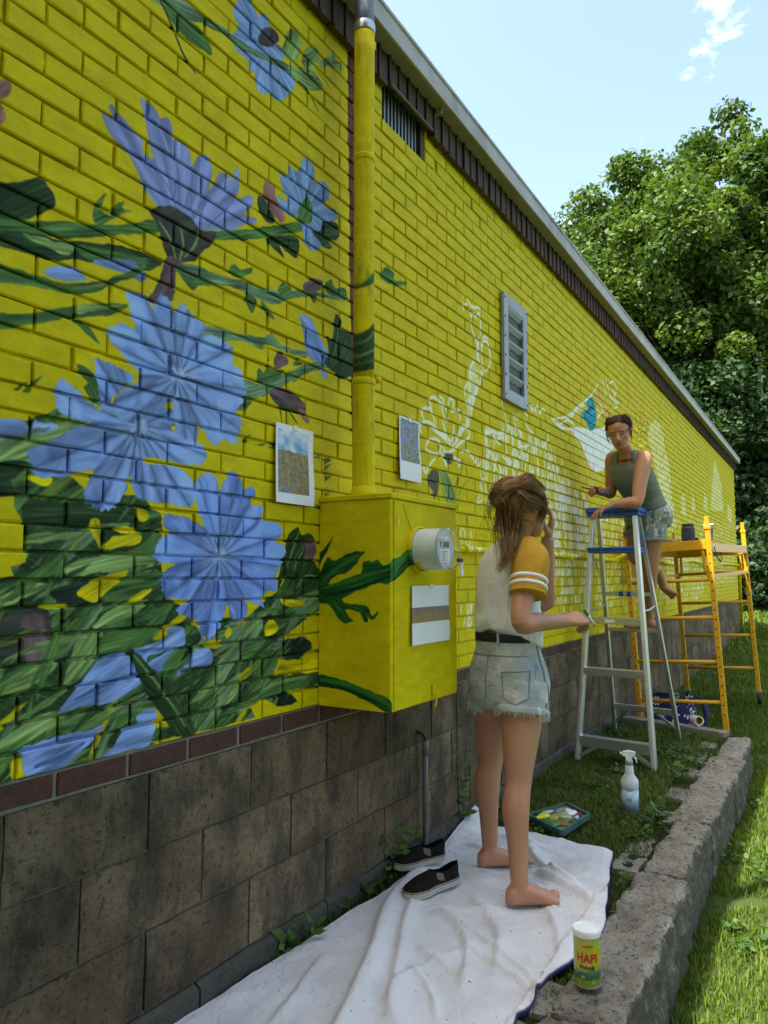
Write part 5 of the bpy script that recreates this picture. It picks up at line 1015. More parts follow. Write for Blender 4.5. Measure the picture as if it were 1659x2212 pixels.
PM2 = print_mat('print_flowers', ((0.015, 0.018, 0.02), (0.10, 0.10, 0.03), (0.36, 0.30, 0.03)), (0.35, 0.42, 0.68), None, None, 0.53, 75)
sheet('reference_sheet', 'curled white print with blue sky meadow photo taped left of the pipe', 1.888, 2.098, 1.458, 1.728, -0.004, 0.022, 0.006, PM1, (0.06, 0.86, 0.13, 0.93))
sheet('reference_sheet', 'narrow white print of blue flowers taped right of the pipe', 2.708, 2.895, 1.628, 1.906, -0.004, 0.03, 0.012, PM2, (0.06, 0.94, 0.30, 0.97))
t = NT('print_mural_strip')
n1 = t.noise(90, 5, 0.7); sp = t.new('ShaderNodeSeparateXYZ'); t.link(t.pos(), sp.inputs[0])
c = t.ramp(t.noise(20, 3), [(0.3, (0.20, 0.15, 0.11)), (0.7, (0.28, 0.22, 0.18))])
c2 = t.ramp(n1, [(0.35, (0.03, 0.10, 0.03)), (0.5, (0.42, 0.33, 0.03)), (0.6, (0.45, 0.06, 0.04)), (0.7, (0.12, 0.2, 0.4))])
low = t.math('MULTIPLY', t.math('LESS_THAN', t.math('ADD', sp.outputs['Z'], t.math('MULTIPLY', t.noise(60, 3), 0.04)), 1.098), t.ramp(t.noise(70, 4, 0.7), [(0.46, 0), (0.52, 1)]))
t.color(t.mix(c, c2, low)); t.set(Roughness=0.5)
sheet('reference_sheet', 'white print with a brown mural strip taped on the meter box front', 2.275, 2.568, 0.970, 1.178, -0.3050, 0.016, 0.012, t.m, (0.0, 1.0, 0.37, 0.63))

# ------------------------------------------------------------------ planter wall
t = NT('old_stone')
c = t.ramp(t.noise(7, 7, 0.7), [(0.28, (0.24, 0.21, 0.165)), (0.5, (0.44, 0.40, 0.33)), (0.75, (0.62, 0.57, 0.48))])
c = t.mix(c, (0.05, 0.046, 0.05), t.ramp(t.noise(60, 6, 0.75), [(0.53, 0), (0.61, 0.8)]))
c = t.mix(c, (0.075, 0.062, 0.03), t.ramp(t.noise(11, 5, 0.7), [(0.60, 0), (0.72, 0.6)]))
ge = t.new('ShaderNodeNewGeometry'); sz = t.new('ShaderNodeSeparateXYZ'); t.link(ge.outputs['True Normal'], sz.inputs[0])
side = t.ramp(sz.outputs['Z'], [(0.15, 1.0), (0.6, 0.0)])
c = t.mix(c, t.ramp(t.noise(30, 6, 0.7), [(0.3, (0.06, 0.052, 0.036)), (0.7, (0.19, 0.165, 0.12))]), t.math('MULTIPLY', side, 0.65))   # steep faces are mixed darker and browner, tops stay pale
t.color(c); t.set(Roughness=0.95, Specular_IOR_Level=0.12)
t.bump(t.math('ADD', t.noise(35, 7, 0.75), t.math('MULTIPLY', t.noise(150, 4, 0.7), 0.5)), 1.0, 0.035)
M_STONE = t.m
pw = thing('stone_retaining_wall', 'low weathered stone wall edging the planted strip above the lawn', 'wall', (3.6, -0.93, -0.25))
x_ = 0.5; k = 0
while x_ < 6.05:
    L = [0.95, 0.62, 1.15, 0.74, 0.9, 0.55, 1.0][k % 7]
    if x_ + L > 5.95: L = 6.14 - x_
    tw = 0.016 * math.sin(k * 2.3)
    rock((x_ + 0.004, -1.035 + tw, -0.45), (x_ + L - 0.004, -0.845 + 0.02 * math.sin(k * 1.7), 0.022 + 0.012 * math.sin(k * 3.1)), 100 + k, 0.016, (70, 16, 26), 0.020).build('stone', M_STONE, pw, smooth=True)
    x_ += L; k += 1
rg = np.random.default_rng(4)
for k, (x_, y_) in enumerate(((1.75, -0.80), (2.05, -0.815), (2.45, -0.825), (3.18, -0.80), (3.42, -0.79), (3.9, -0.80), (4.35, -0.79), (4.85, -0.77), (5.25, -0.76), (5.7, -0.77))):
    L = 0.20 if k % 2 else 0.26
    rock((x_, y_ - 0.055, -0.08), (x_ + L, y_ + 0.06, 0.014 + 0.006 * rg.normal()), 140 + k, 0.010, (8, 5, 3), 0.018).build('stone', M_STONE, pw, smooth=True)
M_HOLE = mat('core_hole', (0.012, 0.010, 0.008), 0.95)
for x_, y_ in ((3.24, -0.80), (3.33, -0.80), (4.95, -0.755), (5.33, -0.75)):     # cored bricks with round holes
    MB().lathe([(0.022, 0.0), (0.021, 0.004), (0.014, 0.001)], 14, (x_, y_, 0.019)).build('core_hole', M_HOLE, pw)
M_WOOD = mat('grey_timber', (0.22, 0.20, 0.175), 0.9, 0.35, 8, 0.6, 40, spec=0.1, dirt=(0.07, 0.065, 0.055))
d_ = Vector((6.26 - 6.52, -0.84 + 0.01, 0)).normalized()
tm = rock((0, -0.06, -0.32), (0.86, 0.06, 0.035), 170, 0.006, (14, 4, 5), 0.012)
v = np.concatenate(tm.v); a_ = math.atan2(d_.y, d_.x)
v = np.stack([6.50 + v[:, 0] * math.cos(a_) - v[:, 1] * math.sin(a_), -0.03 + v[:, 0] * math.sin(a_) + v[:, 1] * math.cos(a_), v[:, 2]], 1)
tm.v = [v]
tag(tm.build('timber_edging', M_WOOD, None, smooth=True), 'grey weathered timber closing the far end of the planted strip', 'timber')

# ------------------------------------------------------------------ drop cloth
CL_L = [(0.95, 0.02), (1.505, -0.02), (1.80, -0.03), (2.10, -0.045), (2.33, -0.05), (2.50, -0.07), (2.70, -0.06), (2.90, -0.05), (3.12, -0.035), (3.42, -0.02)]
CL_R = [(1.55, -0.90), (1.95, -0.80), (2.07, -0.81), (2.22, -0.80), (2.36, -0.835), (2.60, -0.868), (2.80, -0.83), (3.05, -0.77), (3.20, -0.735), (3.36, -0.705)]
nu, nv = 110, 240
l_ = bez(CL_L, 40); r_ = bez(CL_R, 40)
iv = np.linspace(0, len(l_) - 1, nv)
l_ = np.stack([np.interp(iv, np.arange(len(l_)), l_[:, k]) for k in (0, 1)], 1); r_ = np.stack([np.interp(iv, np.arange(len(r_)), r_[:, k]) for k in (0, 1)], 1)
u = np.linspace(0, 1, nu)
P = l_[None] * (1 - u[:, None, None]) + r_[None] * u[:, None, None]
# wavy edges
ew = 0.02 * (fbm(np.linspace(0, 14, nv), np.zeros(nv), 3, 5) - 0.45)
P[..., 1] -= (u[:, None] ** 2) * ew[None]
X, Y = P[..., 0], P[..., 1]
Z = soil_z(X, Y) * 0.4 + 0.026
Z = np.where(Y < -0.78, np.maximum(Z, 0.034), Z)
Z += 0.016 * (fbm(X * 5 + 2 * Y, Y * 7, 3, 71) - 0.45) + 0.006 * (fbm(X * 17, Y * 19, 3, 72) - 0.45) + 0.010 * (np.abs(fbm(X * 7 + Y * 3, Y * 8 - X * 2, 3, 73) - 0.46) * -2 + 0.2)
FOLDS = [([(2.05 + 0.9 * a, -0.12 - 0.6 * b), (2.05 + 0.9 * a + c * 0.2, -0.2 - 0.6 * b - d * 0.16), (2.0 + 0.9 * a + c * 0.38, -0.25 - 0.6 * b - d * 0.3)], 0.008 + 0.006 * e_, 0.007 + 0.006 * d) for a, b, c, d, e_ in np.random.default_rng(12).uniform(0, 1, (16, 5)) * (1, 0.9, 1, 1, 1) - (0, 0, 0.5, 0, 0)] + [([(2.93, -0.10), (2.62, -0.115), (2.36, -0.16), (2.08, -0.28), (1.80, -0.38), (1.4, -0.50)], 0.040, 0.034), ([(2.55, -0.18), (2.30, -0.27), (2.02, -0.40), (1.75, -0.52)], 0.020, 0.020), ([(3.32, -0.30), (3.0, -0.52), (2.86, -0.72)], 0.026, 0.022), ([(2.95, -0.50), (2.78, -0.80)], 0.036, 0.03), ([(2.62, -0.36), (2.42, -0.56), (2.16, -0.66)], 0.016, 0.025), ([(2.48, -0.30), (2.30, -0.50), (2.0, -0.62)], 0.014, 0.02), ([(2.2, -0.35), (2.1, -0.55), (2.15, -0.75)], 0.012, 0.02), ([(3.1, -0.12), (3.05, -0.3), (2.98, -0.45)], 0.014, 0.02), ([(2.72, -0.62), (2.5, -0.74), (2.34, -0.80)], 0.014, 0.02), ([(3.3, -0.15), (3.22, -0.35), (3.2, -0.6)], 0.010, 0.018), ([(2.0, -0.15), (1.8, -0.2), (1.6, -0.25)], 0.010, 0.018), ([(2.35, -0.62), (2.2, -0.50), (1.9, -0.45), (1.7, -0.62)], 0.012, 0.02)]
for pts, hh, ww in FOLDS:
    q = bez(pts, 6)
    best = np.full(X.shape, 1e9); sd = np.zeros(X.shape); prog = np.zeros(X.shape)
    for i in range(len(q) - 1):
        a, b = q[i], q[i + 1]; d = b - a; L = d @ d + 1e-9
        t_ = np.clip(((X - a[0]) * d[0] + (Y - a[1]) * d[1]) / L, 0, 1)
        dx = X - a[0] - t_ * d[0]; dy = Y - a[1] - t_ * d[1]
        dd = np.hypot(dx, dy); mk = dd < best
        best = np.where(mk, dd, best); sd = np.where(mk, np.sign(d[0] * dy - d[1] * dx), sd); prog = np.where(mk, (i + t_) / (len(q) - 1), prog)
    w_ = np.where(sd > 0, ww * 1.9, ww * 0.5)             # folds lean over to one side
    Z += hh * np.exp(-(best / w_) ** 2) * np.clip(np.sin(np.pi * np.clip(prog, 0.03, 0.97)) * 1.6, 0, 1)
edge = np.minimum(u, 1 - u)[:, None] * np.ones((1, nv))
Z -= 0.008 * np.exp(-(edge / 0.03) ** 2)
P3 = np.stack([X, Y, Z], -1)
P3[-8:, -14:, 2] += 0.0
# far left corner is turned up against the blocks
cu_ = np.clip((0.16 - u)[:, None] / 0.16, 0, 1) * smoothstep(nv - 34, nv - 1, np.arange(nv))[None]
P3[..., 2] += 0.07 * cu_; P3[..., 1] += -0.012 * cu_
t = NT('canvas_cloth')
c = t.ramp(t.noise(5, 5, 0.6), [(0.3, (0.565, 0.55, 0.56)), (0.7, (0.66, 0.65, 0.665))])
c = t.mix(c, (0.05, 0.05, 0.05), t.ramp(t.noise(85, 2, 0.5), [(0.71, 0), (0.735, 0.85)]))
c = t.mix(c, (0.40, 0.35, 0.30), t.ramp(t.noise(5.5, 7, 0.75), [(0.55, 0), (0.75, 0.5)]))
t.color(c); t.set(Roughness=0.9, Specular_IOR_Level=0.15)
rd = t.math('ABSOLUTE', t.math('SUBTRACT', t.noise(7, 3, 0.55, stretch=(1, 1.4, 1)), 0.5), 0)
rd2 = t.math('ABSOLUTE', t.math('SUBTRACT', t.noise(16, 2, 0.5), 0.5), 0)
t.bump(t.math('ADD', t.math('ADD', t.math('MINIMUM', rd, 0.05), t.math('MULTIPLY', t.math('MINIMUM', rd2, 0.05), 0.35)), t.math('MULTIPLY', t.noise(420, 3, 0.6), 0.01)), 0.45, 0.06)
cloth = thing('drop_cloth', 'rumpled off-white canvas drop cloth spread on the planted strip', 'drop cloth', (2.4, -0.4, 0.02))
m = MB(); m.grid(P3); m.grid((P3 - (0, 0, 0.0035))[::-1])
m.build('cloth_sheet', t.m, cloth, smooth=True)
hem = MB()
e = P3[-1]; e2 = e + np.array((0.002, -0.003, -0.010))
hem.grid(np.stack([P3[-2] - (0, 0, 0.004), e + (0, -0.001, -0.004), e2, e2 - (0, -0.01, 0.016)], 0))
hem.build('purple_backing', mat('purple_backing', (0.04, 0.02, 0.11), 0.8, 0.1), cloth, smooth=True)
def cloth_z(x, y):
    d = (X - x) ** 2 + (Y - y) ** 2
    return float(P3[..., 2].ravel()[np.argmin(d)])

# ------------------------------------------------------------------ slip-on shoes
M_SUEDE = mat('dark_suede', (0.016, 0.013, 0.011), 0.95, 0.3, 60, 0.4, 300, spec=0.1)
M_SOLE = mat('dirty_white_rubber', (0.42, 0.39, 0.34), 0.8, 0.25, 40)
M_GORE = mat('elastic_gore', (0.14, 0.115, 0.09), 0.9)
M_LIN = mat('shoe_lining', (0.02, 0.012, 0.022), 0.95)
def outline(t, L=0.27, W=0.088, grow=0.0):
    """right-hand half widths of a shoe sole, t from heel 0 to toe 1"""
    hw = np.interp(t, [0, 0.04, 0.12, 0.3, 0.5, 0.7, 0.86, 0.95, 1.0], [0.0, 0.45, 0.68, 0.70, 0.72, 0.98, 0.92, 0.62, 0.0]) * W / 2 + grow
    return hw
def make_shoe(label, heel, toe, z):
    h = np.array(heel); d = np.array(toe) - h; L = np.linalg.norm(d); ang = math.atan2(d[1], d[0])
    th = thing('slip_on_shoe', label, 'shoe', (h[0], h[1], z), 'pair of slip-on shoes on the cloth')
    th.rotation_euler = (0, 0, ang); th.matrix_world = Matrix.Translation((h[0], h[1], z)) @ Matrix.Rotation(ang, 4, 'Z')
    ts = np.array([0, 0.01, 0.04, 0.1, 0.2, 0.3, 0.4, 0.5, 0.6, 0.7, 0.8, 0.88, 0.94, 0.975, 1.0])
    def ring(zv, g):
        hw = outline(ts) + g
        hw = np.maximum(hw, 0.0)
        x = ts * L + np.where(ts < 0.02, -g, 0) + np.where(ts > 0.97, g, 0)
        zz = np.full(len(ts), zv)
        up = np.stack([x, hw, zz], 1); dn = np.stack([x, -hw, zz], 1)[::-1][1:-1]
        return np.concatenate([up, dn])
    def put(m, name, mt, par=th, sm=True):
        o = m.build(name, mt, None, smooth=sm); o.parent = par; return o
    put(MB().loft([ring(0.0, -0.002), ring(0.003, 0.002), ring(0.024, 0.003), ring(0.027, 0.0)]), 'sole', M_SOLE, sm=False)
    put(MB().loft([ring(0.0235, 0.0036), ring(0.0245, 0.0042), ring(0.0255, 0.0036)]), 'foxing_stripe', M_SUEDE, sm=False)
    # upper: closed toe, open collar
    top = np.interp(ts, [0, 0.1, 0.3, 0.42, 0.52, 0.7, 0.85, 1.0], [0.078, 0.072, 0.060, 0.066, 0.072, 0.058, 0.046, 0.030])
    rows = []
    for k, fr in enumerate((0.0, 0.35, 0.7, 0.92, 1.0)):
        hw = outline(ts)
        sh = np.interp(ts, [0, 0.3, 0.45, 0.6, 1.0], [0.62, 0.62, 0.45, 0.25, 0.1])
        w_ = hw * (1 - (1 - sh) * fr ** 2.2)
        w_ = np.where(ts > 0.46, hw * np.sqrt(np.maximum(1 - fr ** 2, 0.0)) if fr < 1 else 0 * hw, w_)
        zz = 0.026 + (top - 0.026) * (fr if fr < 1 else 1.0)
        zz = np.where(ts > 0.46, 0.026 + (top - 0.026) * np.sin(fr * np.pi / 2), zz)
        x = ts * L + np.where(ts < 0.05, 0.012 * fr * (1 - fr), 0)
        up = np.stack([x, w_, zz], 1); dn = np.stack([x, -w_, zz], 1)[::-1][1:-1]
        rows.append(np.concatenate([up, dn]))
    put(MB().loft(rows, cap=False), 'upper', M_SUEDE)
    inner = [np.stack([ts[:8] * L * 0.97 + 0.006, (outline(ts[:8]) * 0.58) * s, np.full(8, 0.045)], 1) for s in (1, -1)]
    inn2 = [np.stack([ts[:8] * L * 0.97 + 0.006, (outline(ts[:8]) * 0.55) * s, np.full(8, 0.030)], 1) for s in (1, -1)]
    put(MB().grid(np.stack([inner[0], inn2[0], inn2[1], inner[1]], 0)), 'lining', M_LIN)
    for s in (1, -1):
        q = []
        for tt, a0, a1 in ((0.36, 0.034, 0.058), (0.43, 0.040, 0.066), (0.50, 0.050, 0.069)):
            hw = float(outline(np.array([tt]))[0]); 
            q.append([(tt * L, s * (hw * 0.97 + 0.0012), a0), (tt * L, s * (hw * 0.70 + 0.0025), a1)])
        put(MB().grid(np.array(q)), 'elastic_gore', M_GORE)
    put(MB().tube([(0.002, 0.0, 0.03), (0.0, 0, 0.055), (0.006, 0, 0.08)], 0.004, 6), 'heel_tab', M_LIN)
    return th
make_shoe('worn dark brown slip-on shoe further back, close to the block wall', (2.835, -0.155), (2.625, -0.040), cloth_z(2.73, -0.10) + 0.004)
make_shoe('worn dark brown slip-on shoe nearer the camera, in front of its pair', (2.690, -0.285), (2.440, -0.190), cloth_z(2.57, -0.24) + 0.006)

# ------------------------------------------------------------------ snack can on the stone wall
can = thing('snack_can', 'tall green and yellow snack can with white plastic lid on the stone wall', 'can', (2.245, -0.915, 0.03))
bx, by, bz = 2.245, -0.915, 0.03
cr, ch = 0.038, 0.150
t = NT('can_label')
sp = t.new('ShaderNodeSeparateXYZ'); t.link(t.pos(), sp.inputs[0])
zr = t.math('DIVIDE', t.math('SUBTRACT', sp.outputs['Z'], bz), ch)
zr = t.math('ADD', zr, t.math('MULTIPLY', t.math('SUBTRACT', t.noise(30, 4), 0.5), 0.16))
c = t.ramp(zr, [(0.0, (0.14, 0.22, 0.01)), (0.14, (0.20, 0.26, 0.01)), (0.2, (0.02, 0.10, 0.03)), (0.3, (0.05, 0.16, 0.10)), (0.36, (0.36, 0.36, 0.05)), (0.45, (0.44, 0.40, 0.02)), (0.8, (0.46, 0.42, 0.03)), (0.9, (0.40, 0.40, 0.10)), (0.97, (0.08, 0.14, 0.12))])
c = t.mix(c, (0.62, 0.66, 0.60), t.ramp(t.noise(45, 4, 0.6), [(0.6, 0), (0.66, 0.8)]))
t.color(c); t.set(Roughness=0.3, Specular_IOR_Level=0.6)
MB().lathe([(cr - 0.002, 0.0), (cr, 0.003), (cr, ch - 0.003), (cr - 0.002, ch)], 32, (bx, by, bz)).build('can_body', t.m, can, smooth=False)
MB().lathe([(cr + 0.0006, 0.0), (cr + 0.0006, 0.006)], 32, (bx, by, bz)).build('metal_rim', mat('tin', (0.55, 0.56, 0.5), 0.3, metal=0.8), can)
MB().lathe([(cr + 0.002, ch - 0.012), (cr + 0.0025, ch), (cr + 0.001, ch + 0.006), (cr - 0.004, ch + 0.0065), (cr - 0.006, ch + 0.003), (0.004, ch + 0.003)], 36, (bx, by, bz)).build('plastic_lid', mat('lid_white', (0.78, 0.80, 0.82), 0.35), can, smooth=False)
vd = Vector((0 - bx, -1.577 - by, 0)); va = math.atan2(vd.y, vd.x)
def wrap(s, size, zc, mt, name, squeeze=1.0, bold=True, shift=0.0):
    V_, F_ = text_mesh(s, size, bold)
    a = va + shift + V_[:, 0] * squeeze / cr
    P = np.stack([bx + (cr + 0.0006) * np.cos(a), by + (cr + 0.0006) * np.sin(a), bz + zc + V_[:, 1]], 1)
    MB().add(P, F_).build(name, mt, can)
wrap('HAPI', 0.034, 0.083, mat('ink_red', (0.50, 0.025, 0.02), 0.4), 'lettering', 0.85)
wrap('WASABI', 0.013, 0.058, mat('ink_black', (0.015, 0.015, 0.012), 0.5), 'lettering', 0.95)
wrap('PEAS', 0.009, 0.049, bpy.data.materials['ink_black'], 'lettering', 1.0, False, 0.35)
MB().tube([(bx + (cr + 0.0007) * math.cos(va + u), by + (cr + 0.0007) * math.sin(va + u), bz + 0.117 + 0.0025 * math.sin(u * 30) + 0.004 * u) for u in np.linspace(-0.35, 0.45, 30)], 0.0008, 4).build('script_print', bpy.data.materials['ink_black'], can)

# ------------------------------------------------------------------ spray bottle
sb = thing('spray_bottle', 'translucent white spray bottle half full of water on the grass by the ladder', 'spray bottle', (4.0, -0.64, 0.01))
sx, sy, sz = 4.0, -0.64, 0.0
t = NT('milky_plastic'); t.color(t.mix((0.60, 0.68, 0.72), (0.72, 0.78, 0.80), t.noise(20))); t.set(Roughness=0.35, Transmission_Weight=0.25, IOR=1.35)
MB().lathe([(0.036, 0.0), (0.042, 0.006), (0.042, 0.125), (0.045, 0.14), (0.043, 0.165), (0.026, 0.19), (0.022, 0.20), (0.021, 0.235), (0.015, 0.245)], 28, (sx, sy, sz)).build('bottle', t.m, sb, smooth=True)
t = NT('bottle_water'); t.color((0.36, 0.52, 0.62)); t.set(Roughness=0.25)
MB().lathe([(0.0428, 0.012), (0.0428, 0.118)], 28, (sx, sy, sz)).build('water_line', t.m, sb, smooth=True)
MB().lathe([(0.019, 0.240), (0.019, 0.262), (0.016, 0.266)], 18, (sx, sy, sz)).build('collar', mat('pale_green_cap', (0.30, 0.40, 0.40), 0.5), sb, smooth=True)
hd = MB()
q = Vector((0.30, -0.95, 0)).normalized()
def sp_(a, h): return (sx + q.x * a, sy + q.y * a, sz + h)
hd.loft([np.array([sp_(a, h) for a, h in prof]) + np.array((-q.y, q.x, 0)) * s * 0.011 for s in (-1, -0.6, 0.6, 1) for prof in [[(-0.016, 0.266), (0.012, 0.266), (0.016, 0.285), (0.030, 0.292), (0.032, 0.306), (0.0, 0.312), (-0.030, 0.305), (-0.034, 0.288), (-0.018, 0.284)]]])
hd.build('spray_head', mat('spray_white', (0.78, 0.79, 0.80), 0.4), sb, smooth=False)
MB().tube([sp_(-0.006, 0.282) if False else sp_(0.020, 0.286), sp_(0.034, 0.272), sp_(0.038, 0.25)], [0.006, 0.005, 0.003], 8).build('trigger', bpy.data.materials['spray_white'], sb, smooth=True)
MB().tube([sp_(-0.034, 0.297), sp_(-0.044, 0.297)], 0.006, 10).build('nozzle', bpy.data.materials['spray_white'], sb, smooth=True)
vd2 = math.atan2(-1.577 - sy, -sx)
mk_ = MB()
rgm = np.random.default_rng(9)
for zs_, n_, h_ in ((0.128, 7, 0.006), (0.118, 5, 0.004), (0.075, 4, 0.018), (0.03, 6, 0.010)):     # worn, unreadable print
    for i in range(n_):
        a = vd2 + (i - n_ / 2) * 0.14 + rgm.normal(0, 0.03)
        q = [(sx + 0.0436 * math.cos(a + da), sy + 0.0436 * math.sin(a + da), sz + zs_ + dz) for da, dz in ((0, -h_ / 2), (0.02, h_ / 2), (0.06, h_ / 2 * rgm.uniform(-1, 1)), (0.08, -h_ / 2 * rgm.uniform(0, 1)))]
        mk_.tube(q, 0.0009, 4)
o = mk_.build('worn_print', mat('faded_blue_ink', (0.10, 0.17, 0.42), 0.6), sb); o['kind'] = 'stuff'

# ------------------------------------------------------------------ paint palette
pal = thing('paint_palette', 'open plastic paint palette with yellow, green and white paint on the grass', 'palette', (3.62, -0.36, 0.03))
c4 = np.array([(3.40, -0.475), (3.71, -0.51), (3.83, -0.36), (3.55, -0.25)])
def pq(u, v, z=0.0):
    a = c4[0] * (1 - u) + c4[1] * u; b = c4[3] * (1 - u) + c4[2] * u
    p = a * (1 - v) + b * v
    return (p[0], p[1], 0.035 + z)
t = NT('palette_mix')
c = t.ramp(t.noise(9, 5, 0.65), [(0.32, (0.05, 0.13, 0.04)), (0.45, (0.25, 0.28, 0.10)), (0.55, (0.22, 0.16, 0.08)), (0.65, (0.42, 0.40, 0.33)), (0.78, (0.10, 0.2, 0.12))])
t.color(c); t.set(Roughness=0.3)
MB().grid(np.array([[pq(u, v, 0.003 * math.sin(u * 9) * math.cos(v * 7)) for v in np.linspace(0.03, 0.97, 8)] for u in np.linspace(0.03, 0.97, 10)])).build('mixing_surface', t.m, pal, smooth=True)
rim = MB()
for a, b in (((0, 0), (1, 0)), ((1, 0), (1, 1)), ((1, 1), (0, 1)), ((0, 1), (0, 0))):
    rim.bar(Vector(pq(*a)) + Vector((0, 0, 0.006)), Vector(pq(*b)) + Vector((0, 0, 0.006)), 0.012, 0.024)
rim.build('tray_rim', mat('tray_plastic', (0.05, 0.13, 0.12), 0.35, 0.3, 20), pal)
def blob(u, v, ru, rv, col, name='paint_blob', h=0.012):
    n = 16; rings = []
    for k, (f, zz_) in enumerate(((1.0, 0.0), (0.9, h * 0.6), (0.6, h), (0.2, h * 0.9))):
        ring = []
        for i in range(n):
            a = 2 * math.pi * i / n; w_ = 1 + 0.22 * math.sin(3 * a + u * 20) + 0.12 * math.sin(5 * a + v * 30)
            ring.append(pq(u + ru * f * w_ * math.cos(a), v + rv * f * w_ * math.sin(a), zz_ + 0.003))
        rings.append(np.array(ring))
    MB().loft(rings).build(name, mat('paint_%d' % len(bpy.data.materials), col, 0.3, 0.08, 60, 0.2, 120), pal, smooth=True)
blob(0.22, 0.80, 0.17, 0.10, (0.72, 0.62, 0.01)); blob(0.40, 0.88, 0.15, 0.08, (0.42, 0.45, 0.38)); blob(0.80, 0.55, 0.12, 0.22, (0.78, 0.78, 0.78))
blob(0.60, 0.50, 0.14, 0.2, (0.30, 0.42, 0.22)); blob(0.72, 0.20, 0.07, 0.07, (0.55, 0.60, 0.75)); blob(0.88, 0.28, 0.05, 0.07, (0.32, 0.01, 0.05))
blob(0.84, 0.12, 0.05, 0.06, (0.02, 0.08, 0.35)); blob(0.15, 0.45, 0.12, 0.22, (0.06, 0.20, 0.07)); blob(0.38, 0.35, 0.2, 0.18, (0.20, 0.15, 0.06), h=0.006); blob(0.42, 0.62, 0.18, 0.13, (0.38, 0.36, 0.08), h=0.006)

# ------------------------------------------------------------------ step ladder
lad = thing('step_ladder', 'paint-specked aluminium step ladder with blue top cap and blue shelf', 'ladder', (5.4, -0.32, 0.0))
FLb, FRb = np.array((4.955, -0.085, 0.0)), np.array((4.895, -0.585, -0.005))
FLt, FRt = np.array((5.235, -0.150, 1.64)), np.array((5.215, -0.440, 1.64))
RLb, RRb = np.array((5.985, -0.075, 0.01)), np.array((5.905, -0.565, 0.0))
RLt, RRt = np.array((5.375, -0.150, 1.64)), np.array((5.355, -0.435, 1.64))
lp = lambda a, b, z: a + (b - a) * (z - a[2]) / (b[2] - a[2])
def channel(a, b, w, d, up):
    m = MB(); m.bar(a, b, w, d, up, 0.002)
    a = np.array(a); b = np.array(b)
    return m
M_BLUE = mat('blue_plastic', (0.012, 0.075, 0.36), 0.45, 0.12, 14, dirt=None)
tb = NT('blue_specked'); cb_ = tb.mix((0.012, 0.075, 0.36), (0.7, 0.72, 0.7), tb.ramp(tb.noise(120, 2, 0.5), [(0.68, 0), (0.70, 0.9)])); tb.color(cb_); tb.set(Roughness=0.45); M_BLUES = tb.m
for a, b in ((FLb, FLt), (FRb, FRt)):
    rail = channel(a, b, 0.028, 0.062, (1, 0, 0)).build('front_rail', M_ALU, lad)
    o = MB(); d3 = (b - a) / np.linalg.norm(b - a); o.bar(a + d3 * 0.03 + (-0.034, 0, 0), b - d3 * 0.03 + (-0.034, 0, 0), 0.010, 0.006, (1, 0, 0)).build('rail_rib', M_ALU, rail)
    for z in (0.153, 0.593, 0.93, 1.25, 1.40):
        p = lp(a, b, z) + (-0.033, 0, 0)
        MB().lathe([(0.006, 0), (0.005, 0.003)], 8, M=Matrix.Translation(p) @ Matrix.Rotation(R(-90), 4, 'Y')).build('rivet', mat('rivet_steel', (0.35, 0.35, 0.36), 0.4, metal=0.8) if 'rivet_steel' not in bpy.data.materials else bpy.data.materials['rivet_steel'], rail)
for a, b in ((RLb, RLt), (RRb, RRt)):
    channel(a, b, 0.026, 0.042, (1, 0, 0)).build('rear_rail', M_ALU, lad)
for z, d_ in ((0.593, 0.075), (0.93, 0.075)):
    p, q = lp(FLb, FLt, z), lp(FRb, FRt, z)
    s_ = MB(); s_.bar(p + (0.004, -0.012, 0.0), q + (0.004, 0.012, 0.0), 0.082, 0.006, (0, 0, 1)); s_.bar(p + (-0.036, -0.014, -0.02), q + (-0.036, 0.014, -0.02), 0.006, 0.042, (0, 0, 1))
    s_.build('step', M_ALU, lad)
p, q = lp(FLb, FLt, 0.153), lp(FRb, FRt, 0.153)
bs = MB(); bs.bar(p + (0.0, -0.012, 0), q + (0.0, 0.012, 0), 0.082, 0.006); bs.bar(p + (-0.037, -0.012, -0.026), q + (-0.037, 0.012, -0.026), 0.005, 0.064)
bs.build('step', M_ALU, lad)
for (f_, tt) in ((FLb, 0.27), (FRb, 0.73)):
    w_ = p + (q - p) * tt
    MB().bar(w_ + (-0.030, 0, -0.05), f_ + (-0.02, 0.0, 0.02) + (0.01 if tt < 0.5 else 0.012, 0, 0), 0.022, 0.006, (1, 0, 0)).build('corner_brace', M_ALU, lad)
for z in (0.21, 0.815, 1.08):
    p, q = lp(RLb, RLt, z), lp(RRb, RRt, z)
    MB().bar(p + (0.0, -0.010, 0), q + (0.0, 0.010, 0), 0.030, 0.042 if z < 0.5 else 0.028, (0, 0, 1), 0.002).build('rear_bar', M_ALU, lad)
pz = lp(RLb, RLt, 1.08); qz = lp(RRb, RRt, 1.08)
for f_ in (0.36, 0.52):
    c_ = pz + (qz - pz) * f_
    MB().box(c_ - (0.019, 0.016, 0.018), c_ + (0.019, 0.016, 0.018), 0.003).build('blue_tape', M_BLUE, lad)
p, q = lp(RLb, RLt, 0.21), lp(RRb, RRt, 0.21)
for (f_, tt) in ((RLb, 0.25), (RRb, 0.72)):
    w_ = p + (q - p) * tt
    MB().bar(w_ + (-0.012, 0, -0.02), f_ + (-0.012, 0, 0.06), 0.02, 0.006, (1, 0, 0)).build('corner_brace', M_ALU, lad)
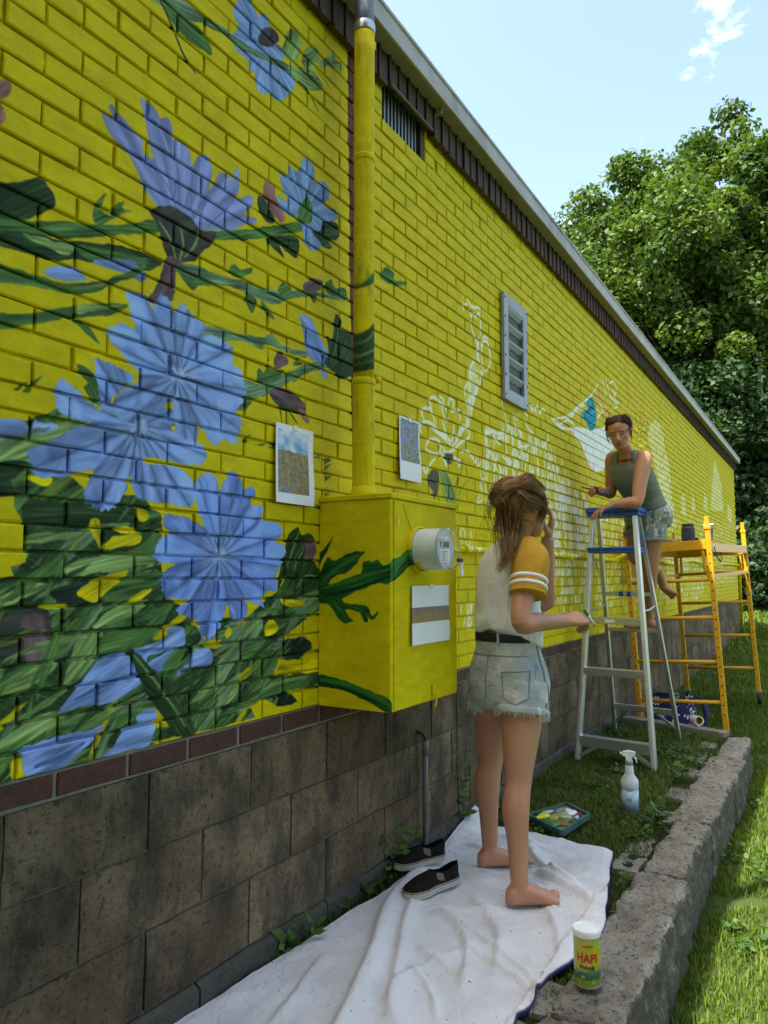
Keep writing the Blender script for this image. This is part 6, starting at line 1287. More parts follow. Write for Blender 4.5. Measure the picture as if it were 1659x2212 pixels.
for a, b, a2, b2 in ((FLb, FLt, RLb, RLt), (FRb, FRt, RRb, RRt)):
    u_, v_ = lp(a, b, 0.98), lp(a2, b2, 1.0)
    md = (u_ + v_) / 2 + (0, 0, -0.012)
    MB().tube(np.array([u_, md, v_]), 0.006, 6).build('spreader', M_ALU, lad)
cap = MB().box((5.165, -0.475, 1.628), (5.425, -0.118, 1.648), 0.004)
cap.box((5.16, -0.48, 1.6485), (5.43, -0.113, 1.690), 0.010)
cap.build('top_cap', M_BLUES, lad)
p, q = lp(FLb, FLt, 1.385), lp(FRb, FRt, 1.385)
sh = MB().box((p[0] - 0.045, q[1] - 0.006, 1.372), (p[0] + 0.20, p[1] + 0.012, 1.392), 0.004)
sh.box((p[0] - 0.05, q[1] - 0.010, 1.392), (p[0] - 0.03, p[1] + 0.016, 1.410), 0.004).box((p[0] - 0.029, q[1] - 0.010, 1.393), (p[0] + 0.20, q[1] + 0.004, 1.408), 0.003)
sh.build('paint_shelf', M_BLUES, lad)
MB().bar((p[0] - 0.0, p[1] - 0.01, 1.36), (p[0] + 0.09, p[1] - 0.03, 1.24), 0.012, 0.004).bar((q[0], q[1] + 0.01, 1.36), (q[0] + 0.09, q[1] + 0.02, 1.22), 0.012, 0.004).build('shelf_arm', M_ALU, lad)
pm = (lp(FLb, FLt, 0.93) + lp(FRb, FRt, 0.93)) / 2
ax_ = (FRb - FLb) / np.linalg.norm(FRb - FLb)
MB().box((pm[0] - 0.0405, pm[1] - 0.055, 0.900), (pm[0] - 0.0395, pm[1] + 0.055, 0.920)).build('step_sticker', M_WHITE, lad)

# ------------------------------------------------------------------ rolling scaffold
t = NT('orange_enamel')
c = t.ramp(t.noise(12, 5, 0.6), [(0.3, (0.56, 0.27, 0.004)), (0.7, (0.68, 0.36, 0.008))])
c = t.mix(c, (0.16, 0.07, 0.03), t.ramp(t.noise(55, 5, 0.7), [(0.64, 0), (0.72, 0.7)]))
t.color(c); t.set(Roughness=0.4, Specular_IOR_Level=0.5); M_ORA = t.m
sc_ = thing('rolling_scaffold', 'orange-yellow rolling scaffold with platform standing on the lawn by the wall', 'scaffold', (7.6, -0.42, -0.2))
NL, NR, FL, FR = (6.62, -0.055), (6.62, -0.72), (8.55, -0.13), (8.55, -0.815)
for (x_, y_), top, zl in ((NL, 1.66, -0.20), (NR, 1.69, -0.20), (FL, 1.70, -0.11), (FR, 1.75, -0.11)):
    post = MB().box((x_ - 0.021, y_ - 0.021, zl + 0.13), (x_ + 0.021, y_ + 0.021, top - 0.09), 0.004).box((x_ - 0.026, y_ - 0.026, top - 0.105), (x_ + 0.026, y_ + 0.026, top - 0.075), 0.003).box((x_ - 0.017, y_ - 0.017, top - 0.075), (x_ + 0.017, y_ + 0.017, top), 0.003).build('post', M_ORA, sc_)
    hl = MB(); z = 0.08
    while z < 1.45:
        hl.lathe([(0.0065, 0.0), (0.0065, 0.0008)], 8, M=Matrix.Translation((x_ - 0.0214, y_, z)) @ Matrix.Rotation(R(-90), 4, 'Y'))
        hl.lathe([(0.0065, 0.0), (0.0065, 0.0008)], 8, M=Matrix.Translation((x_, y_ - 0.0214, z + 0.025)) @ Matrix.Rotation(R(90), 4, 'X'))
        z += 0.0765
    o = hl.build('pin_hole', M_HOLE, post); o['kind'] = 'stuff'
    cst = MB().box((x_ - 0.024, y_ - 0.006, zl + 0.05), (x_ + 0.030, y_ + 0.006, zl + 0.129)).box((x_ - 0.03, y_ - 0.03, zl + 0.118), (x_ + 0.03, y_ + 0.03, zl + 0.1295)).build('caster_fork', mat('caster_steel', (0.38, 0.38, 0.36), 0.5, metal=0.5) if 'caster_steel' not in bpy.data.materials else bpy.data.materials['caster_steel'], sc_)
    MB().lathe([(0.03, -0.018), (0.056, -0.016), (0.06, -0.008), (0.06, 0.008), (0.056, 0.016), (0.03, 0.018)], 20, M=Matrix.Translation((x_ + 0.012, y_, zl + 0.056)) @ Matrix.Rotation(R(90), 4, 'X')).build('caster_wheel', M_BLACK, sc_, smooth=False)
for (a, b), zs in (((NL, NR), (1.17, 0.86, 0.50, 0.175)), ((FL, FR), (1.24, 0.93, 0.585, 0.25))):
    for z in zs:
        MB().tube([(a[0], a[1] - 0.022, z), (b[0], b[1] + 0.022, z)], 0.0165, 10).build('rung', M_ORA, sc_, smooth=True)
    MB().box((a[0] - 0.018, b[1] + 0.022, 1.42), (a[0] + 0.018, a[1] - 0.022, 1.50), 0.003).build('end_beam', M_ORA, sc_)
for a, b in ((NL, FL), (NR, FR)):
    MB().bar((a[0] + 0.022, a[1], 1.435), (b[0] - 0.022, b[1], 1.47), 0.038, 0.075).build('side_rail', M_ORA, sc_)
    MB().bar((a[0] + 0.022, a[1], 1.20), (b[0] - 0.022, b[1], 1.235), 0.028, 0.03).build('guard_rail', M_ORA, sc_)
for (x_, y_), dy in ((NR, 0.05), (FR, 0.05), (FL, -0.05)):
    MB().tube(bez([(x_, y_ + dy, 1.43), (x_, y_ + dy, 1.34), (x_, y_ + dy * 0.95, 1.27), (x_, y_ + dy * 0.4, 1.20), (x_, y_, 1.14)], 4), 0.014, 8).build('knee_brace', M_ORA, sc_, smooth=True)
for k in range(6):
    y0 = -0.075 - k * 0.105
    MB().bar((6.66, y0 - 0.05, 1.482), (8.52, y0 - 0.07 - 0.01, 1.515), 0.102, 0.02).build('deck_board', mat('deck_plywood', (0.36, 0.20, 0.035), 0.7, 0.2, 9, 0.2, 50) if k == 0 else bpy.data.materials['deck_plywood'], sc_)
MB().tube(bez([(7.02, -0.745, 1.45), (7.05, -0.76, 1.36), (6.90, -0.765, 1.325), (6.72, -0.76, 1.36), (6.69, -0.75, 1.44)], 5), 0.012, 6, flat=((0, 1, 0), 0.3)).build('black_strap', M_BLACK, sc_, smooth=True)

sc_.rotation_euler = (R(-3.0), 0, 0)                          # it leans a little on the sloping lawn
sc_.location.y -= 0.089

# things on the deck
jar = thing('paint_jar', 'dark paint-smeared jar standing on the scaffold platform', 'jar', (6.98, -0.51, 1.507))
t = NT('smeared_jar'); t.color(t.ramp(t.noise(22, 4, 0.6), [(0.35, (0.02, 0.022, 0.035)), (0.52, (0.03, 0.035, 0.05)), (0.6, (0.01, 0.10, 0.10)), (0.75, (0.10, 0.06, 0.05))])); t.set(Roughness=0.5)
MB().lathe([(0.052, 0.0), (0.057, 0.008), (0.058, 0.10), (0.056, 0.125), (0.050, 0.138)], 24, (6.98, -0.51, 1.507)).build('jar_body', t.m, jar, smooth=False)
MB().lathe([(0.0505, 0.1385), (0.0505, 0.162), (0.047, 0.165)], 24, (6.98, -0.51, 1.507)).build('jar_lid', mat('dark_lid', (0.03, 0.035, 0.045), 0.5), jar, smooth=False)
cup = thing('iced_coffee_cup', 'clear plastic cup of iced coffee behind the scaffold post', 'cup', (7.0, -0.675, 1.518))
tc = NT('cup_plastic'); tc.color((0.85, 0.88, 0.88)); tc.set(Roughness=0.08, Transmission_Weight=0.85, IOR=1.2)
MB().lathe([(0.030, 0.0), (0.031, 0.003), (0.040, 0.108)], 22, (7.0, -0.675, 1.518)).build('coffee', mat('milky_coffee', (0.20, 0.085, 0.035), 0.3, 0.5, 9), cup, smooth=False)
MB().loft([np.stack([7.0 + r_ * np.cos(ang), -0.675 + r_ * np.sin(ang), np.full(40, 1.518 + z_)], 1) for r_, z_ in ((0.0405, 0.109), (0.0445, 0.135), (0.046, 0.137), (0.0425, 0.133), (0.0395, 0.1085))], cap=False).build('cup_wall', tc.m, cup, smooth=True)
MB().lathe([(0.047, 0.1375), (0.047, 0.143), (0.036, 0.150), (0.02, 0.153)], 22, (7.0, -0.675, 1.518)).build('cup_lid', mat('cup_lid_white', (0.7, 0.7, 0.66), 0.3), cup, smooth=True)
tr = MB().box((6.70, -0.44, 1.5045), (6.95, -0.20, 1.510)).build('paint_tray', mat('clear_tray', (0.42, 0.40, 0.30), 0.4, 0.3, 20), None)
tr2 = MB().box((6.695, -0.445, 1.5105), (6.955, -0.435, 1.532)).box((6.695, -0.205, 1.5105), (6.955, -0.195, 1.532)).box((6.695, -0.434, 1.5105), (6.705, -0.206, 1.5315)).box((6.945, -0.434, 1.5105), (6.955, -0.206, 1.5315)).build('tray_rim', bpy.data.materials['clear_tray'], tr)
tag(tr, 'flat pale plastic paint tray on the near end of the scaffold platform', 'tray')
ck = MB().tube(bez([(6.80, -0.56, 1.515), (6.84, -0.60, 1.535), (6.88, -0.585, 1.518), (6.86, -0.56, 1.512), (6.90, -0.62, 1.516)], 5), 0.010, 8).build('crumpled_rag', M_BLACK, None, smooth=True)
tag(ck, 'small crumpled black rag beside the dark jar on the scaffold', 'rag')

# ------------------------------------------------------------------ tote bag and tape roll behind the ladder
tote = thing('tote_bag', 'slumped blue tote bag with white daisies behind the ladder', 'bag', (7.05, -0.30, -0.2))
t = NT('tote_blue'); t.color(t.mix((0.006, 0.008, 0.085), (0.010, 0.014, 0.13), t.noise(20))); t.set(Roughness=0.6)
U, V_ = np.meshgrid(np.linspace(0, 2 * math.pi, 41)[:-1], np.linspace(0, 1, 12), indexing='ij')
def bagpt(a, v):
    ca, sa = np.cos(a), np.sin(a)
    e_ = 0.55
    rx = 0.10 * np.sign(ca) * np.abs(ca) ** e_ * (1 - 0.45 * v); ry = 0.235 * np.sign(sa) * np.abs(sa) ** e_ * (1 - 0.12 * v)
    n = 0.022 * (fbm(a * 2.2, v * 5, 3, 91) - 0.45) * 2
    return np.stack([7.02 + rx * (1 + n * 4) + 0.05 * v, -0.30 + ry * (1 + n), -0.205 + v * (0.31 + 0.05 * np.sin(a * 2 + 1)) + n], -1)
Pb = bagpt(U, V_)
m = MB(); m.loft([Pb[:, k] for k in range(12)], cap=False); m.build('bag_body', t.m, tote, smooth=True)
for s_ in (-1, 1):
    MB().tube(bez([(7.06 + 0.05 * s_, -0.47, 0.14), (7.03 + 0.05 * s_, -0.57, 0.12), (7.0 + 0.03 * s_, -0.60, 0.0), (6.98 + 0.03 * s_, -0.57, -0.08)], 6), 0.016, 6, flat=((1, 0, 0), 0.25)).build('bag_handle', t.m, tote, smooth=True)
M_DAISY = mat('print_white', (0.72, 0.74, 0.76), 0.6)
def on_bag(y, z):
    v = np.clip((z + 0.205) / 0.33, 0, 1)
    sa = np.clip((y + 0.30) / (0.235 * (1 - 0.12 * v)), -0.99, 0.99)
    a = math.pi - np.arcsin(np.sign(sa) * np.abs(sa) ** (1 / 0.55))
    p = bagpt(a, v); return p[0] - 0.006
for k, (y_, z_, r_) in enumerate(((-0.10, 0.05, 0.05), (-0.19, 0.10, 0.045), (-0.46, 0.02, 0.055), (-0.47, 0.13, 0.045), (-0.50, -0.10, 0.05), (-0.15, -0.10, 0.05), (-0.24, 0.0, 0.04), (-0.36, 0.16, 0.03), (-0.07, -0.04, 0.04))):
    pts = []
    fl = MB()
    for i in range(9):
        a0 = 2 * math.pi * i / 9
        q = [(0.25 * r_, a0), (0.75 * r_, a0 - 0.22), (r_, a0), (0.75 * r_, a0 + 0.22)]
        P4_ = [(y_ + rr * math.cos(aa), z_ + rr * math.sin(aa)) for rr, aa in q]
        fl.add([(float(on_bag(np.array(yy), np.array(zz_))), yy, zz_) for yy, zz_ in P4_], [(0, 1, 2, 3)])
    fl.build('daisy_print', M_DAISY, tote)
V2, F2 = text_mesh('goodwill', 0.085, True)
P2 = [(-0.355 - v_[1], -0.02 + v_[0]) for v_ in V2]
MB().add([(float(on_bag(np.array(yy), np.array(zz_))) - 0.002, yy, zz_) for yy, zz_ in P2], F2).build('lettering', M_DAISY, tote)
tp = thing('tape_roll', 'roll of masking tape lying on the timber edging beside the blue bag', 'tape', (6.36, -0.62, 0.05))
RMt = Matrix.Translation((6.36, -0.62, 0.075)) @ Matrix.Rotation(R(-58), 4, 'Z') @ Matrix.Rotation(R(82), 4, 'X')
rgs = [np.array([RMt @ Vector((r_ * math.cos(a), r_ * math.sin(a), h_)) for a in ang]) for r_, h_ in ((0.030, -0.040), (0.038, -0.040), (0.038, 0.040), (0.030, 0.040), (0.030, -0.040))]
MB().loft(rgs, cap=False).build('tape_band', mat('tape_white', (0.62, 0.60, 0.56), 0.6, 0.15, 30), tp, smooth=False)
rgs = [np.array([RMt @ Vector((r_ * math.cos(a), r_ * math.sin(a), h_)) for a in ang]) for r_, h_ in ((0.0265, -0.041), (0.0295, -0.041), (0.0295, 0.041), (0.0265, 0.041), (0.0265, -0.041))]
MB().loft(rgs, cap=False).build('tape_core', mat('tape_core', (0.40, 0.24, 0.03), 0.7), tp, smooth=False)

# joints of the two painters, metres
J1 = {"pelvis": [2.832, -0.449, 0.798], "hipR": [2.789, -0.526, 0.752], "hipL": [2.872, -0.372, 0.747], "kneeR": [2.703, -0.532, 0.438], "ankR": [2.631, -0.56, 0.115], "kneeL": [2.882, -0.341, 0.448], "ankL": [2.906, -0.328, 0.115], "waist": [2.816, -0.452, 0.971], "chest": [2.802, -0.465, 1.184], "neck": [2.788, -0.506, 1.338], "headc": [2.783, -0.541, 1.485], "shR": [2.719, -0.577, 1.286], "elR": [2.621, -0.587, 1.041], "wrR": [2.836, -0.691, 1.038], "knR": [2.907, -0.732, 1.054], "shL": [2.911, -0.392, 1.295], "elL": [3.021, -0.54, 1.097], "wrL": [2.939, -0.587, 1.369], "knL": [2.935, -0.611, 1.444], "heelR": [2.611, -0.534, 0.03], "toeR": [2.732, -0.688, 0.03], "heelL": [2.885, -0.304, 0.03], "toeL": [3.023, -0.463, 0.03]}
J2 = {"pelvis": [5.567, -0.457, 1.635], "waist": [5.503, -0.436, 1.793], "chest": [5.357, -0.395, 1.954], "neck": [5.289, -0.379, 2.059], "headc": [5.151, -0.368, 2.202], "shL": [5.281, -0.496, 2.022], "elL": [5.167, -0.468, 1.715], "wrL": [5.1, -0.316, 1.698], "knL": [5.065, -0.275, 1.679], "shR": [5.353, -0.269, 2.05], "elR": [5.412, -0.232, 1.816], "wrR": [5.26, -0.192, 1.807], "knR": [5.207, -0.164, 1.82], "hipL": [5.522, -0.49, 1.584], "kneeL": [5.561, -0.459, 1.239], "ankL": [5.697, -0.412, 0.893], "heelL": [5.738, -0.431, 0.834], "toeL": [5.584, -0.273, 0.827], "hipR": [5.622, -0.386, 1.594], "kneeR": [5.518, -0.369, 1.36], "ankR": [6.004, -0.419, 1.256], "heelR": [6.162, -0.435, 1.183], "toeR": [6.215, -0.365, 1.283]}
MARKER = [[2.894, -0.744, 1.08], [2.947, -0.764, 1.024]]
BRUSH = [[5.141, -0.097, 1.838], [5.24, -0.271, 1.788]]

# ------------------------------------------------------------------ people: one continuous body each, clothes and hair as their own meshes
from mathutils.bvhtree import BVHTree
CAM_R = np.array((0.517, -0.856, 0.0)); CAM_W = np.array((0.856, 0.517, 0.0)); UP = np.array((0.0, 0, 1))
def nrm(v): return np.asarray(v, float) / (np.linalg.norm(v) + 1e-12)
def oval(c, a, b, n=24, e=2.0, bulge=0.0):
    """ring round c with half axes a and b"""
    t_ = np.arange(n) * 2 * math.pi / n
    k = 2.0 / e
    ca = np.sign(np.cos(t_)) * np.abs(np.cos(t_)) ** k; sa = np.sign(np.sin(t_)) * np.abs(np.sin(t_)) ** k
    return np.asarray(c, float) + np.outer(ca, a) + np.outer(sa, b)
def remesh(m, voxel, smooth=4, fn=None):
    me = m.mesh('tmp')
    o = bpy.data.objects.new('tmp', me); COL.objects.link(o)
    md = o.modifiers.new('r', 'REMESH'); md.mode = 'VOXEL'; md.voxel_size = voxel; md.adaptivity = 0.0
    if smooth:
        sm = o.modifiers.new('s', 'SMOOTH'); sm.factor = 0.5; sm.iterations = smooth
    bpy.context.view_layer.update()
    out = bpy.data.meshes.new_from_object(o.evaluated_get(bpy.context.evaluated_depsgraph_get()))
    bpy.data.objects.remove(o); bpy.data.meshes.remove(me)
    if fn is not None:
        n = len(out.vertices); co = np.zeros(n * 3); out.vertices.foreach_get('co', co); co = co.reshape(-1, 3)
        no = np.zeros(n * 3); out.vertices.foreach_get('normal', no); no = no.reshape(-1, 3)
        out.vertices.foreach_set('co', (co + no * fn(co)[:, None]).ravel())
    out.polygons.foreach_set('use_smooth', [True] * len(out.polygons))
    out.update()
    return out
def place(me, name, mt, parent):
    me.name = name
    o = bpy.data.objects.new(name, me); me.materials.clear(); me.materials.append(mt)
    COL.objects.link(o); o.parent = parent; o.matrix_parent_inverse = parent.matrix_world.inverted()
    return o
def bvh(me): return BVHTree.FromPolygons([v.co[:] for v in me.vertices], [tuple(p.vertices) for p in me.polygons])
def limb(m, pts, rad, n=16, sub=5):
    p = bez(pts, sub); k = np.linspace(0, len(rad) - 1, len(p))
    rr = bez(np.array(rad)[:, None], sub)[:, 0]
    m.tube(p, rr, n)
def hand(m, W, d, n, side, curl, spread=0.06, size=1.0, thumb=(0.5, 0.6), bent=None):
    """W wrist, d towards the knuckles, n the way the palm faces, side +1 when the thumb lies along d x n"""
    d = nrm(d); n = nrm(np.asarray(n) - d * np.dot(n, d)); s = np.cross(d, n) * side
    S = size
    W = np.asarray(W, float)
    rings = []
    for t_, hw, th in ((-0.02, 0.022, 0.018), (0.0, 0.024, 0.017), (0.03, 0.034, 0.017), (0.06, 0.039, 0.015), (0.085, 0.038, 0.012), (0.094, 0.034, 0.009)):
        rings.append(oval(W + d * t_ * S, s * hw * S, n * th * S, 16, 2.6))
    m.loft(rings)
    lens = [(0.043, 0.027, 0.022), (0.047, 0.030, 0.023), (0.043, 0.028, 0.022), (0.034, 0.021, 0.019)]
    for i in range(4):
        off = (0.029 - 0.0195 * i) * S
        b = W + d * (0.086 - 0.004 * abs(i - 1.2)) * S + s * off
        a0 = 0.0; p = [b - d * 0.02 * S, b]
        cv = curl if np.isscalar(curl) else curl[i]
        dirv = nrm(d + s * spread * (1.5 - i))
        for j, L in enumerate(lens[i]):
            a0 += cv * (0.9, 1.1, 0.7)[j]
            v = dirv * math.cos(a0) + n * math.sin(a0)
            p.append(p[-1] + v * L * S)
        m.tube(bez(p, 3), np.interp(np.linspace(0, 1, len(p) * 3 - 2), [0, 0.25, 0.6, 0.93, 1], np.array([0.0088, 0.0092, 0.0082, 0.0074, 0.0045]) * S), 10)
    tb = W + d * 0.022 * S + s * 0.026 * S
    out = nrm(s * 0.8 + d * 0.7 + n * thumb[0])
    q = [tb - s * 0.012 * S, tb, tb + out * 0.040 * S]
    o2 = nrm(d * 0.8 + n * thumb[1] - s * 0.25 * thumb[1]); q.append(q[-1] + o2 * 0.032 * S); q.append(q[-1] + nrm(o2 - s * 0.2 * thumb[1]) * 0.024 * S)
    m.tube(bez(q, 3), np.interp(np.linspace(0, 1, len(q) * 3 - 2), [0, 0.3, 0.7, 0.95, 1], np.array([0.014, 0.014, 0.0105, 0.009, 0.005]) * S), 10)
def foot(m, ank, heel, toe, inner, up=UP, r_ank=0.0305):
    """heel and toe on the sole, inner points to the big-toe side; returns the toe tips"""
    heel = np.asarray(heel, float); toe = np.asarray(toe, float); d = nrm(toe - heel); L = np.linalg.norm(toe - heel)
    inn = nrm(np.asarray(inner) - d * np.dot(inner, d)); u_ = nrm(np.cross(d, inn)); u_ = u_ if np.dot(u_, up) > 0 else -u_
    rings = []
    for t_, hw, h, so in ((-0.09, 0.012, 0.030, 0), (-0.07, 0.024, 0.050, 0), (0.0, 0.031, 0.066, 0), (0.16, 0.031, 0.080, 0.0), (0.32, 0.032, 0.072, 0.002), (0.5, 0.037, 0.056, 0.003), (0.66, 0.043, 0.042, 0.003), (0.78, 0.044, 0.031, 0.002), (0.86, 0.038, 0.024, 0.003), (0.9, 0.03, 0.018, 0.004)):
        c = heel + d * t_ * L + u_ * h / 2 + inn * so
        rings.append(oval(c, inn * hw, u_ * h / 2, 18, 2.7))
    m.loft(rings)
    limb(m, [np.asarray(ank, float) + UP * 0.02 if up is UP else np.asarray(ank, float), np.asarray(ank, float) - u_ * 0.02, heel + d * 0.12 * L + u_ * 0.04], [r_ank, r_ank * 1.05, r_ank * 1.0], 14)
    tips = []
    for i in range(5):
        off = 0.033 - 0.0172 * i
        b = heel + d * (0.785 - 0.026 * i) * L + inn * off + u_ * 0.013
        ln = (0.200, 0.205, 0.185, 0.165, 0.135)[i] * L
        rr = (0.0118, 0.0072, 0.0070, 0.0068, 0.0066)[i]
        p = [b, b + d * ln * 0.5 + u_ * 0.006, b + d * ln - u_ * 0.001]
        m.tube(bez(p, 3), [rr, rr, rr * 1.0, rr * 1.02, rr * 1.05, rr * 0.9, rr * 0.5], 10)
        tips.append((p[-1] - d * 0.006 + u_ * rr * 0.75, d, u_, inn, rr))
    return tips
HEAD = [(0.0, 0.020, 0.084, -0.048), (0.05, 0.034, 0.095, -0.035), (0.14, 0.048, 0.096, 0.000), (0.25, 0.058, 0.097, 0.050), (0.38, 0.066, 0.0985, 0.076), (0.47, 0.070, 0.094, 0.088), (0.53, 0.0715, 0.092, 0.093), (0.60, 0.073, 0.097, 0.097), (0.75, 0.072, 0.094, 0.099), (0.87, 0.061, 0.078, 0.087), (0.95, 0.041, 0.050, 0.060), (1.0, 0.012, 0.014, 0.02)]
def head(m, c, f, u_, S=1.0):
    f = nrm(f); u_ = nrm(np.asarray(u_) - f * np.dot(u_, f)); s = np.cross(u_, f)
    H = 0.222 * S
    at = lambda t_, fw, sd=0.0: np.asarray(c) + u_ * (t_ - 0.5) * H + f * fw * S + s * sd * S
    m.loft([oval(at(t_, (a - b) / 2), s * w_ * S, f * (a + b) / 2 * S, 24, 2.15) for t_, w_, a, b in HEAD])
    m.tube(bez([at(0.56, 0.090), at(0.46, 0.101), at(0.365, 0.118), at(0.325, 0.106), at(0.31, 0.092)], 3), [0.006, 0.007, 0.0075, 0.008, 0.0085, 0.009, 0.0105, 0.011, 0.0115, 0.010, 0.009, 0.008, 0.006], 10)
    for sd in (-1, 1):
        m.tube([at(0.325, 0.098, 0.006 * sd), at(0.325, 0.094, 0.015 * sd)], [0.008, 0.006], 8)
        m.tube(bez([at(0.575, 0.086, 0.012 * sd), at(0.60, 0.090, 0.030 * sd), at(0.58, 0.072, 0.052 * sd)], 3), 0.0050, 8)
        m.tube(bez([at(0.40, 0.078, 0.040 * sd), at(0.38, 0.056, 0.050 * sd)], 3), 0.014, 8)
        m.tube(bez([at(0.52, -0.010, 0.070 * sd), at(0.56, -0.022, 0.079 * sd), at(0.47, -0.022, 0.080 * sd), at(0.36, -0.006, 0.070 * sd)], 3), [0.004, 0.006, 0.0075, 0.008, 0.0085, 0.0085, 0.008, 0.0075, 0.007, 0.005], 8)
    m.tube(bez([at(0.225, 0.084, -0.022), at(0.225, 0.097, 0.0), at(0.225, 0.084, 0.022)], 3), [0.004, 0.006, 0.0075, 0.008, 0.0075, 0.006, 0.004], 8)
    m.tube(bez([at(0.182, 0.084, -0.017), at(0.182, 0.094, 0.0), at(0.182, 0.084, 0.017)], 3), [0.004, 0.006, 0.008, 0.0085, 0.008, 0.006, 0.004], 8)
    return at
def skin_mat(name, rgb, red):
    t = NT(name)
    c = t.mix(rgb, red, t.ramp(t.noise(9, 5, 0.6), [(0.4, 0.0), (0.75, 0.55)]))
    sz_ = t.new('ShaderNodeSeparateXYZ'); t.link(t.pos(), sz_.inputs[0])
    c = t.mix(c, (0.50, 0.22, 0.15), t.ramp(t.math('ADD', sz_.outputs['Z'], t.math('MULTIPLY', t.noise(20, 3), 0.1)), [(0.08, 0.6), (0.22, 0.0)]))   # feet are pinker
    c = t.mix(c, tuple(v * 0.75 for v in rgb), t.ramp(t.noise(28, 5, 0.65), [(0.5, 0), (0.7, 0.4)]))
    c = t.mix(c, tuple(v * 0.62 for v in rgb), t.ramp(t.noise(160, 2, 0.5), [(0.70, 0), (0.76, 0.35)]))
    t.color(c); t.set(Roughness=0.48, Specular_IOR_Level=0.4, Subsurface_Weight=0.10, Subsurface_Scale=0.01)
    t.b.inputs['Subsurface Radius'].default_value = (1.0, 0.35, 0.2)
    t.bump(t.noise(500, 3, 0.6), 0.08, 0.001)
    return t.m
def hair_mat(name, lo, hi):
    t = NT(name)
    at_ = t.new('ShaderNodeAttribute', attribute_name='tone')
    t.color(t.ramp(at_.outputs['Fac'], [(0.0, lo), (0.55, tuple((a + b) / 2 for a, b in zip(lo, hi))), (1.0, hi)]))
    t.set(Roughness=0.65, Specular_IOR_Level=0.18)
    return t.m
def strands(guides, name, mt, parent, seed=1):
    """guides: (points, count, spread at root, spread at tip, radius)"""
    rg = np.random.default_rng(seed)
    V, F, T = [], [], []
    base = 0
    for pts, cnt, s0, s1, rad, wav in guides:
        g = bez(pts, 5); n = len(g)
        tt = np.linspace(0, 1, n)
        for k in range(cnt):
            o0 = rg.normal(0, 1, 3); o1 = o0 * 0.7 + rg.normal(0, 0.7, 3)
            off = np.outer((1 - tt) * s0, o0) + np.outer(tt * s1, o1)
            ph = rg.uniform(0, 6.28, 3); fr = rg.uniform(3, 8, 3)
            off = off + wav * np.sin(np.outer(tt, fr) * 2 + ph) * tt[:, None]
            cut = n if rg.random() < 0.6 else int(n * rg.uniform(0.6, 0.95))
            q = (g + off)[:max(cut, 4)]; m_ = len(q)
            t_ = np.gradient(q, axis=0); t_ /= np.linalg.norm(t_, axis=1)[:, None] + 1e-9
            a = np.cross(t_, (0.3, 0.5, 0.81)); a /= np.linalg.norm(a, axis=1)[:, None] + 1e-9
            b = np.cross(t_, a)
            r_ = rad * rg.uniform(0.7, 1.3) * (1 - 0.75 * np.linspace(0, 1, m_) ** 3)
            ring = [q + (a * math.cos(w_) + b * math.sin(w_)) * r_[:, None] for w_ in (0, 2.094, 4.189)]
            V.append(np.stack(ring, 1).reshape(-1, 3))
            i = np.arange(m_ - 1)[:, None] * 3
            for e in range(3):
                f = np.concatenate([i + e, i + (e + 1) % 3, i + 3 + (e + 1) % 3, i + 3 + e], 1) + base
                F.append(f)
            T.append(np.full(m_ * 3, rg.beta(2, 2.6)))
            base += m_ * 3
    return fast_mesh(name, np.concatenate(V), np.concatenate(F), mt, parent, True, np.concatenate(T))
A = lambda J, k: np.array(J[k])

# ================================================================== the painter standing on the cloth
J = J1
w1 = thing('person', 'person standing barefoot on the drop cloth, seen from behind, mustard-sleeved white tee and denim shorts', 'person', tuple((A(J, 'heelR') + A(J, 'heelL')) / 2))
S1 = nrm(CAM_R * 0.62 - CAM_W * 0.78)            # her right
F1_ = nrm(CAM_R * 0.78 + CAM_W * 0.62)           # the way her chest faces
m = MB()
_tk = [A(J, 'pelvis') + (0, 0, -0.1)] + [A(J, k) for k in ('pelvis', 'waist', 'chest', 'neck')]
tz = lambda z: np.array((np.interp(z, [q[2] for q in _tk], [q[0] for q in _tk]), np.interp(z, [q[2] for q in _tk], [q[1] for q in _tk]), z))
for_t = [(0.66, 0.12, 0.09), (0.74, 0.152, 0.112), (0.82, 0.152, 0.112), (0.90, 0.128, 0.094), (0.98, 0.110, 0.082), (1.06, 0.114, 0.086), (1.15, 0.126, 0.094), (1.24, 0.136, 0.094), (1.30, 0.130, 0.080), (1.34, 0.085, 0.062), (1.37, 0.05, 0.05)]
m.loft([oval(tz(z), S1 * a, F1_ * b, 28, 2.3) for z, a, b in for_t])
hc = A(J, 'headc')
limb(m, [A(J, 'neck') - (0, 0, 0.03), A(J, 'neck') + (0, 0, 0.03), hc - (0, 0, 0.05)], [0.058, 0.050, 0.050], 18)
HF1 = nrm(CAM_R * 0.80 + CAM_W * 0.60 - UP * 0.08)
hat1 = head(m, hc + (0, 0, 0.0), HF1, UP, 1.0)
limb(m, [A(J, 'shR') - S1 * 0.04 + (0, 0, 0.02), A(J, 'shR'), (A(J, 'shR') + A(J, 'elR')) / 2, A(J, 'elR'), A(J, 'elR') * 0.7 + A(J, 'wrR') * 0.3, A(J, 'wrR')], [0.05, 0.055, 0.044, 0.037, 0.037, 0.025], 18)
limb(m, [A(J, 'shL') + S1 * 0.04 + (0, 0, 0.02), A(J, 'shL'), (A(J, 'shL') + A(J, 'elL')) / 2, A(J, 'elL'), A(J, 'elL') * 0.65 + A(J, 'wrL') * 0.35, A(J, 'wrL')], [0.05, 0.055, 0.046, 0.040, 0.038, 0.026], 18)
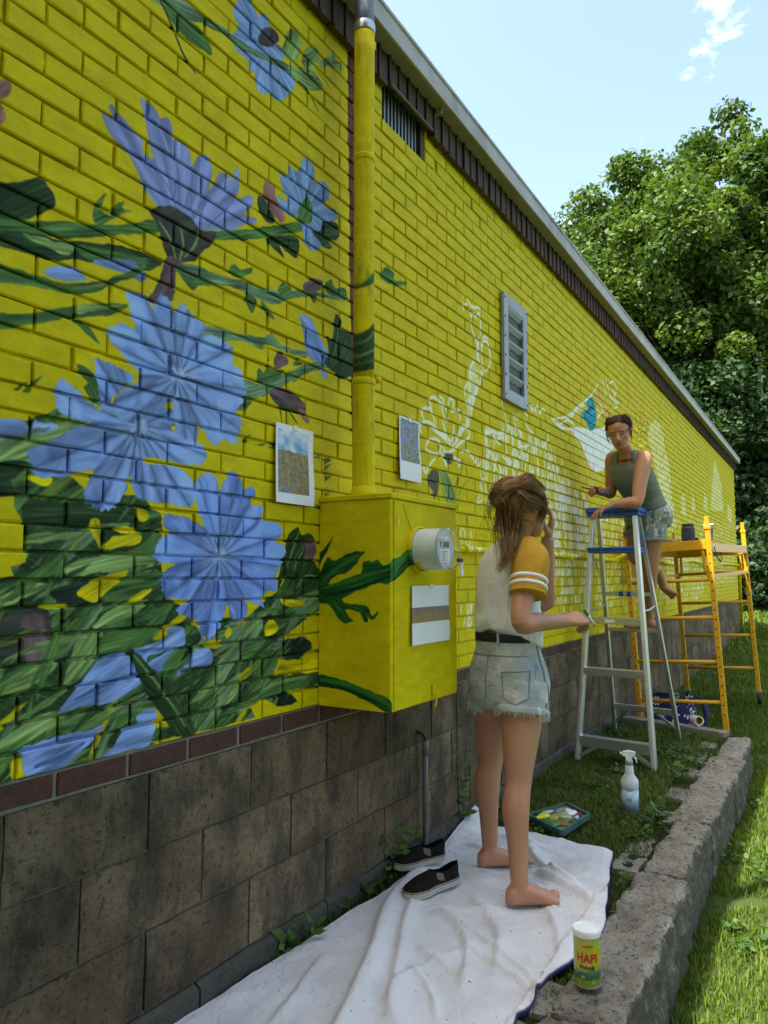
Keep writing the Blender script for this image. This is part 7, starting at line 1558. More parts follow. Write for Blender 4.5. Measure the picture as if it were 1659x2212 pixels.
limb(m, [A(J, 'hipR') + (0, 0, 0.04), A(J, 'hipR') * 0.72 + A(J, 'kneeR') * 0.28, A(J, 'hipR') * 0.3 + A(J, 'kneeR') * 0.7, A(J, 'kneeR') + F1_ * 0.004, A(J, 'kneeR') * 0.72 + A(J, 'ankR') * 0.28 - F1_ * 0.014, A(J, 'kneeR') * 0.42 + A(J, 'ankR') * 0.58 - F1_ * 0.006, A(J, 'ankR')], [0.088, 0.080, 0.062, 0.049, 0.051, 0.040, 0.032], 22)
limb(m, [A(J, 'hipL') + (0, 0, 0.04), A(J, 'hipL') * 0.72 + A(J, 'kneeL') * 0.28, A(J, 'hipL') * 0.3 + A(J, 'kneeL') * 0.7, A(J, 'kneeL') + F1_ * 0.004, A(J, 'kneeL') * 0.72 + A(J, 'ankL') * 0.28 - F1_ * 0.014, A(J, 'kneeL') * 0.42 + A(J, 'ankL') * 0.58 - F1_ * 0.006, A(J, 'ankL')], [0.086, 0.080, 0.062, 0.050, 0.052, 0.040, 0.032], 22)
lft = np.cross(UP, nrm(A(J, 'toeR') - A(J, 'heelR')))
tipsR = foot(m, A(J, 'ankR'), A(J, 'heelR'), A(J, 'toeR'), lft)
tipsL = foot(m, A(J, 'ankL'), A(J, 'heelL'), A(J, 'toeL'), -lft)
hand(m, A(J, 'wrR'), A(J, 'knR') - A(J, 'wrR') + (0, 0, -0.004), -UP * 0.75 + CAM_W * 0.65, 1, (0.75, 0.92, 1.0, 1.0), 0.02, 0.98, (0.7, 1.1))
hand(m, A(J, 'wrL'), A(J, 'knL') - A(J, 'wrL'), -CAM_R * 0.85 + CAM_W * 0.3, 1, (0.55, 0.70, 0.80, 0.85), 0.10, 0.95, (0.5, 0.7))
body1 = remesh(m, 0.0033, 3)
SK1 = skin_mat('skin', (0.43, 0.22, 0.125), (0.46, 0.17, 0.10))
place(body1, 'body', SK1, w1)
nail = mat('red_nail', (0.42, 0.03, 0.045), 0.25)
for tips in (tipsR, tipsL):
    for p, d, u_, inn, rr in tips:
        MB().loft([oval(p - d * 0.006 + u_ * 0.001, inn * rr * 0.62, u_ * 0.0012, 8), oval(p + u_ * 0.0012, inn * rr * 0.7, u_ * 0.0022, 8), oval(p + d * 0.006 - u_ * 0.002, inn * rr * 0.5, u_ * 0.001, 8)]).build('toenail', nail, w1, smooth=True)
# shirt
def fold(co, amp, sx, sz, seed):
    a = co @ S1; b = co @ F1_
    return amp * (fbm(a * sx + b * sx * 0.6, co[:, 2] * sz + a * 4, 3, seed) - 0.45) * 2
m = MB()
sh_r = [(0.992, 0.122, 0.100), (1.005, 0.136, 0.110), (1.04, 0.141, 0.113), (1.09, 0.138, 0.107), (1.15, 0.140, 0.106), (1.22, 0.150, 0.106), (1.28, 0.152, 0.096), (1.318, 0.130, 0.078), (1.345, 0.082, 0.066)]
rings = []
for z, a, b in sh_r:
    c = tz(z) - F1_ * 0.002
    rg_ = oval(c, S1 * a, F1_ * b, 40, 2.3)
    fr = (rg_ - c) @ F1_
    k = np.clip((1.08 - z) / 0.12, 0, 1)
    fq = (rg_ - c) @ nrm(F1_ * 0.7 + S1 * 0.7)
    rg_[:, 2] -= k * np.clip(fq / 0.13, -0.05, 1) * 0.105
    rg_ += np.outer(k * np.clip(fq / 0.14, 0, 1) * 0.022, nrm(F1_ * 0.8 + S1 * 0.6))
    rings.append(rg_)
m.loft(rings)
shirt = remesh(m, 0.006, 4, lambda co: fold(co, 0.0095, 20, 4, 5) + 0.004 * np.sin((co @ S1) * 45 - co[:, 2] * 40) * smoothstep(1.15, 0.98, co[:, 2]) + 0.003 * np.sin((co @ S1) * 70 + co[:, 2] * 26) * smoothstep(1.2, 1.0, co[:, 2]))
t = NT('white_jersey'); t.color(t.mix((0.62, 0.61, 0.585), (0.72, 0.71, 0.69), t.noise(14))); t.set(Roughness=0.9, Specular_IOR_Level=0.1); t.bump(t.math('ADD', t.noise(9, 4, 0.6, stretch=(3.2, 3.2, 0.6)), t.math('MULTIPLY', t.noise(14, 3, 0.6, stretch=(1, 1, 2.2)), 0.5)), 0.55, 0.02)
c_ = t.mix((0.72, 0.71, 0.69), (0.10, 0.30, 0.40), t.ramp(t.noise(16, 3, 0.6), [(0.70, 0), (0.74, 0.7)])); t.color(c_)
shirt_o = place(shirt, 'shirt', t.m, w1)
M_MUST = mat('mustard_jersey', (0.50, 0.27, 0.032), 0.9, 0.10, 20, 0.5, 24, spec=0.1, bdist=0.014)
def sleeve(a, b, c, name, hid=False):
    m = MB()
    nk = A(J, 'neck')
    d = nrm(c - b)
    p = [nk + (a - nk) * 0.42 + (0, 0, 0.0), nk + (a - nk) * 0.80 + (0, 0, 0.004), a + d * 0.03, a + d * 0.10, a + d * 0.155]
    if hid: p = [a - d * 0.01 - S1 * 0.005, a + d * 0.02, a + d * 0.05, a + d * 0.10, a + d * 0.155]
    limb(m, p, [0.040, 0.055, 0.060, 0.062, 0.064] if hid else [0.052, 0.066, 0.074, 0.069, 0.067], 26, 6)
    me = remesh(m, 0.005, 4, lambda co: fold(co, 0.004, 30, 16, 9))
    o = place(me, name, M_MUST, w1)
    for k in (0.100, 0.128):
        q = [a + d * (k + t_) for t_ in (-0.0075, -0.003, 0.003, 0.0075)]
        MB().tube(q, [0.0690, 0.0735, 0.0735, 0.0690], 30).build('sleeve_stripe', mat('stripe_white', (0.76, 0.75, 0.73), 0.9) if 'stripe_white' not in bpy.data.materials else bpy.data.materials['stripe_white'], o, smooth=True)
    q = [a + d * (0.152 + t_) for t_ in (0.0, 0.006, 0.010)]
    MB().tube(q, [0.070, 0.072, 0.068], 30).build('sleeve_hem', M_MUST, o, smooth=True)
sleeve(A(J, 'shR') + (0, 0, 0.004) + S1 * 0.008 + F1_ * 0.014, A(J, 'shR'), A(J, 'elR'), 'raglan_sleeve')
sleeve(A(J, 'shL') - UP * 0.03 + F1_ * 0.02, A(J, 'shL'), A(J, 'elL'), 'raglan_sleeve', True)
# shorts
m = MB()
m.loft([oval(tz(z), S1 * a, F1_ * b, 32, 2.35) for z, a, b in ((0.672, 0.10, 0.075), (0.70, 0.150, 0.112), (0.735, 0.168, 0.128), (0.79, 0.172, 0.132), (0.85, 0.164, 0.124), (0.91, 0.142, 0.108), (0.965, 0.128, 0.100))])
cuffs = []
for hp, kn in (('hipR', 'kneeR'), ('hipL', 'kneeL')):
    a, b = A(J, hp), A(J, kn); d = nrm(b - a)
    limb(m, [a + UP * 0.05, a + d * 0.03, a + d * 0.075], [0.100, 0.104, 0.103], 26, 5)
    cuffs.append((a, d))
M_DEN = None
t = NT('paint_stained_denim')
c = t.ramp(t.noise(11, 6, 0.65), [(0.3, (0.30, 0.33, 0.33)), (0.7, (0.47, 0.50, 0.485))])
c = t.mix(c, (0.62, 0.61, 0.57), t.ramp(t.noise(7, 4, 0.6), [(0.52, 0), (0.62, 0.6)]))
sp = t.new('ShaderNodeSeparateXYZ'); t.link(t.pos(), sp.inputs[0])
fr_ = t.new('ShaderNodeVectorMath', operation='DOT_PRODUCT'); t.link(t.pos(), fr_.inputs[0]); fr_.inputs[1].default_value = tuple(nrm(F1_ + S1 * 0.6))
st_ = t.math('GREATER_THAN', fr_.outputs['Value'], float(nrm(F1_ + S1 * 0.6) @ tz(0.8)) + 0.055)
for k, (col, th_) in enumerate((((0.05, 0.12, 0.08), 0.60), ((0.16, 0.30, 0.40), 0.63), ((0.70, 0.70, 0.66), 0.58), ((0.25, 0.05, 0.06), 0.69))):
    n_ = t.noise(14 + 5 * k, 3, 0.55, stretch=(1 + 0.2 * k, 1, 0.7))
    c = t.mix(c, col, t.math('MULTIPLY', st_, t.ramp(n_, [(th_, 0), (th_ + 0.03, 0.9)])))
t.color(c); t.set(Roughness=0.9, Specular_IOR_Level=0.1); t.bump(t.math('ADD', t.noise(16, 5, 0.65, stretch=(1, 1, 2.0)), t.math('MULTIPLY', t.noise(380, 3, 0.6), 0.12)), 0.6, 0.014); M_DEN = t.m
shorts = remesh(m, 0.006, 3, lambda co: fold(co, 0.005, 20, 20, 15))
so = place(shorts, 'shorts', M_DEN, w1)
for a, d in cuffs:
    q = [a + d * t_ for t_ in (0.052, 0.054, 0.076, 0.079)]
    fz = MB(); rgf = np.random.default_rng(int(a[0] * 1000))
    for kf in range(150):
        an_ = rgf.uniform(0, 2 * math.pi); sd1 = nrm(np.cross(d, (0.3, 0.9, 0.1))); sd2 = np.cross(d, sd1); rr_ = rgf.uniform(0.101, 0.107)
        p0 = a + d * 0.077 + (sd1 * math.cos(an_) + sd2 * math.sin(an_)) * rr_
        p1 = p0 + d * rgf.uniform(0.006, 0.022) + rgf.normal(0, 0.004, 3)
        fz.tube([p0, (p0 + p1) / 2 + rgf.normal(0, 0.0015, 3), p1], [0.0007, 0.0007, 0.0004], 3)
    fo = fz.build('frayed_threads', mat('denim_thread', (0.6, 0.6, 0.58), 0.9) if 'denim_thread' not in bpy.data.materials else bpy.data.materials['denim_thread'], so); fo['kind'] = 'stuff'
    MB().tube(q, [0.1035, 0.1065, 0.1070, 0.1045], 32).build('rolled_cuff', M_DEN, so, smooth=True)
bt = bvh(shorts)
def surf(tree, target, direction, off=0.0015, dist=0.6):
    """point on a garment met coming in from a direction"""
    d = Vector(nrm(direction)); o_ = Vector(target) + d * dist
    h = tree.ray_cast(o_, -d)
    return np.array(h[0]) + np.array(d) * off if h[0] is not None else np.array(target)
M_SEAM = mat('denim_seam', (0.22, 0.25, 0.27), 0.9)
bk = -F1_ * 0.75 + S1 * 0.45
pc = tz(0.80) + S1 * 0.062
for pts in ([(-0.055, 0.052), (0.05, 0.045), (0.045, -0.050), (-0.005, -0.072), (-0.055, -0.045), (-0.055, 0.052)],):
    ax_ = nrm(np.cross(UP, -bk))
    q = [surf(bt, pc + ax_ * u + UP * v, bk) for u, v in pts]
    q = [q[i] * (1 - s_) + q[i + 1] * s_ for i in range(len(q) - 1) for s_ in (0, 0.25, 0.5, 0.75)] + [q[-1]]
    q = [surf(bt, p, bk) for p in q]
    MB().tube(q, 0.0028, 6).build('back_pocket', M_SEAM, so, smooth=True)
q = [surf(bt, tz(0.905) + S1 * a, -F1_) for a in np.linspace(-0.12, 0.14, 12)]
MB().tube(q, 0.0025, 6).build('yoke_seam', M_SEAM, so, smooth=True)
q = [surf(bt, tz(z), -F1_) for z in np.linspace(0.93, 0.74, 10)]
MB().tube(q, 0.0028, 6).build('seat_seam', M_SEAM, so, smooth=True)
q = [surf(bt, tz(z) + F1_ * 0.02, S1) for z in np.linspace(0.95, 0.70, 12)]
MB().tube(q, 0.003, 6).build('side_seam', M_SEAM, so, smooth=True)
bl = [oval(tz(z), S1 * (0.1345), F1_ * (0.106), 40, 2.35) for z in (0.955, 0.958, 0.984, 0.987)]
bl[0] = bl[0] * 0.985 + tz(0.955) * 0.015; bl[3] = bl[3] * 0.985 + tz(0.987) * 0.015
MB().loft(bl).build('belt', mat('navy_belt', (0.012, 0.012, 0.020), 0.8), w1, smooth=True)
for a in (-0.75, 0.35):
    p = tz(0.970) - F1_ * 0.109 * math.cos(a) + S1 * 0.137 * math.sin(a)
    MB().bar(p + UP * 0.022, p - UP * 0.022, 0.010, 0.006, tuple(-F1_)).build('belt_loop', M_DEN, so)
# hair: cap, messy knot, loose tail
HM1 = hair_mat('brown_hair', (0.055, 0.028, 0.012), (0.50, 0.28, 0.11))
fH, uH = HF1, UP; sH = np.cross(uH, fH)
at = hat1
m = MB()
m.loft([oval(at(t_, (a - b) / 2 - 0.006), sH * (w_ + 0.012), fH * ((a + b) / 2 + 0.006), 24, 2.1) for t_, w_, a, b in ((0.36, 0.060, -0.005, 0.080), (0.48, 0.070, 0.03, 0.096), (0.60, 0.075, 0.070, 0.103), (0.75, 0.074, 0.090, 0.105), (0.88, 0.064, 0.080, 0.092), (0.97, 0.042, 0.052, 0.062), (1.03, 0.01, 0.014, 0.02))])
knot = at(0.60, -0.122, 0.008)
for k in range(7):
    a = k * 0.9
    p = knot + sH * 0.020 * math.cos(a) + uH * 0.024 * math.sin(a)
    m.tube([p - fH * 0.02, p + fH * 0.0 + sH * 0.006, p + fH * 0.02], [0.012, 0.018, 0.012], 8)
capm = remesh(m, 0.006, 3)
at_ = capm.attributes.new('tone', 'FLOAT', 'POINT'); n_ = len(capm.vertices)
co = np.array([v.co[:] for v in capm.vertices]); at_.data.foreach_set('value', (0.15 + 0.5 * vnoise(co @ sH * 60, co @ uH * 160, 3)).astype(np.float32))
place(capm, 'hair', HM1, w1)
G_ = []
rg = np.random.default_rng(2)
for k in range(120):                                          # over the skull towards the knot
    a = rg.uniform(-1.75, 1.75); t0 = rg.uniform(0.40, 1.0)
    sd = 0.088 * math.sin(a) ; fw = 0.094 * math.cos(a) * (1 if t0 < 0.9 else 0.6)
    wid = np.interp(t0, [0.4, 0.6, 0.85, 1.0], [1.0, 1.02, 0.9, 0.5])
    G_.append(([at(t0, fw * wid, sd * wid), at(min(t0 + 0.08, 1.03), (fw - 0.09) * 0.9 * wid, sd * 1.05 * wid), at(0.72 + 0.2 * (t0 - 0.5), -0.100, sd * 0.62), knot + sH * sd * 0.2 + rg.normal(0, 0.006, 3)], 12, 0.004, 0.007, 0.0011, 0.002))
for k in range(16):                                           # knot loops
    a = rg.uniform(0, 6.28); b = a + rg.uniform(1.5, 3.2); r_ = rg.uniform(0.02, 0.036)
    G_.append(([knot + r_ * (sH * math.cos(q) + uH * math.sin(q)) - fH * rg.uniform(-0.01, 0.03) for q in np.linspace(a, b, 5)], 9, 0.004, 0.006, 0.0012, 0.003))
tail0 = at(0.52, -0.105, 0.0)
sx_ = -CAM_R
for k in range(24):                                           # loose tail and falling locks
    e = rg.normal(0, 1)
    tipz = rg.uniform(1.22, 1.40)
    x0 = tail0 + sH * rg.normal(0, 0.022) + UP * rg.normal(0, 0.02)
    mid = hc + CAM_R * (-0.062 + 0.026 * e) + CAM_W * -0.055 + UP * (-0.085)
    low = hc + CAM_R * (-0.080 + 0.020 * e) + CAM_W * -0.105 + UP * (-0.165)
    tip = hc + CAM_R * (-0.118 + 0.010 * rg.normal()) + CAM_W * -0.135 + UP * (-0.27 + 0.04 * rg.random())
    if k % 3 == 0: G_.append(([x0, mid, low + CAM_R * 0.02], 12, 0.006, 0.012, 0.0011, 0.005))
    else: G_.append(([x0, mid, low, tip], 13, 0.006, 0.008, 0.0011, 0.005))
for k in range(20):                                           # bulk under the knot down to the nape
    a = rg.uniform(-1.0, 1.0)
    G_.append(([at(0.62, -0.098 * math.cos(a), 0.080 * math.sin(a)), at(0.38, -0.098 * math.cos(a) - 0.008, 0.078 * math.sin(a)), at(0.16, -0.075 * math.cos(a) - 0.010, 0.058 * math.sin(a)), at(0.02, -0.072, 0.03 * math.sin(a) - 0.01)], 14, 0.006, 0.009, 0.0012, 0.004))
for k in range(14):                                           # flyaway loops at the back left
    p = knot + CAM_R * rg.uniform(-0.03, 0.01) + UP * rg.uniform(-0.05, 0.03)
    G_.append(([p, p - CAM_R * rg.uniform(0.02, 0.05) + UP * rg.uniform(-0.03, 0.04), p - CAM_R * rg.uniform(0.01, 0.05) - UP * rg.uniform(0.03, 0.09), p + CAM_R * 0.02 - UP * rg.uniform(0.06, 0.13)], 2, 0.003, 0.008, 0.0008, 0.006))
for k in range(12):                                           # wisps round the cheek
    t0 = rg.uniform(0.5, 0.7)
    G_.append(([at(t0, 0.03, 0.078), at(t0 - 0.12, 0.055, 0.080), at(t0 - 0.3, 0.050, 0.074)], 5, 0.004, 0.006, 0.0009, 0.004))
    G_.append(([at(t0, 0.03, -0.078), at(t0 - 0.15, 0.035, -0.080), at(t0 - 0.4, 0.020, -0.070)], 8, 0.006, 0.008, 0.0009, 0.004))
strands(G_, 'hair_strands', HM1, w1, 3)
mk = thing('paint_marker', 'green and white paint marker held by the person on the cloth', 'marker', tuple(MARKER[0]))
a, b = np.array(MARKER[0]), np.array(MARKER[1]); d = nrm(b - a)
MB().tube([a, a + d * 0.03], 0.0055, 10).build('marker_cap', mat('marker_green', (0.02, 0.12, 0.03), 0.4), mk, smooth=True)
MB().tube([a + d * 0.0305, b], 0.0058, 10).build('marker_barrel', mat('marker_white', (0.7, 0.7, 0.7), 0.4), mk, smooth=True)
MB().tube([b, b + d * 0.008], [0.004, 0.002], 8).build('marker_tip', M_BLACK, mk, smooth=True)

# ================================================================== the painter on the ladder
J = J2
w2 = thing('person', 'person in grey tank top and paint-stained shorts leaning over the ladder with a brush', 'person', J['heelL'])
F2_ = nrm(-CAM_R * 0.72 - CAM_W * 0.70)          # the way the chest faces, level
S2 = nrm(np.cross(F2_, UP))                      # her right
m = MB()
spine = [A(J, 'pelvis') - (0, 0, 0.06), A(J, 'pelvis'), A(J, 'waist'), A(J, 'chest'), A(J, 'neck') - nrm(A(J, 'neck') - A(J, 'chest')) * 0.03]
sp2 = bez(spine, 4); tg_ = np.gradient(sp2, axis=0)
def torso2(grow, lo=0.0, hi=1.0, keys=None):
    n = len(sp2); out = []
    for i in range(n):
        f = i / (n - 1)
        if f < lo - 1e-6 or f > hi + 1e-6: continue
        ax = nrm(tg_[i]); fr = nrm(F2_ - ax * np.dot(F2_, ax)); sd = np.cross(fr, ax)
        w_ = np.interp(f, [0, 0.25, 0.5, 0.72, 0.88, 1.0], [0.125, 0.155, 0.118, 0.140, 0.125, 0.060]) + grow
        d_ = np.interp(f, [0, 0.25, 0.5, 0.72, 0.88, 1.0], [0.10, 0.118, 0.090, 0.108, 0.085, 0.052]) + grow
        fo = np.interp(f, [0, 0.5, 0.72, 0.9, 1], [0, 0.0, 0.014, 0.004, 0])
        out.append(oval(sp2[i] + fr * fo, sd * w_, fr * d_, 26, 2.3))
    return out
m.loft(torso2(0.0))
hc2 = A(J, 'headc')
limb(m, [A(J, 'neck') - (0, 0, 0.03), A(J, 'neck') + (-0.015, 0, 0.03), hc2 + (0.025, 0.01, -0.055)], [0.056, 0.048, 0.048], 16)
HF2 = nrm(-CAM_R * 0.42 - CAM_W * 0.86 - UP * 0.34)
HU2 = nrm(UP - CAM_R * 0.10)
hat2 = head(m, hc2, HF2, HU2, 0.98)
limb(m, [A(J, 'shL') * 0.75 + A(J, 'neck') * 0.25, A(J, 'shL'), (A(J, 'shL') + A(J, 'elL')) / 2, A(J, 'elL'), A(J, 'elL') * 0.7 + A(J, 'wrL') * 0.3, A(J, 'wrL')], [0.045, 0.058, 0.050, 0.040, 0.040, 0.026], 18)
limb(m, [A(J, 'shR') * 0.75 + A(J, 'neck') * 0.25, A(J, 'shR'), (A(J, 'shR') + A(J, 'elR')) / 2, A(J, 'elR'), A(J, 'elR') * 0.7 + A(J, 'wrR') * 0.3, A(J, 'wrR')], [0.045, 0.054, 0.046, 0.040, 0.037, 0.025], 18)
limb(m, [A(J, 'hipL'), A(J, 'hipL') * 0.6 + A(J, 'kneeL') * 0.4, A(J, 'kneeL'), A(J, 'kneeL') * 0.7 + A(J, 'ankL') * 0.3 + (0.01, 0.005, 0), A(J, 'ankL')], [0.088, 0.078, 0.055, 0.052, 0.032], 18)
limb(m, [A(J, 'hipR'), A(J, 'hipR') * 0.6 + A(J, 'kneeR') * 0.4, A(J, 'kneeR'), A(J, 'kneeR') * 0.65 + A(J, 'ankR') * 0.35, A(J, 'ankR')], [0.088, 0.080, 0.058, 0.052, 0.033], 18)
lf2 = np.cross(UP, nrm(A(J, 'toeL') - A(J, 'heelL')))
foot(m, A(J, 'ankL'), A(J, 'heelL') + (0, 0, 0.0), A(J, 'toeL'), -lf2)
foot(m, A(J, 'ankR'), A(J, 'heelR'), A(J, 'heelR') + nrm(np.array((0.30, -0.25, -0.42))) * 0.19, (0.2, 0.9, 0), up=np.array((-0.8, 0, 0.3)))
hand(m, A(J, 'wrL'), np.array(J['knL']) - A(J, 'wrL') + (0, 0, -0.003), -UP, -1, (0.25, 0.32, 0.36, 0.42), 0.12, 0.98, (0.1, 0.25))
hand(m, A(J, 'wrR'), A(J, 'knR') - A(J, 'wrR'), nrm(CAM_W * 0.3 - UP * 0.4 - CAM_R * 0.2 + CAM_W * -0.9), 1, (0.75, 0.9, 0.95, 1.0), 0.0, 0.95, (0.6, 1.0))
body2 = remesh(m, 0.0052, 4)
SK2 = skin_mat('tanned_skin', (0.43, 0.205, 0.105), (0.44, 0.16, 0.085))
place(body2, 'body', SK2, w2)
b2 = bvh(body2)
at = hat2
fH = nrm(HF2); uH = nrm(HU2 - fH * np.dot(HU2, fH)); sH = np.cross(uH, fH)
def onface(t_, sd, off=0.0012):
    return surf(b2, at(t_, 0.06, sd), fH, off, 0.3)
M_BROW = mat('brow_dark', (0.028, 0.014, 0.009), 0.8); M_LIP = mat('lip_rose', (0.26, 0.065, 0.05), 0.45)
for sd in (-1, 1):
    MB().tube([onface(0.585, 0.012 * sd), onface(0.605, 0.026 * sd), onface(0.600, 0.040 * sd), onface(0.58, 0.050 * sd)], [0.0014, 0.0020, 0.0018, 0.0008], 6).build('eyebrow', M_BROW, w2, smooth=True)
    MB().tube([onface(0.495, 0.014 * sd), onface(0.484, 0.024 * sd), onface(0.484, 0.036 * sd), onface(0.495, 0.046 * sd)], [0.0010, 0.0018, 0.0020, 0.0010], 6).build('eyelashes', M_BROW, w2, smooth=True)
MB().tube([onface(0.213, -0.022), onface(0.225, -0.008), onface(0.220, 0.0), onface(0.225, 0.008), onface(0.213, 0.022)], [0.0015, 0.0042, 0.0036, 0.0042, 0.0015], 8).tube([onface(0.205, -0.019), onface(0.190, 0.0), onface(0.205, 0.019)], [0.0018, 0.0055, 0.0018], 8).build('lips', M_LIP, w2, smooth=True)
# tank top
m = MB()
m.loft(torso2(0.011, 0.36, 0.95))
n_ = len(sp2)
for sgn in (-1, 1):                                           # shoulder straps
    a0 = A(J, 'chest') + S2 * 0.075 * sgn + F2_ * 0.075 + UP * 0.03
    a1 = (A(J, 'shR') if sgn > 0 else A(J, 'shL')) * 0.55 + A(J, 'neck') * 0.45 + UP * 0.022
    a2 = A(J, 'chest') + S2 * 0.075 * sgn - F2_ * 0.085 + UP * 0.05
    m.tube(bez([a0 - UP * 0.05, a0, a0 * 0.45 + a1 * 0.55 + F2_ * 0.016 + UP * 0.014, a1 + UP * 0.006, a1 * 0.5 + a2 * 0.5 - F2_ * 0.016 + UP * 0.014, a2, a2 - UP * 0.05], 4), 0.026, 12)
top2 = remesh(m, 0.006, 3, lambda co: 0.0035 * (fbm(co[:, 0] * 30 + co[:, 1] * 20, co[:, 2] * 22, 3, 33) - 0.45) * 2)
to = place(top2, 'tank_top', mat('grey_green_jersey', (0.19, 0.20, 0.165), 0.9, 0.1, 20, 0.15, 500, spec=0.1, bdist=0.001), w2)
m = MB()
m.loft(torso2(0.020, 0.0, 0.40))
cuffs = []
for hp, kn in (('hipL', 'kneeL'), ('hipR', 'kneeR')):
    a, b = A(J, hp), A(J, kn); d = nrm(b - a)
    limb(m, [a + UP * 0.04, a + d * 0.04, a + d * 0.10], [0.100, 0.104, 0.100], 22, 5)
    cuffs.append((a, d))
sh2 = remesh(m, 0.006, 3, lambda co: 0.005 * (fbm(co[:, 0] * 24 + co[:, 1] * 20, co[:, 2] * 22, 3, 35) - 0.45) * 2)
t = NT('stained_grey_cotton')
c = t.ramp(t.noise(12, 5, 0.65), [(0.3, (0.20, 0.20, 0.17)), (0.7, (0.36, 0.37, 0.33))])
for k, (col, th_) in enumerate((((0.06, 0.14, 0.07), 0.58), ((0.05, 0.30, 0.50), 0.64), ((0.60, 0.60, 0.55), 0.58), ((0.55, 0.08, 0.16), 0.69))):
    c = t.mix(c, col, t.ramp(t.noise(13 + 4 * k, 3, 0.55, stretch=(1 + 0.3 * k, 1.3, 1)), [(th_, 0), (th_ + 0.03, 0.9)]))
t.color(c); t.set(Roughness=0.9, Specular_IOR_Level=0.1)
so2 = place(sh2, 'shorts', t.m, w2)
for a, d in cuffs:
    MB().tube([a + d * q for q in (0.088, 0.092, 0.108, 0.112)], [0.101, 0.105, 0.105, 0.101], 28).build('shorts_hem', t.m, so2, smooth=True)
# dark hair pulled back
HM2 = hair_mat('dark_hair', (0.008, 0.005, 0.004), (0.11, 0.060, 0.034))
m = MB()
m.loft([oval(at(t_, (a - b) / 2 - 0.004), sH * (w_ + 0.009), fH * ((a + b) / 2 + 0.004), 24, 2.1) for t_, w_, a, b in ((0.32, 0.052, -0.030, 0.085), (0.44, 0.070, -0.010, 0.102), (0.56, 0.078, 0.020, 0.108), (0.68, 0.078, 0.052, 0.110), (0.78, 0.075, 0.074, 0.108), (0.90, 0.066, 0.076, 0.098), (0.985, 0.048, 0.054, 0.072), (1.05, 0.014, 0.02, 0.028))])
kn2 = at(0.52, -0.118, -0.018)
m.tube([kn2 - uH * 0.02, kn2, kn2 + uH * 0.02], [0.018, 0.028, 0.018], 12)
cap2 = remesh(m, 0.006, 3)
at_ = cap2.attributes.new('tone', 'FLOAT', 'POINT')
co = np.array([v.co[:] for v in cap2.vertices]); at_.data.foreach_set('value', (0.1 + 0.5 * vnoise(co @ sH * 70, co @ fH * 40, 3)).astype(np.float32))
place(cap2, 'hair', HM2, w2)
G_ = []; rg = np.random.default_rng(6)
for k in range(44):
    a = rg.uniform(-1.3, 1.3); t0 = rg.uniform(0.55, 0.93)
    wd = np.interp(t0, [0.5, 0.7, 0.85, 1], [1.0, 1.0, 0.86, 0.5]); fw = np.interp(t0, [0.5, 0.7, 0.85, 1], [0.02, 0.056, 0.090, 0.060]) * max(math.cos(a), 0.0); sd = 0.089 * math.sin(a) * wd
    G_.append(([at(t0, fw, sd), at(min(t0 + 0.10, 1.07), fw * 0.3 - 0.03, sd * 1.03), at(0.78, -0.104, sd * 0.75), kn2], 12, 0.005, 0.008, 0.0012, 0.003))
for k in range(10):
    G_.append(([at(0.62, 0.045, 0.074 * (1 if k % 2 else -1)), at(0.45, 0.040, 0.080 * (1 if k % 2 else -1)), at(0.22, 0.02, 0.074 * (1 if k % 2 else -1))], 3, 0.005, 0.008, 0.001, 0.003))
strands(G_, 'hair_strands', HM2, w2, 5)
br = thing('paint_brush', 'paint brush with blue-loaded bristles held by the person on the ladder', 'brush', tuple(BRUSH[0]))
a, b = np.array(BRUSH[0]), np.array(BRUSH[1]); d = nrm(b - a)
MB().tube([a, a + d * 0.05, a + d * 0.10, a + d * 0.13], [0.003, 0.006, 0.0075, 0.006], 10).build('brush_handle', mat('brush_wood', (0.09, 0.06, 0.04), 0.4), br, smooth=True)
MB().tube([a + d * 0.13, a + d * 0.16], [0.008, 0.011], 12, flat=((0, 0, 1), 0.6)).build('ferrule', mat('ferrule_metal', (0.6, 0.6, 0.58), 0.3, metal=0.9), br, smooth=True)
MB().tube([a + d * 0.16, a + d * 0.18, a + d * 0.205], [0.011, 0.014, 0.007], 12, flat=((0, 0, 1), 0.6)).build('bristles', mat('blue_paint_wet', (0.015, 0.20, 0.42), 0.35), br, smooth=True)

# ------------------------------------------------------------------ trees, shrubs, grass
def leaf_mat(name, lo, mid, hi, trans=0.35):
    t = NT(name)
    a = t.new('ShaderNodeAttribute', attribute_name='tone')
    col = t.ramp(a.outputs['Fac'], [(0.0, lo), (0.5, mid), (1.0, hi)])
    t.color(col); t.set(Roughness=0.55, Specular_IOR_Level=0.25)
    tr = t.new('ShaderNodeBsdfTranslucent'); t.link(t.mix(col, (1.25, 1.35, 0.6), 1.0, 'MULTIPLY'), tr.inputs['Color'])
    mx = t.new('ShaderNodeMixShader'); mx.inputs[0].default_value = trans
    t.link(t.b.outputs[0], mx.inputs[1]); t.link(tr.outputs[0], mx.inputs[2])
    t.link(mx.outputs[0], t.n['Material Output'].inputs['Surface'])
    return t.m
M_LEAF = leaf_mat('maple_leaf', (0.022, 0.048, 0.008), (0.056, 0.104, 0.014), (0.125, 0.175, 0.025))
M_LEAF2 = leaf_mat('dark_leaf', (0.014, 0.034, 0.012), (0.032, 0.070, 0.022), (0.075, 0.13, 0.045))
M_BARK = mat('grey_bark', (0.10, 0.088, 0.072), 0.95, 0.35, 8, 0.8, 30, spec=0.1, bdist=0.02)
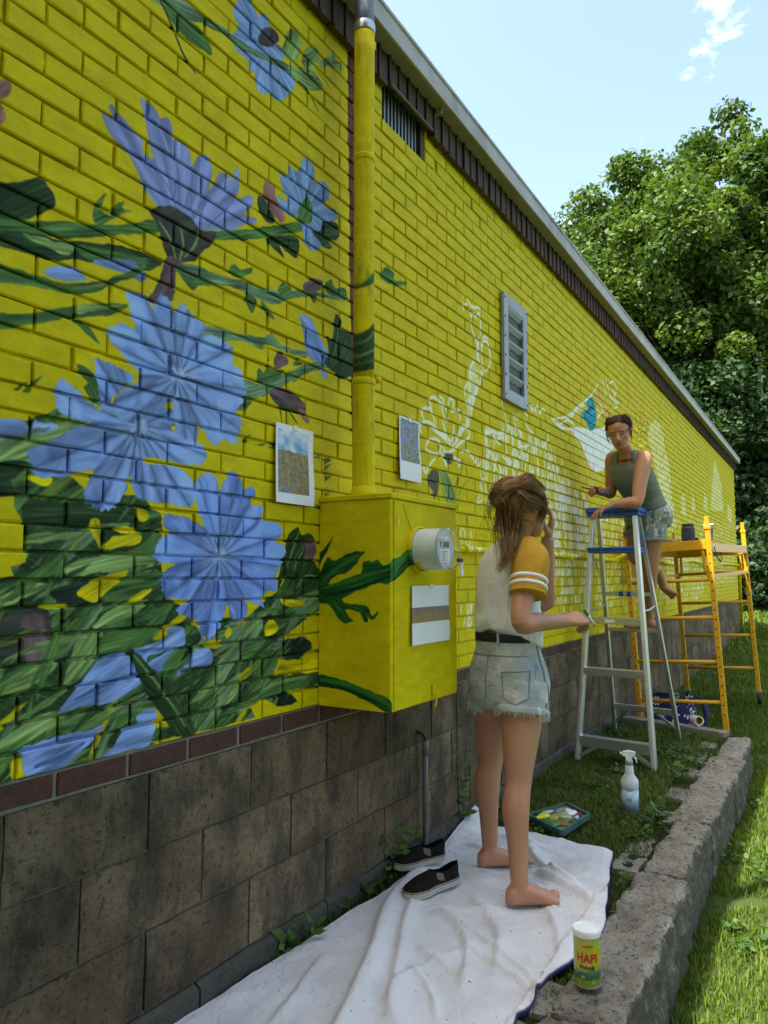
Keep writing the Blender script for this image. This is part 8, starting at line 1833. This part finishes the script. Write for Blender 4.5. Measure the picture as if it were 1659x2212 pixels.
def leaves(centres, radii, per, size, rg, up=0.5, flat=0.8):
    """leaf quads scattered through clumps; returns vertices, faces, tone"""
    V, T = [], []
    for c, r_ in zip(centres, radii):
        n = int(per * rg.uniform(0.7, 1.3))
        d = rg.normal(0, 1, (n, 3)); d /= np.linalg.norm(d, axis=1)[:, None]
        rad = r_ * rg.random(n) ** 0.45
        p = c + d * rad[:, None] * (1, 1, flat)
        nv = d * 0.6 + rg.normal(0, 0.6, (n, 3)) + (0, 0, up); nv /= np.linalg.norm(nv, axis=1)[:, None]
        a = np.cross(nv, rg.normal(0, 1, (n, 3))); a /= np.linalg.norm(a, axis=1)[:, None] + 1e-9
        b = np.cross(nv, a)
        s = size * rg.uniform(0.45, 1.5, n)[:, None]
        fold = nv * s * 0.16
        V.append(np.stack([p - a * s, p + b * s * 0.62 - fold * -1, p + a * s * 0.95, p - b * s * 0.62 + fold], 1))
        ct = rg.normal(0.5, 0.12)
        T.append(np.repeat(np.clip(ct + rg.normal(0, 0.13, n), 0, 1), 4))
    V = np.concatenate(V).reshape(-1, 3); T = np.concatenate(T)
    F = np.arange(len(V)).reshape(-1, 4)
    return V, F, T
def crown_clumps(c, R3, n, rg, shell=0.55):
    d = rg.normal(0, 1, (n, 3)); d /= np.linalg.norm(d, axis=1)[:, None]
    lump = 1 + 0.16 * np.sin(d[:, 0] * 5 + c[0]) + 0.14 * np.sin(d[:, 2] * 6 + d[:, 1] * 4)
    r_ = (shell + (1 - shell) * rg.random(n) ** 0.6) * lump
    return np.array(c) + d * r_[:, None] * np.array(R3)
def tree(name, label, base, top, crown, R3, n, per, size, seed, mt, trunk_r, limbs=(), clump=(0.55, 0.95), shell=0.5):
    rg = np.random.default_rng(seed)
    th = thing(name, label, 'tree', base, 'trees beyond the building')
    b = np.array(base, float); t_ = np.array(top, float)
    m = MB()
    m.tube(bez([b - (0, 0, 0.5), b + (t_ - b) * 0.3 + rg.normal(0, 0.12, 3), b + (t_ - b) * 0.7 + rg.normal(0, 0.12, 3), t_], 4), np.linspace(trunk_r, trunk_r * 0.6, 13), 10)
    m.build('trunk', M_BARK, th, smooth=True)
    ends = []
    for pts, r0 in limbs:
        q = bez(pts, 4)
        MB().tube(q, np.linspace(r0, r0 * 0.35, len(q)), 8).build('limb', M_BARK, th, smooth=True)
    for k in range(9):
        e = crown_clumps(crown, np.array(R3) * 0.8, 1, rg)[0]
        s = t_ * 0.75 + b * 0.25 if k % 2 else t_
        q = bez([s, (s + e) / 2 + (0, 0, 0.3), e], 4)
        MB().tube(q, np.linspace(trunk_r * 0.35, 0.02, len(q)), 6).build('limb', M_BARK, th, smooth=True)
    cs = crown_clumps(crown, R3, n, rg, shell)
    V, F, T = leaves(cs, rg.uniform(clump[0], clump[1], n), per, size, rg)
    fast_mesh('crown', V, F, mt, th, False, T)['kind'] = 'stuff'
    return th
tree('maple_tree', 'broad bright green maple with a pale forked trunk rising over the building roof', (25.3, 2.3, 0.5), (25.99, 2.02, 8.04), (26.07, 2.7, 10.1), (3.7, 3.9, 5.3), 330, 290, 0.095, 21, M_LEAF, 0.28,
     [([(25.46, 1.65, 8.48), (25.27, 1.29, 10.2), (25.12, 1.16, 11.32), (25.03, 1.35, 12.29), (25.1, 1.43, 13.43)], 0.11), ([(25.12, 1.16, 11.32), (25.16, 0.77, 12.12), (25.47, 0.33, 12.81), (26.08, -0.27, 13.88)], 0.09), ([(25.44, 0.4, 12.69), (25.66, 0.01, 12.84), (26.27, -0.62, 12.96)], 0.04)])
tree('maple_tree', 'tall leafy tree at the right edge reaching above the other crowns', (28.2, 0.6, 0.7), (29.08, 0.23, 10.23), (29.5, 0.19, 12.09), (3.8, 4.0, 6.4), 290, 290, 0.10, 22, M_LEAF, 0.32)
tree('maple_tree', 'lower rounded bright tree just above the roof edge, left of the big crown', (31.0, 6.3, 0.8), (29.84, 5.88, 9.54), (30.26, 5.78, 11.78), (3.4, 3.5, 4.6), 160, 260, 0.10, 23, M_LEAF, 0.25)
tree('shade_tree', 'dark leafy tree hanging low behind the far roof corner', (23.8, 2.2, 0.5), (24.86, 1.45, 4.0), (25.15, 1.71, 5.38), (2.6, 2.8, 2.8), 210, 190, 0.09, 24, M_LEAF2, 0.2)
tree('shade_tree', 'dark overgrown tree filling the gap beside the building end', (25.5, 0.9, 0.6), (26.72, 0.3, 4.12), (27.38, 0.04, 4.95), (2.4, 2.8, 3.6), 240, 190, 0.09, 25, M_LEAF2, 0.22)
def shrub(label, c, R3, n, per, size, seed, mt):
    rg = np.random.default_rng(seed)
    th = thing('shrub', label, 'shrub', (c[0], c[1], float(lawn_z(c[0], c[1]))), 'shrubs beyond the building')
    m = MB()
    for k in range(5):
        e = np.array(c) + rg.normal(0, 0.3, 3) * R3
        m.tube(bez([(c[0] + rg.normal(0, 0.1), c[1] + rg.normal(0, 0.1), float(lawn_z(c[0], c[1])) - 0.05), (np.array(c) + e) / 2 - (0, 0, R3[2] * 0.4), e], 4), np.linspace(0.035, 0.012, 9), 6)
    m.build('stem', M_BARK, th, smooth=True)
    cs = crown_clumps(c, R3, n, rg, 0.45)
    cs[:, 2] = np.maximum(cs[:, 2], float(lawn_z(c[0], c[1])) + 0.15)
    V, F, T = leaves(cs, rg.uniform(0.25, 0.5, n), per, size, rg)
    fast_mesh('foliage', V, F, mt, th, False, T)['kind'] = 'stuff'
shrub('leafy green shrub right behind the far corner of the building', (21.68, 0.36, 1.38), (0.8, 0.9, 1.3), 80, 80, 0.075, 31, M_LEAF2)
shrub('pale green bush in the sun behind the building corner', (23.08, 0.1, 0.68), (0.9, 1.0, 0.55), 60, 80, 0.08, 32, M_LEAF)
shrub('tall dark shrub under the low tree at the right edge', (24.1, 0.04, 2.61), (1.0, 1.2, 1.9), 120, 80, 0.09, 33, M_LEAF2)

# unseen trees added behind the camera to cut skylight on faces turned towards it
rg = np.random.default_rng(90)
cs = []
for k in range(9):
    x_ = -3.2 - 1.6 * rg.random(); y_ = -10.5 + k * 1.02
    hgt = rg.uniform(8.5, 10.5)
    for j in range(20):
        cs.append((x_ + rg.normal(0, 0.8), y_ + rg.normal(0, 0.8), rg.uniform(0.8, hgt)))
V, F, T = leaves(np.array(cs), rg.uniform(0.9, 1.4, len(cs)), 60, 0.28, rg)
tag(fast_mesh('tree_line', V, F, M_LEAF2, None, False, T), 'leafy trees on the lawn behind the camera', 'wood', kind='stuff')

# ---- grass
def blades(P, h, w, rg, lean=0.45):
    """three-segment blades at points P"""
    n = len(P)
    a = rg.uniform(0, 2 * math.pi, n); d = np.stack([np.cos(a), np.sin(a), np.zeros(n)], 1)
    s = np.stack([-d[:, 1], d[:, 0], np.zeros(n)], 1) * (w * rg.uniform(0.6, 1.3, n))[:, None]
    hh = (h * rg.uniform(0.45, 1.35, n))[:, None]
    ln = (lean * rg.uniform(0.2, 1.6, n))[:, None]
    up = np.array((0, 0, 1.0))
    b0 = P; b1 = P + up * hh * 0.55 + d * hh * ln * 0.3; b2 = P + up * hh * (1 - 0.25 * ln) + d * hh * ln
    V = np.stack([b0 - s, b0 + s, b1 + s * 0.8, b1 - s * 0.8, b2], 1).reshape(-1, 3)
    i = np.arange(n)[:, None] * 5
    F = np.concatenate([i + np.array([[0, 1, 2]]), i + np.array([[0, 2, 3]]), i + np.array([[3, 2, 4]])]).reshape(-1, 3)
    return V, F
M_GRASS = leaf_mat('grass_blade', (0.045, 0.080, 0.008), (0.115, 0.175, 0.014), (0.24, 0.27, 0.05), 0.3)
M_WEED = leaf_mat('planter_grass', (0.036, 0.062, 0.008), (0.090, 0.140, 0.016), (0.20, 0.20, 0.05), 0.3)
def merge(parts):
    V, F, T = [], [], []; b = 0
    for v, f, t_ in parts:
        V.append(v); F.append(f + b); T.append(t_); b += len(v)
    return np.concatenate(V), np.concatenate(F), np.concatenate(T)
rg = np.random.default_rng(77)
parts = []
for (xa, xb, ya, yb, dens, h, w) in ((1.7, 4.2, -1.75, -1.02, 9500, 0.040, 0.0022), (4.2, 6.3, -1.6, -1.0, 7000, 0.042, 0.0028), (6.15, 9.0, -1.5, 0.0, 4200, 0.045, 0.0036), (9.0, 13.0, -1.6, 0.0, 2000, 0.05, 0.0055), (13.0, 26.0, -3.0, 2.5, 330, 0.09, 0.012), (15.8, 19.5, -1.5, 2.2, 500, 0.14, 0.012)):
    n = int((xb - xa) * (yb - ya) * dens)
    x = rg.uniform(xa, xb, n); y = rg.uniform(ya, yb, n)
    keep = (fbm(x * 4, y * 4, 3, 61) > 0.26)
    x, y = x[keep], y[keep]
    z = lawn_z(x, y) - 0.004
    V, F = blades(np.stack([x, y, z], 1), h, w, rg)
    t_ = np.clip(0.30 + 0.55 * (fbm(x * 2.2, y * 2.2, 3, 62) - 0.25) + rg.normal(0, 0.14, len(x)), 0, 1)
    parts.append((V, F, np.repeat(t_, 5)))
V, F, T = merge(parts)
tag(fast_mesh('lawn_grass', V, F, M_GRASS, None, False, T), 'mown green lawn grass beside the stone wall', 'grass', kind='stuff')
# planted strip: thin grass and small broad weeds round the cloth
def off_cloth(x, y):
    lx = np.array(CL_L); rx = np.array(CL_R)
    yl = np.interp(x, lx[:, 0], lx[:, 1]); yr = np.interp(x, rx[:, 0], rx[:, 1])
    far = 3.42 + (y + 0.02) / (0.705 - 0.02) * 0.06
    return (x > far + 0.01) | (y > yl + 0.008) | (y < yr - 0.012)
parts = []
n = 46000
x = rg.uniform(0.9, 6.35, n); y = rg.uniform(-0.90, -0.012, n)
k = off_cloth(x, y) & (fbm(x * 5, y * 5, 3, 63) > 0.24)
k &= ~((y < -0.80 + 0.04 * np.sin(x * 5)) & (rg.random(n) > 0.10))
x, y = x[k], y[k]
V, F = blades(np.stack([x, y, soil_z(x, y) - 0.003], 1), 0.038, 0.0022, rg, 0.7)
t_ = np.clip(0.36 + 0.7 * (fbm(x * 3, y * 3, 3, 64) - 0.35) + rg.normal(0, 0.16, len(x)), 0, 1)
parts.append((V, F, np.repeat(t_, 5)))
V, F, T = merge(parts)
tag(fast_mesh('planter_grass', V, F, M_WEED, None, False, T), 'thin grass growing on the planted strip round the cloth', 'grass', kind='stuff')
def clover(x, y, z, size, rg):
    n = len(x); P = np.stack([x, y, z], 1)
    nv = rg.normal(0, 0.38, (n, 3)) + (0, 0, 1); nv /= np.linalg.norm(nv, axis=1)[:, None]
    a = np.cross(nv, rg.normal(0, 1, (n, 3))); a /= np.linalg.norm(a, axis=1)[:, None]; b = np.cross(nv, a)
    s = size * rg.uniform(0.5, 1.4, n)[:, None]
    ring = [P + s * (a * math.cos(q) * (1.15 if i % 2 else 0.9) + b * math.sin(q) * 0.85) + nv * s * (0.12 if i % 2 else -0.06) for i, q in enumerate(np.arange(6) * math.pi / 3)]
    V = np.stack(ring, 1).reshape(-1, 3); i = np.arange(n)[:, None] * 6
    F = np.concatenate([i + np.array([[0, 1, 2, 3]]), i + np.array([[0, 3, 4, 5]])])
    return V, F
n = 9000
x = rg.uniform(0.9, 6.3, n); y = rg.uniform(-0.88, -0.01, n)
dn = fbm(x * 2.6, y * 2.6, 3, 66) + 0.10 * smoothstep(-0.16, -0.02, y) + 0.02 * smoothstep(-0.6, -0.8, y)
k = off_cloth(x, y) & (dn > 0.50) & ~((y < -0.82) & (rg.random(n) > 0.3))
x, y = x[k], y[k]
V, F = clover(x, y, soil_z(x, y) + rg.uniform(0.008, 0.05, len(x)), 0.0125, rg)
T = np.repeat(np.clip(0.45 + rg.normal(0, 0.2, len(x)), 0, 1), 6)
tag(fast_mesh('clover_weeds', V, F, leaf_mat('clover_leaf', (0.022, 0.055, 0.012), (0.05, 0.11, 0.02), (0.11, 0.18, 0.035), 0.25), None, False, T), 'low broad-leaved weeds and clover on the planted strip', 'weeds', kind='stuff')
n = 1600
x = rg.uniform(1.9, 6.0, n); y = rg.uniform(-1.55, -1.04, n); k = fbm(x * 3, y * 3, 3, 67) > 0.48
x, y = x[k], y[k]
V, F = clover(x, y, lawn_z(x, y) + rg.uniform(0.01, 0.05, len(x)), 0.014, rg)
T = np.repeat(np.clip(0.5 + rg.normal(0, 0.2, len(x)), 0, 1), 6)
tag(fast_mesh('lawn_clover', V, F, bpy.data.materials['clover_leaf'], None, False, T), 'clover and small weeds in the lawn along the stone wall', 'weeds', kind='stuff')
# single weeds that stand out
def weed(label, base, h, nl, size, seed, spread=0.06, climb=None):
    rg = np.random.default_rng(seed)
    th = thing('weed_plant', label, 'weed', base, 'weeds in the planted strip')
    b = np.array(base, float); m = MB(); V_, T_ = [], []
    for s_ in range(4):
        tip = b + (rg.normal(0, spread), -abs(rg.normal(0, spread * 0.5)), h * rg.uniform(0.6, 1.0))
        q = bez([b, (b + tip) / 2 + rg.normal(0, 0.015, 3), tip], 5)
        m.tube(q, np.linspace(0.0028, 0.0012, len(q)), 5)
        for i in range(nl):
            p = q[rg.integers(2, len(q))]
            a = rg.normal(0, 1, 3); a[2] = abs(a[2]) * 0.3; a = nrm(a); nv = nrm(rg.normal(0, 0.5, 3) + (-0.3, -0.5, 0.8)); c = np.cross(nv, a)
            L = size * rg.uniform(0.6, 1.3)
            V_.append(np.array([p, p + a * L * 0.5 + c * L * 0.3, p + a * L, p + a * L * 0.5 - c * L * 0.3])); T_.append(np.full(4, np.clip(rg.normal(0.6, 0.18), 0, 1)))
    m.build('stem', mat('weed_stem', (0.06, 0.09, 0.02), 0.7) if 'weed_stem' not in bpy.data.materials else bpy.data.materials['weed_stem'], th, smooth=True)
    V_ = np.concatenate(V_); fast_mesh('leaf_cluster', V_, np.arange(len(V_)).reshape(-1, 4), bpy.data.materials['clover_leaf'], th, False, np.concatenate(T_))['kind'] = 'stuff'
weed('tall climbing weed against the blocks behind the standing person', (3.30, -0.03, 0.0), 0.55, 11, 0.045, 3, 0.05)
weed('bushy weed at the wall foot just left of the shoes', (2.66, -0.025, 0.01), 0.20, 10, 0.045, 4, 0.07)
weed('small bright weed at the wall foot beside the lower cloth edge', (1.98, -0.018, 0.0), 0.11, 8, 0.045, 5, 0.06)
weed('young weed sprouting from a gap in the stone wall near the cloth', (2.98, -0.835, 0.02), 0.06, 6, 0.03, 7, 0.03)
weed('trailing weed spilling over the inner stones by the spray bottle', (3.95, -0.78, 0.0), 0.12, 10, 0.05, 8, 0.09)
weed('leafy weed by the inner stones near the far corner', (4.75, -0.72, 0.0), 0.12, 10, 0.05, 9, 0.08)
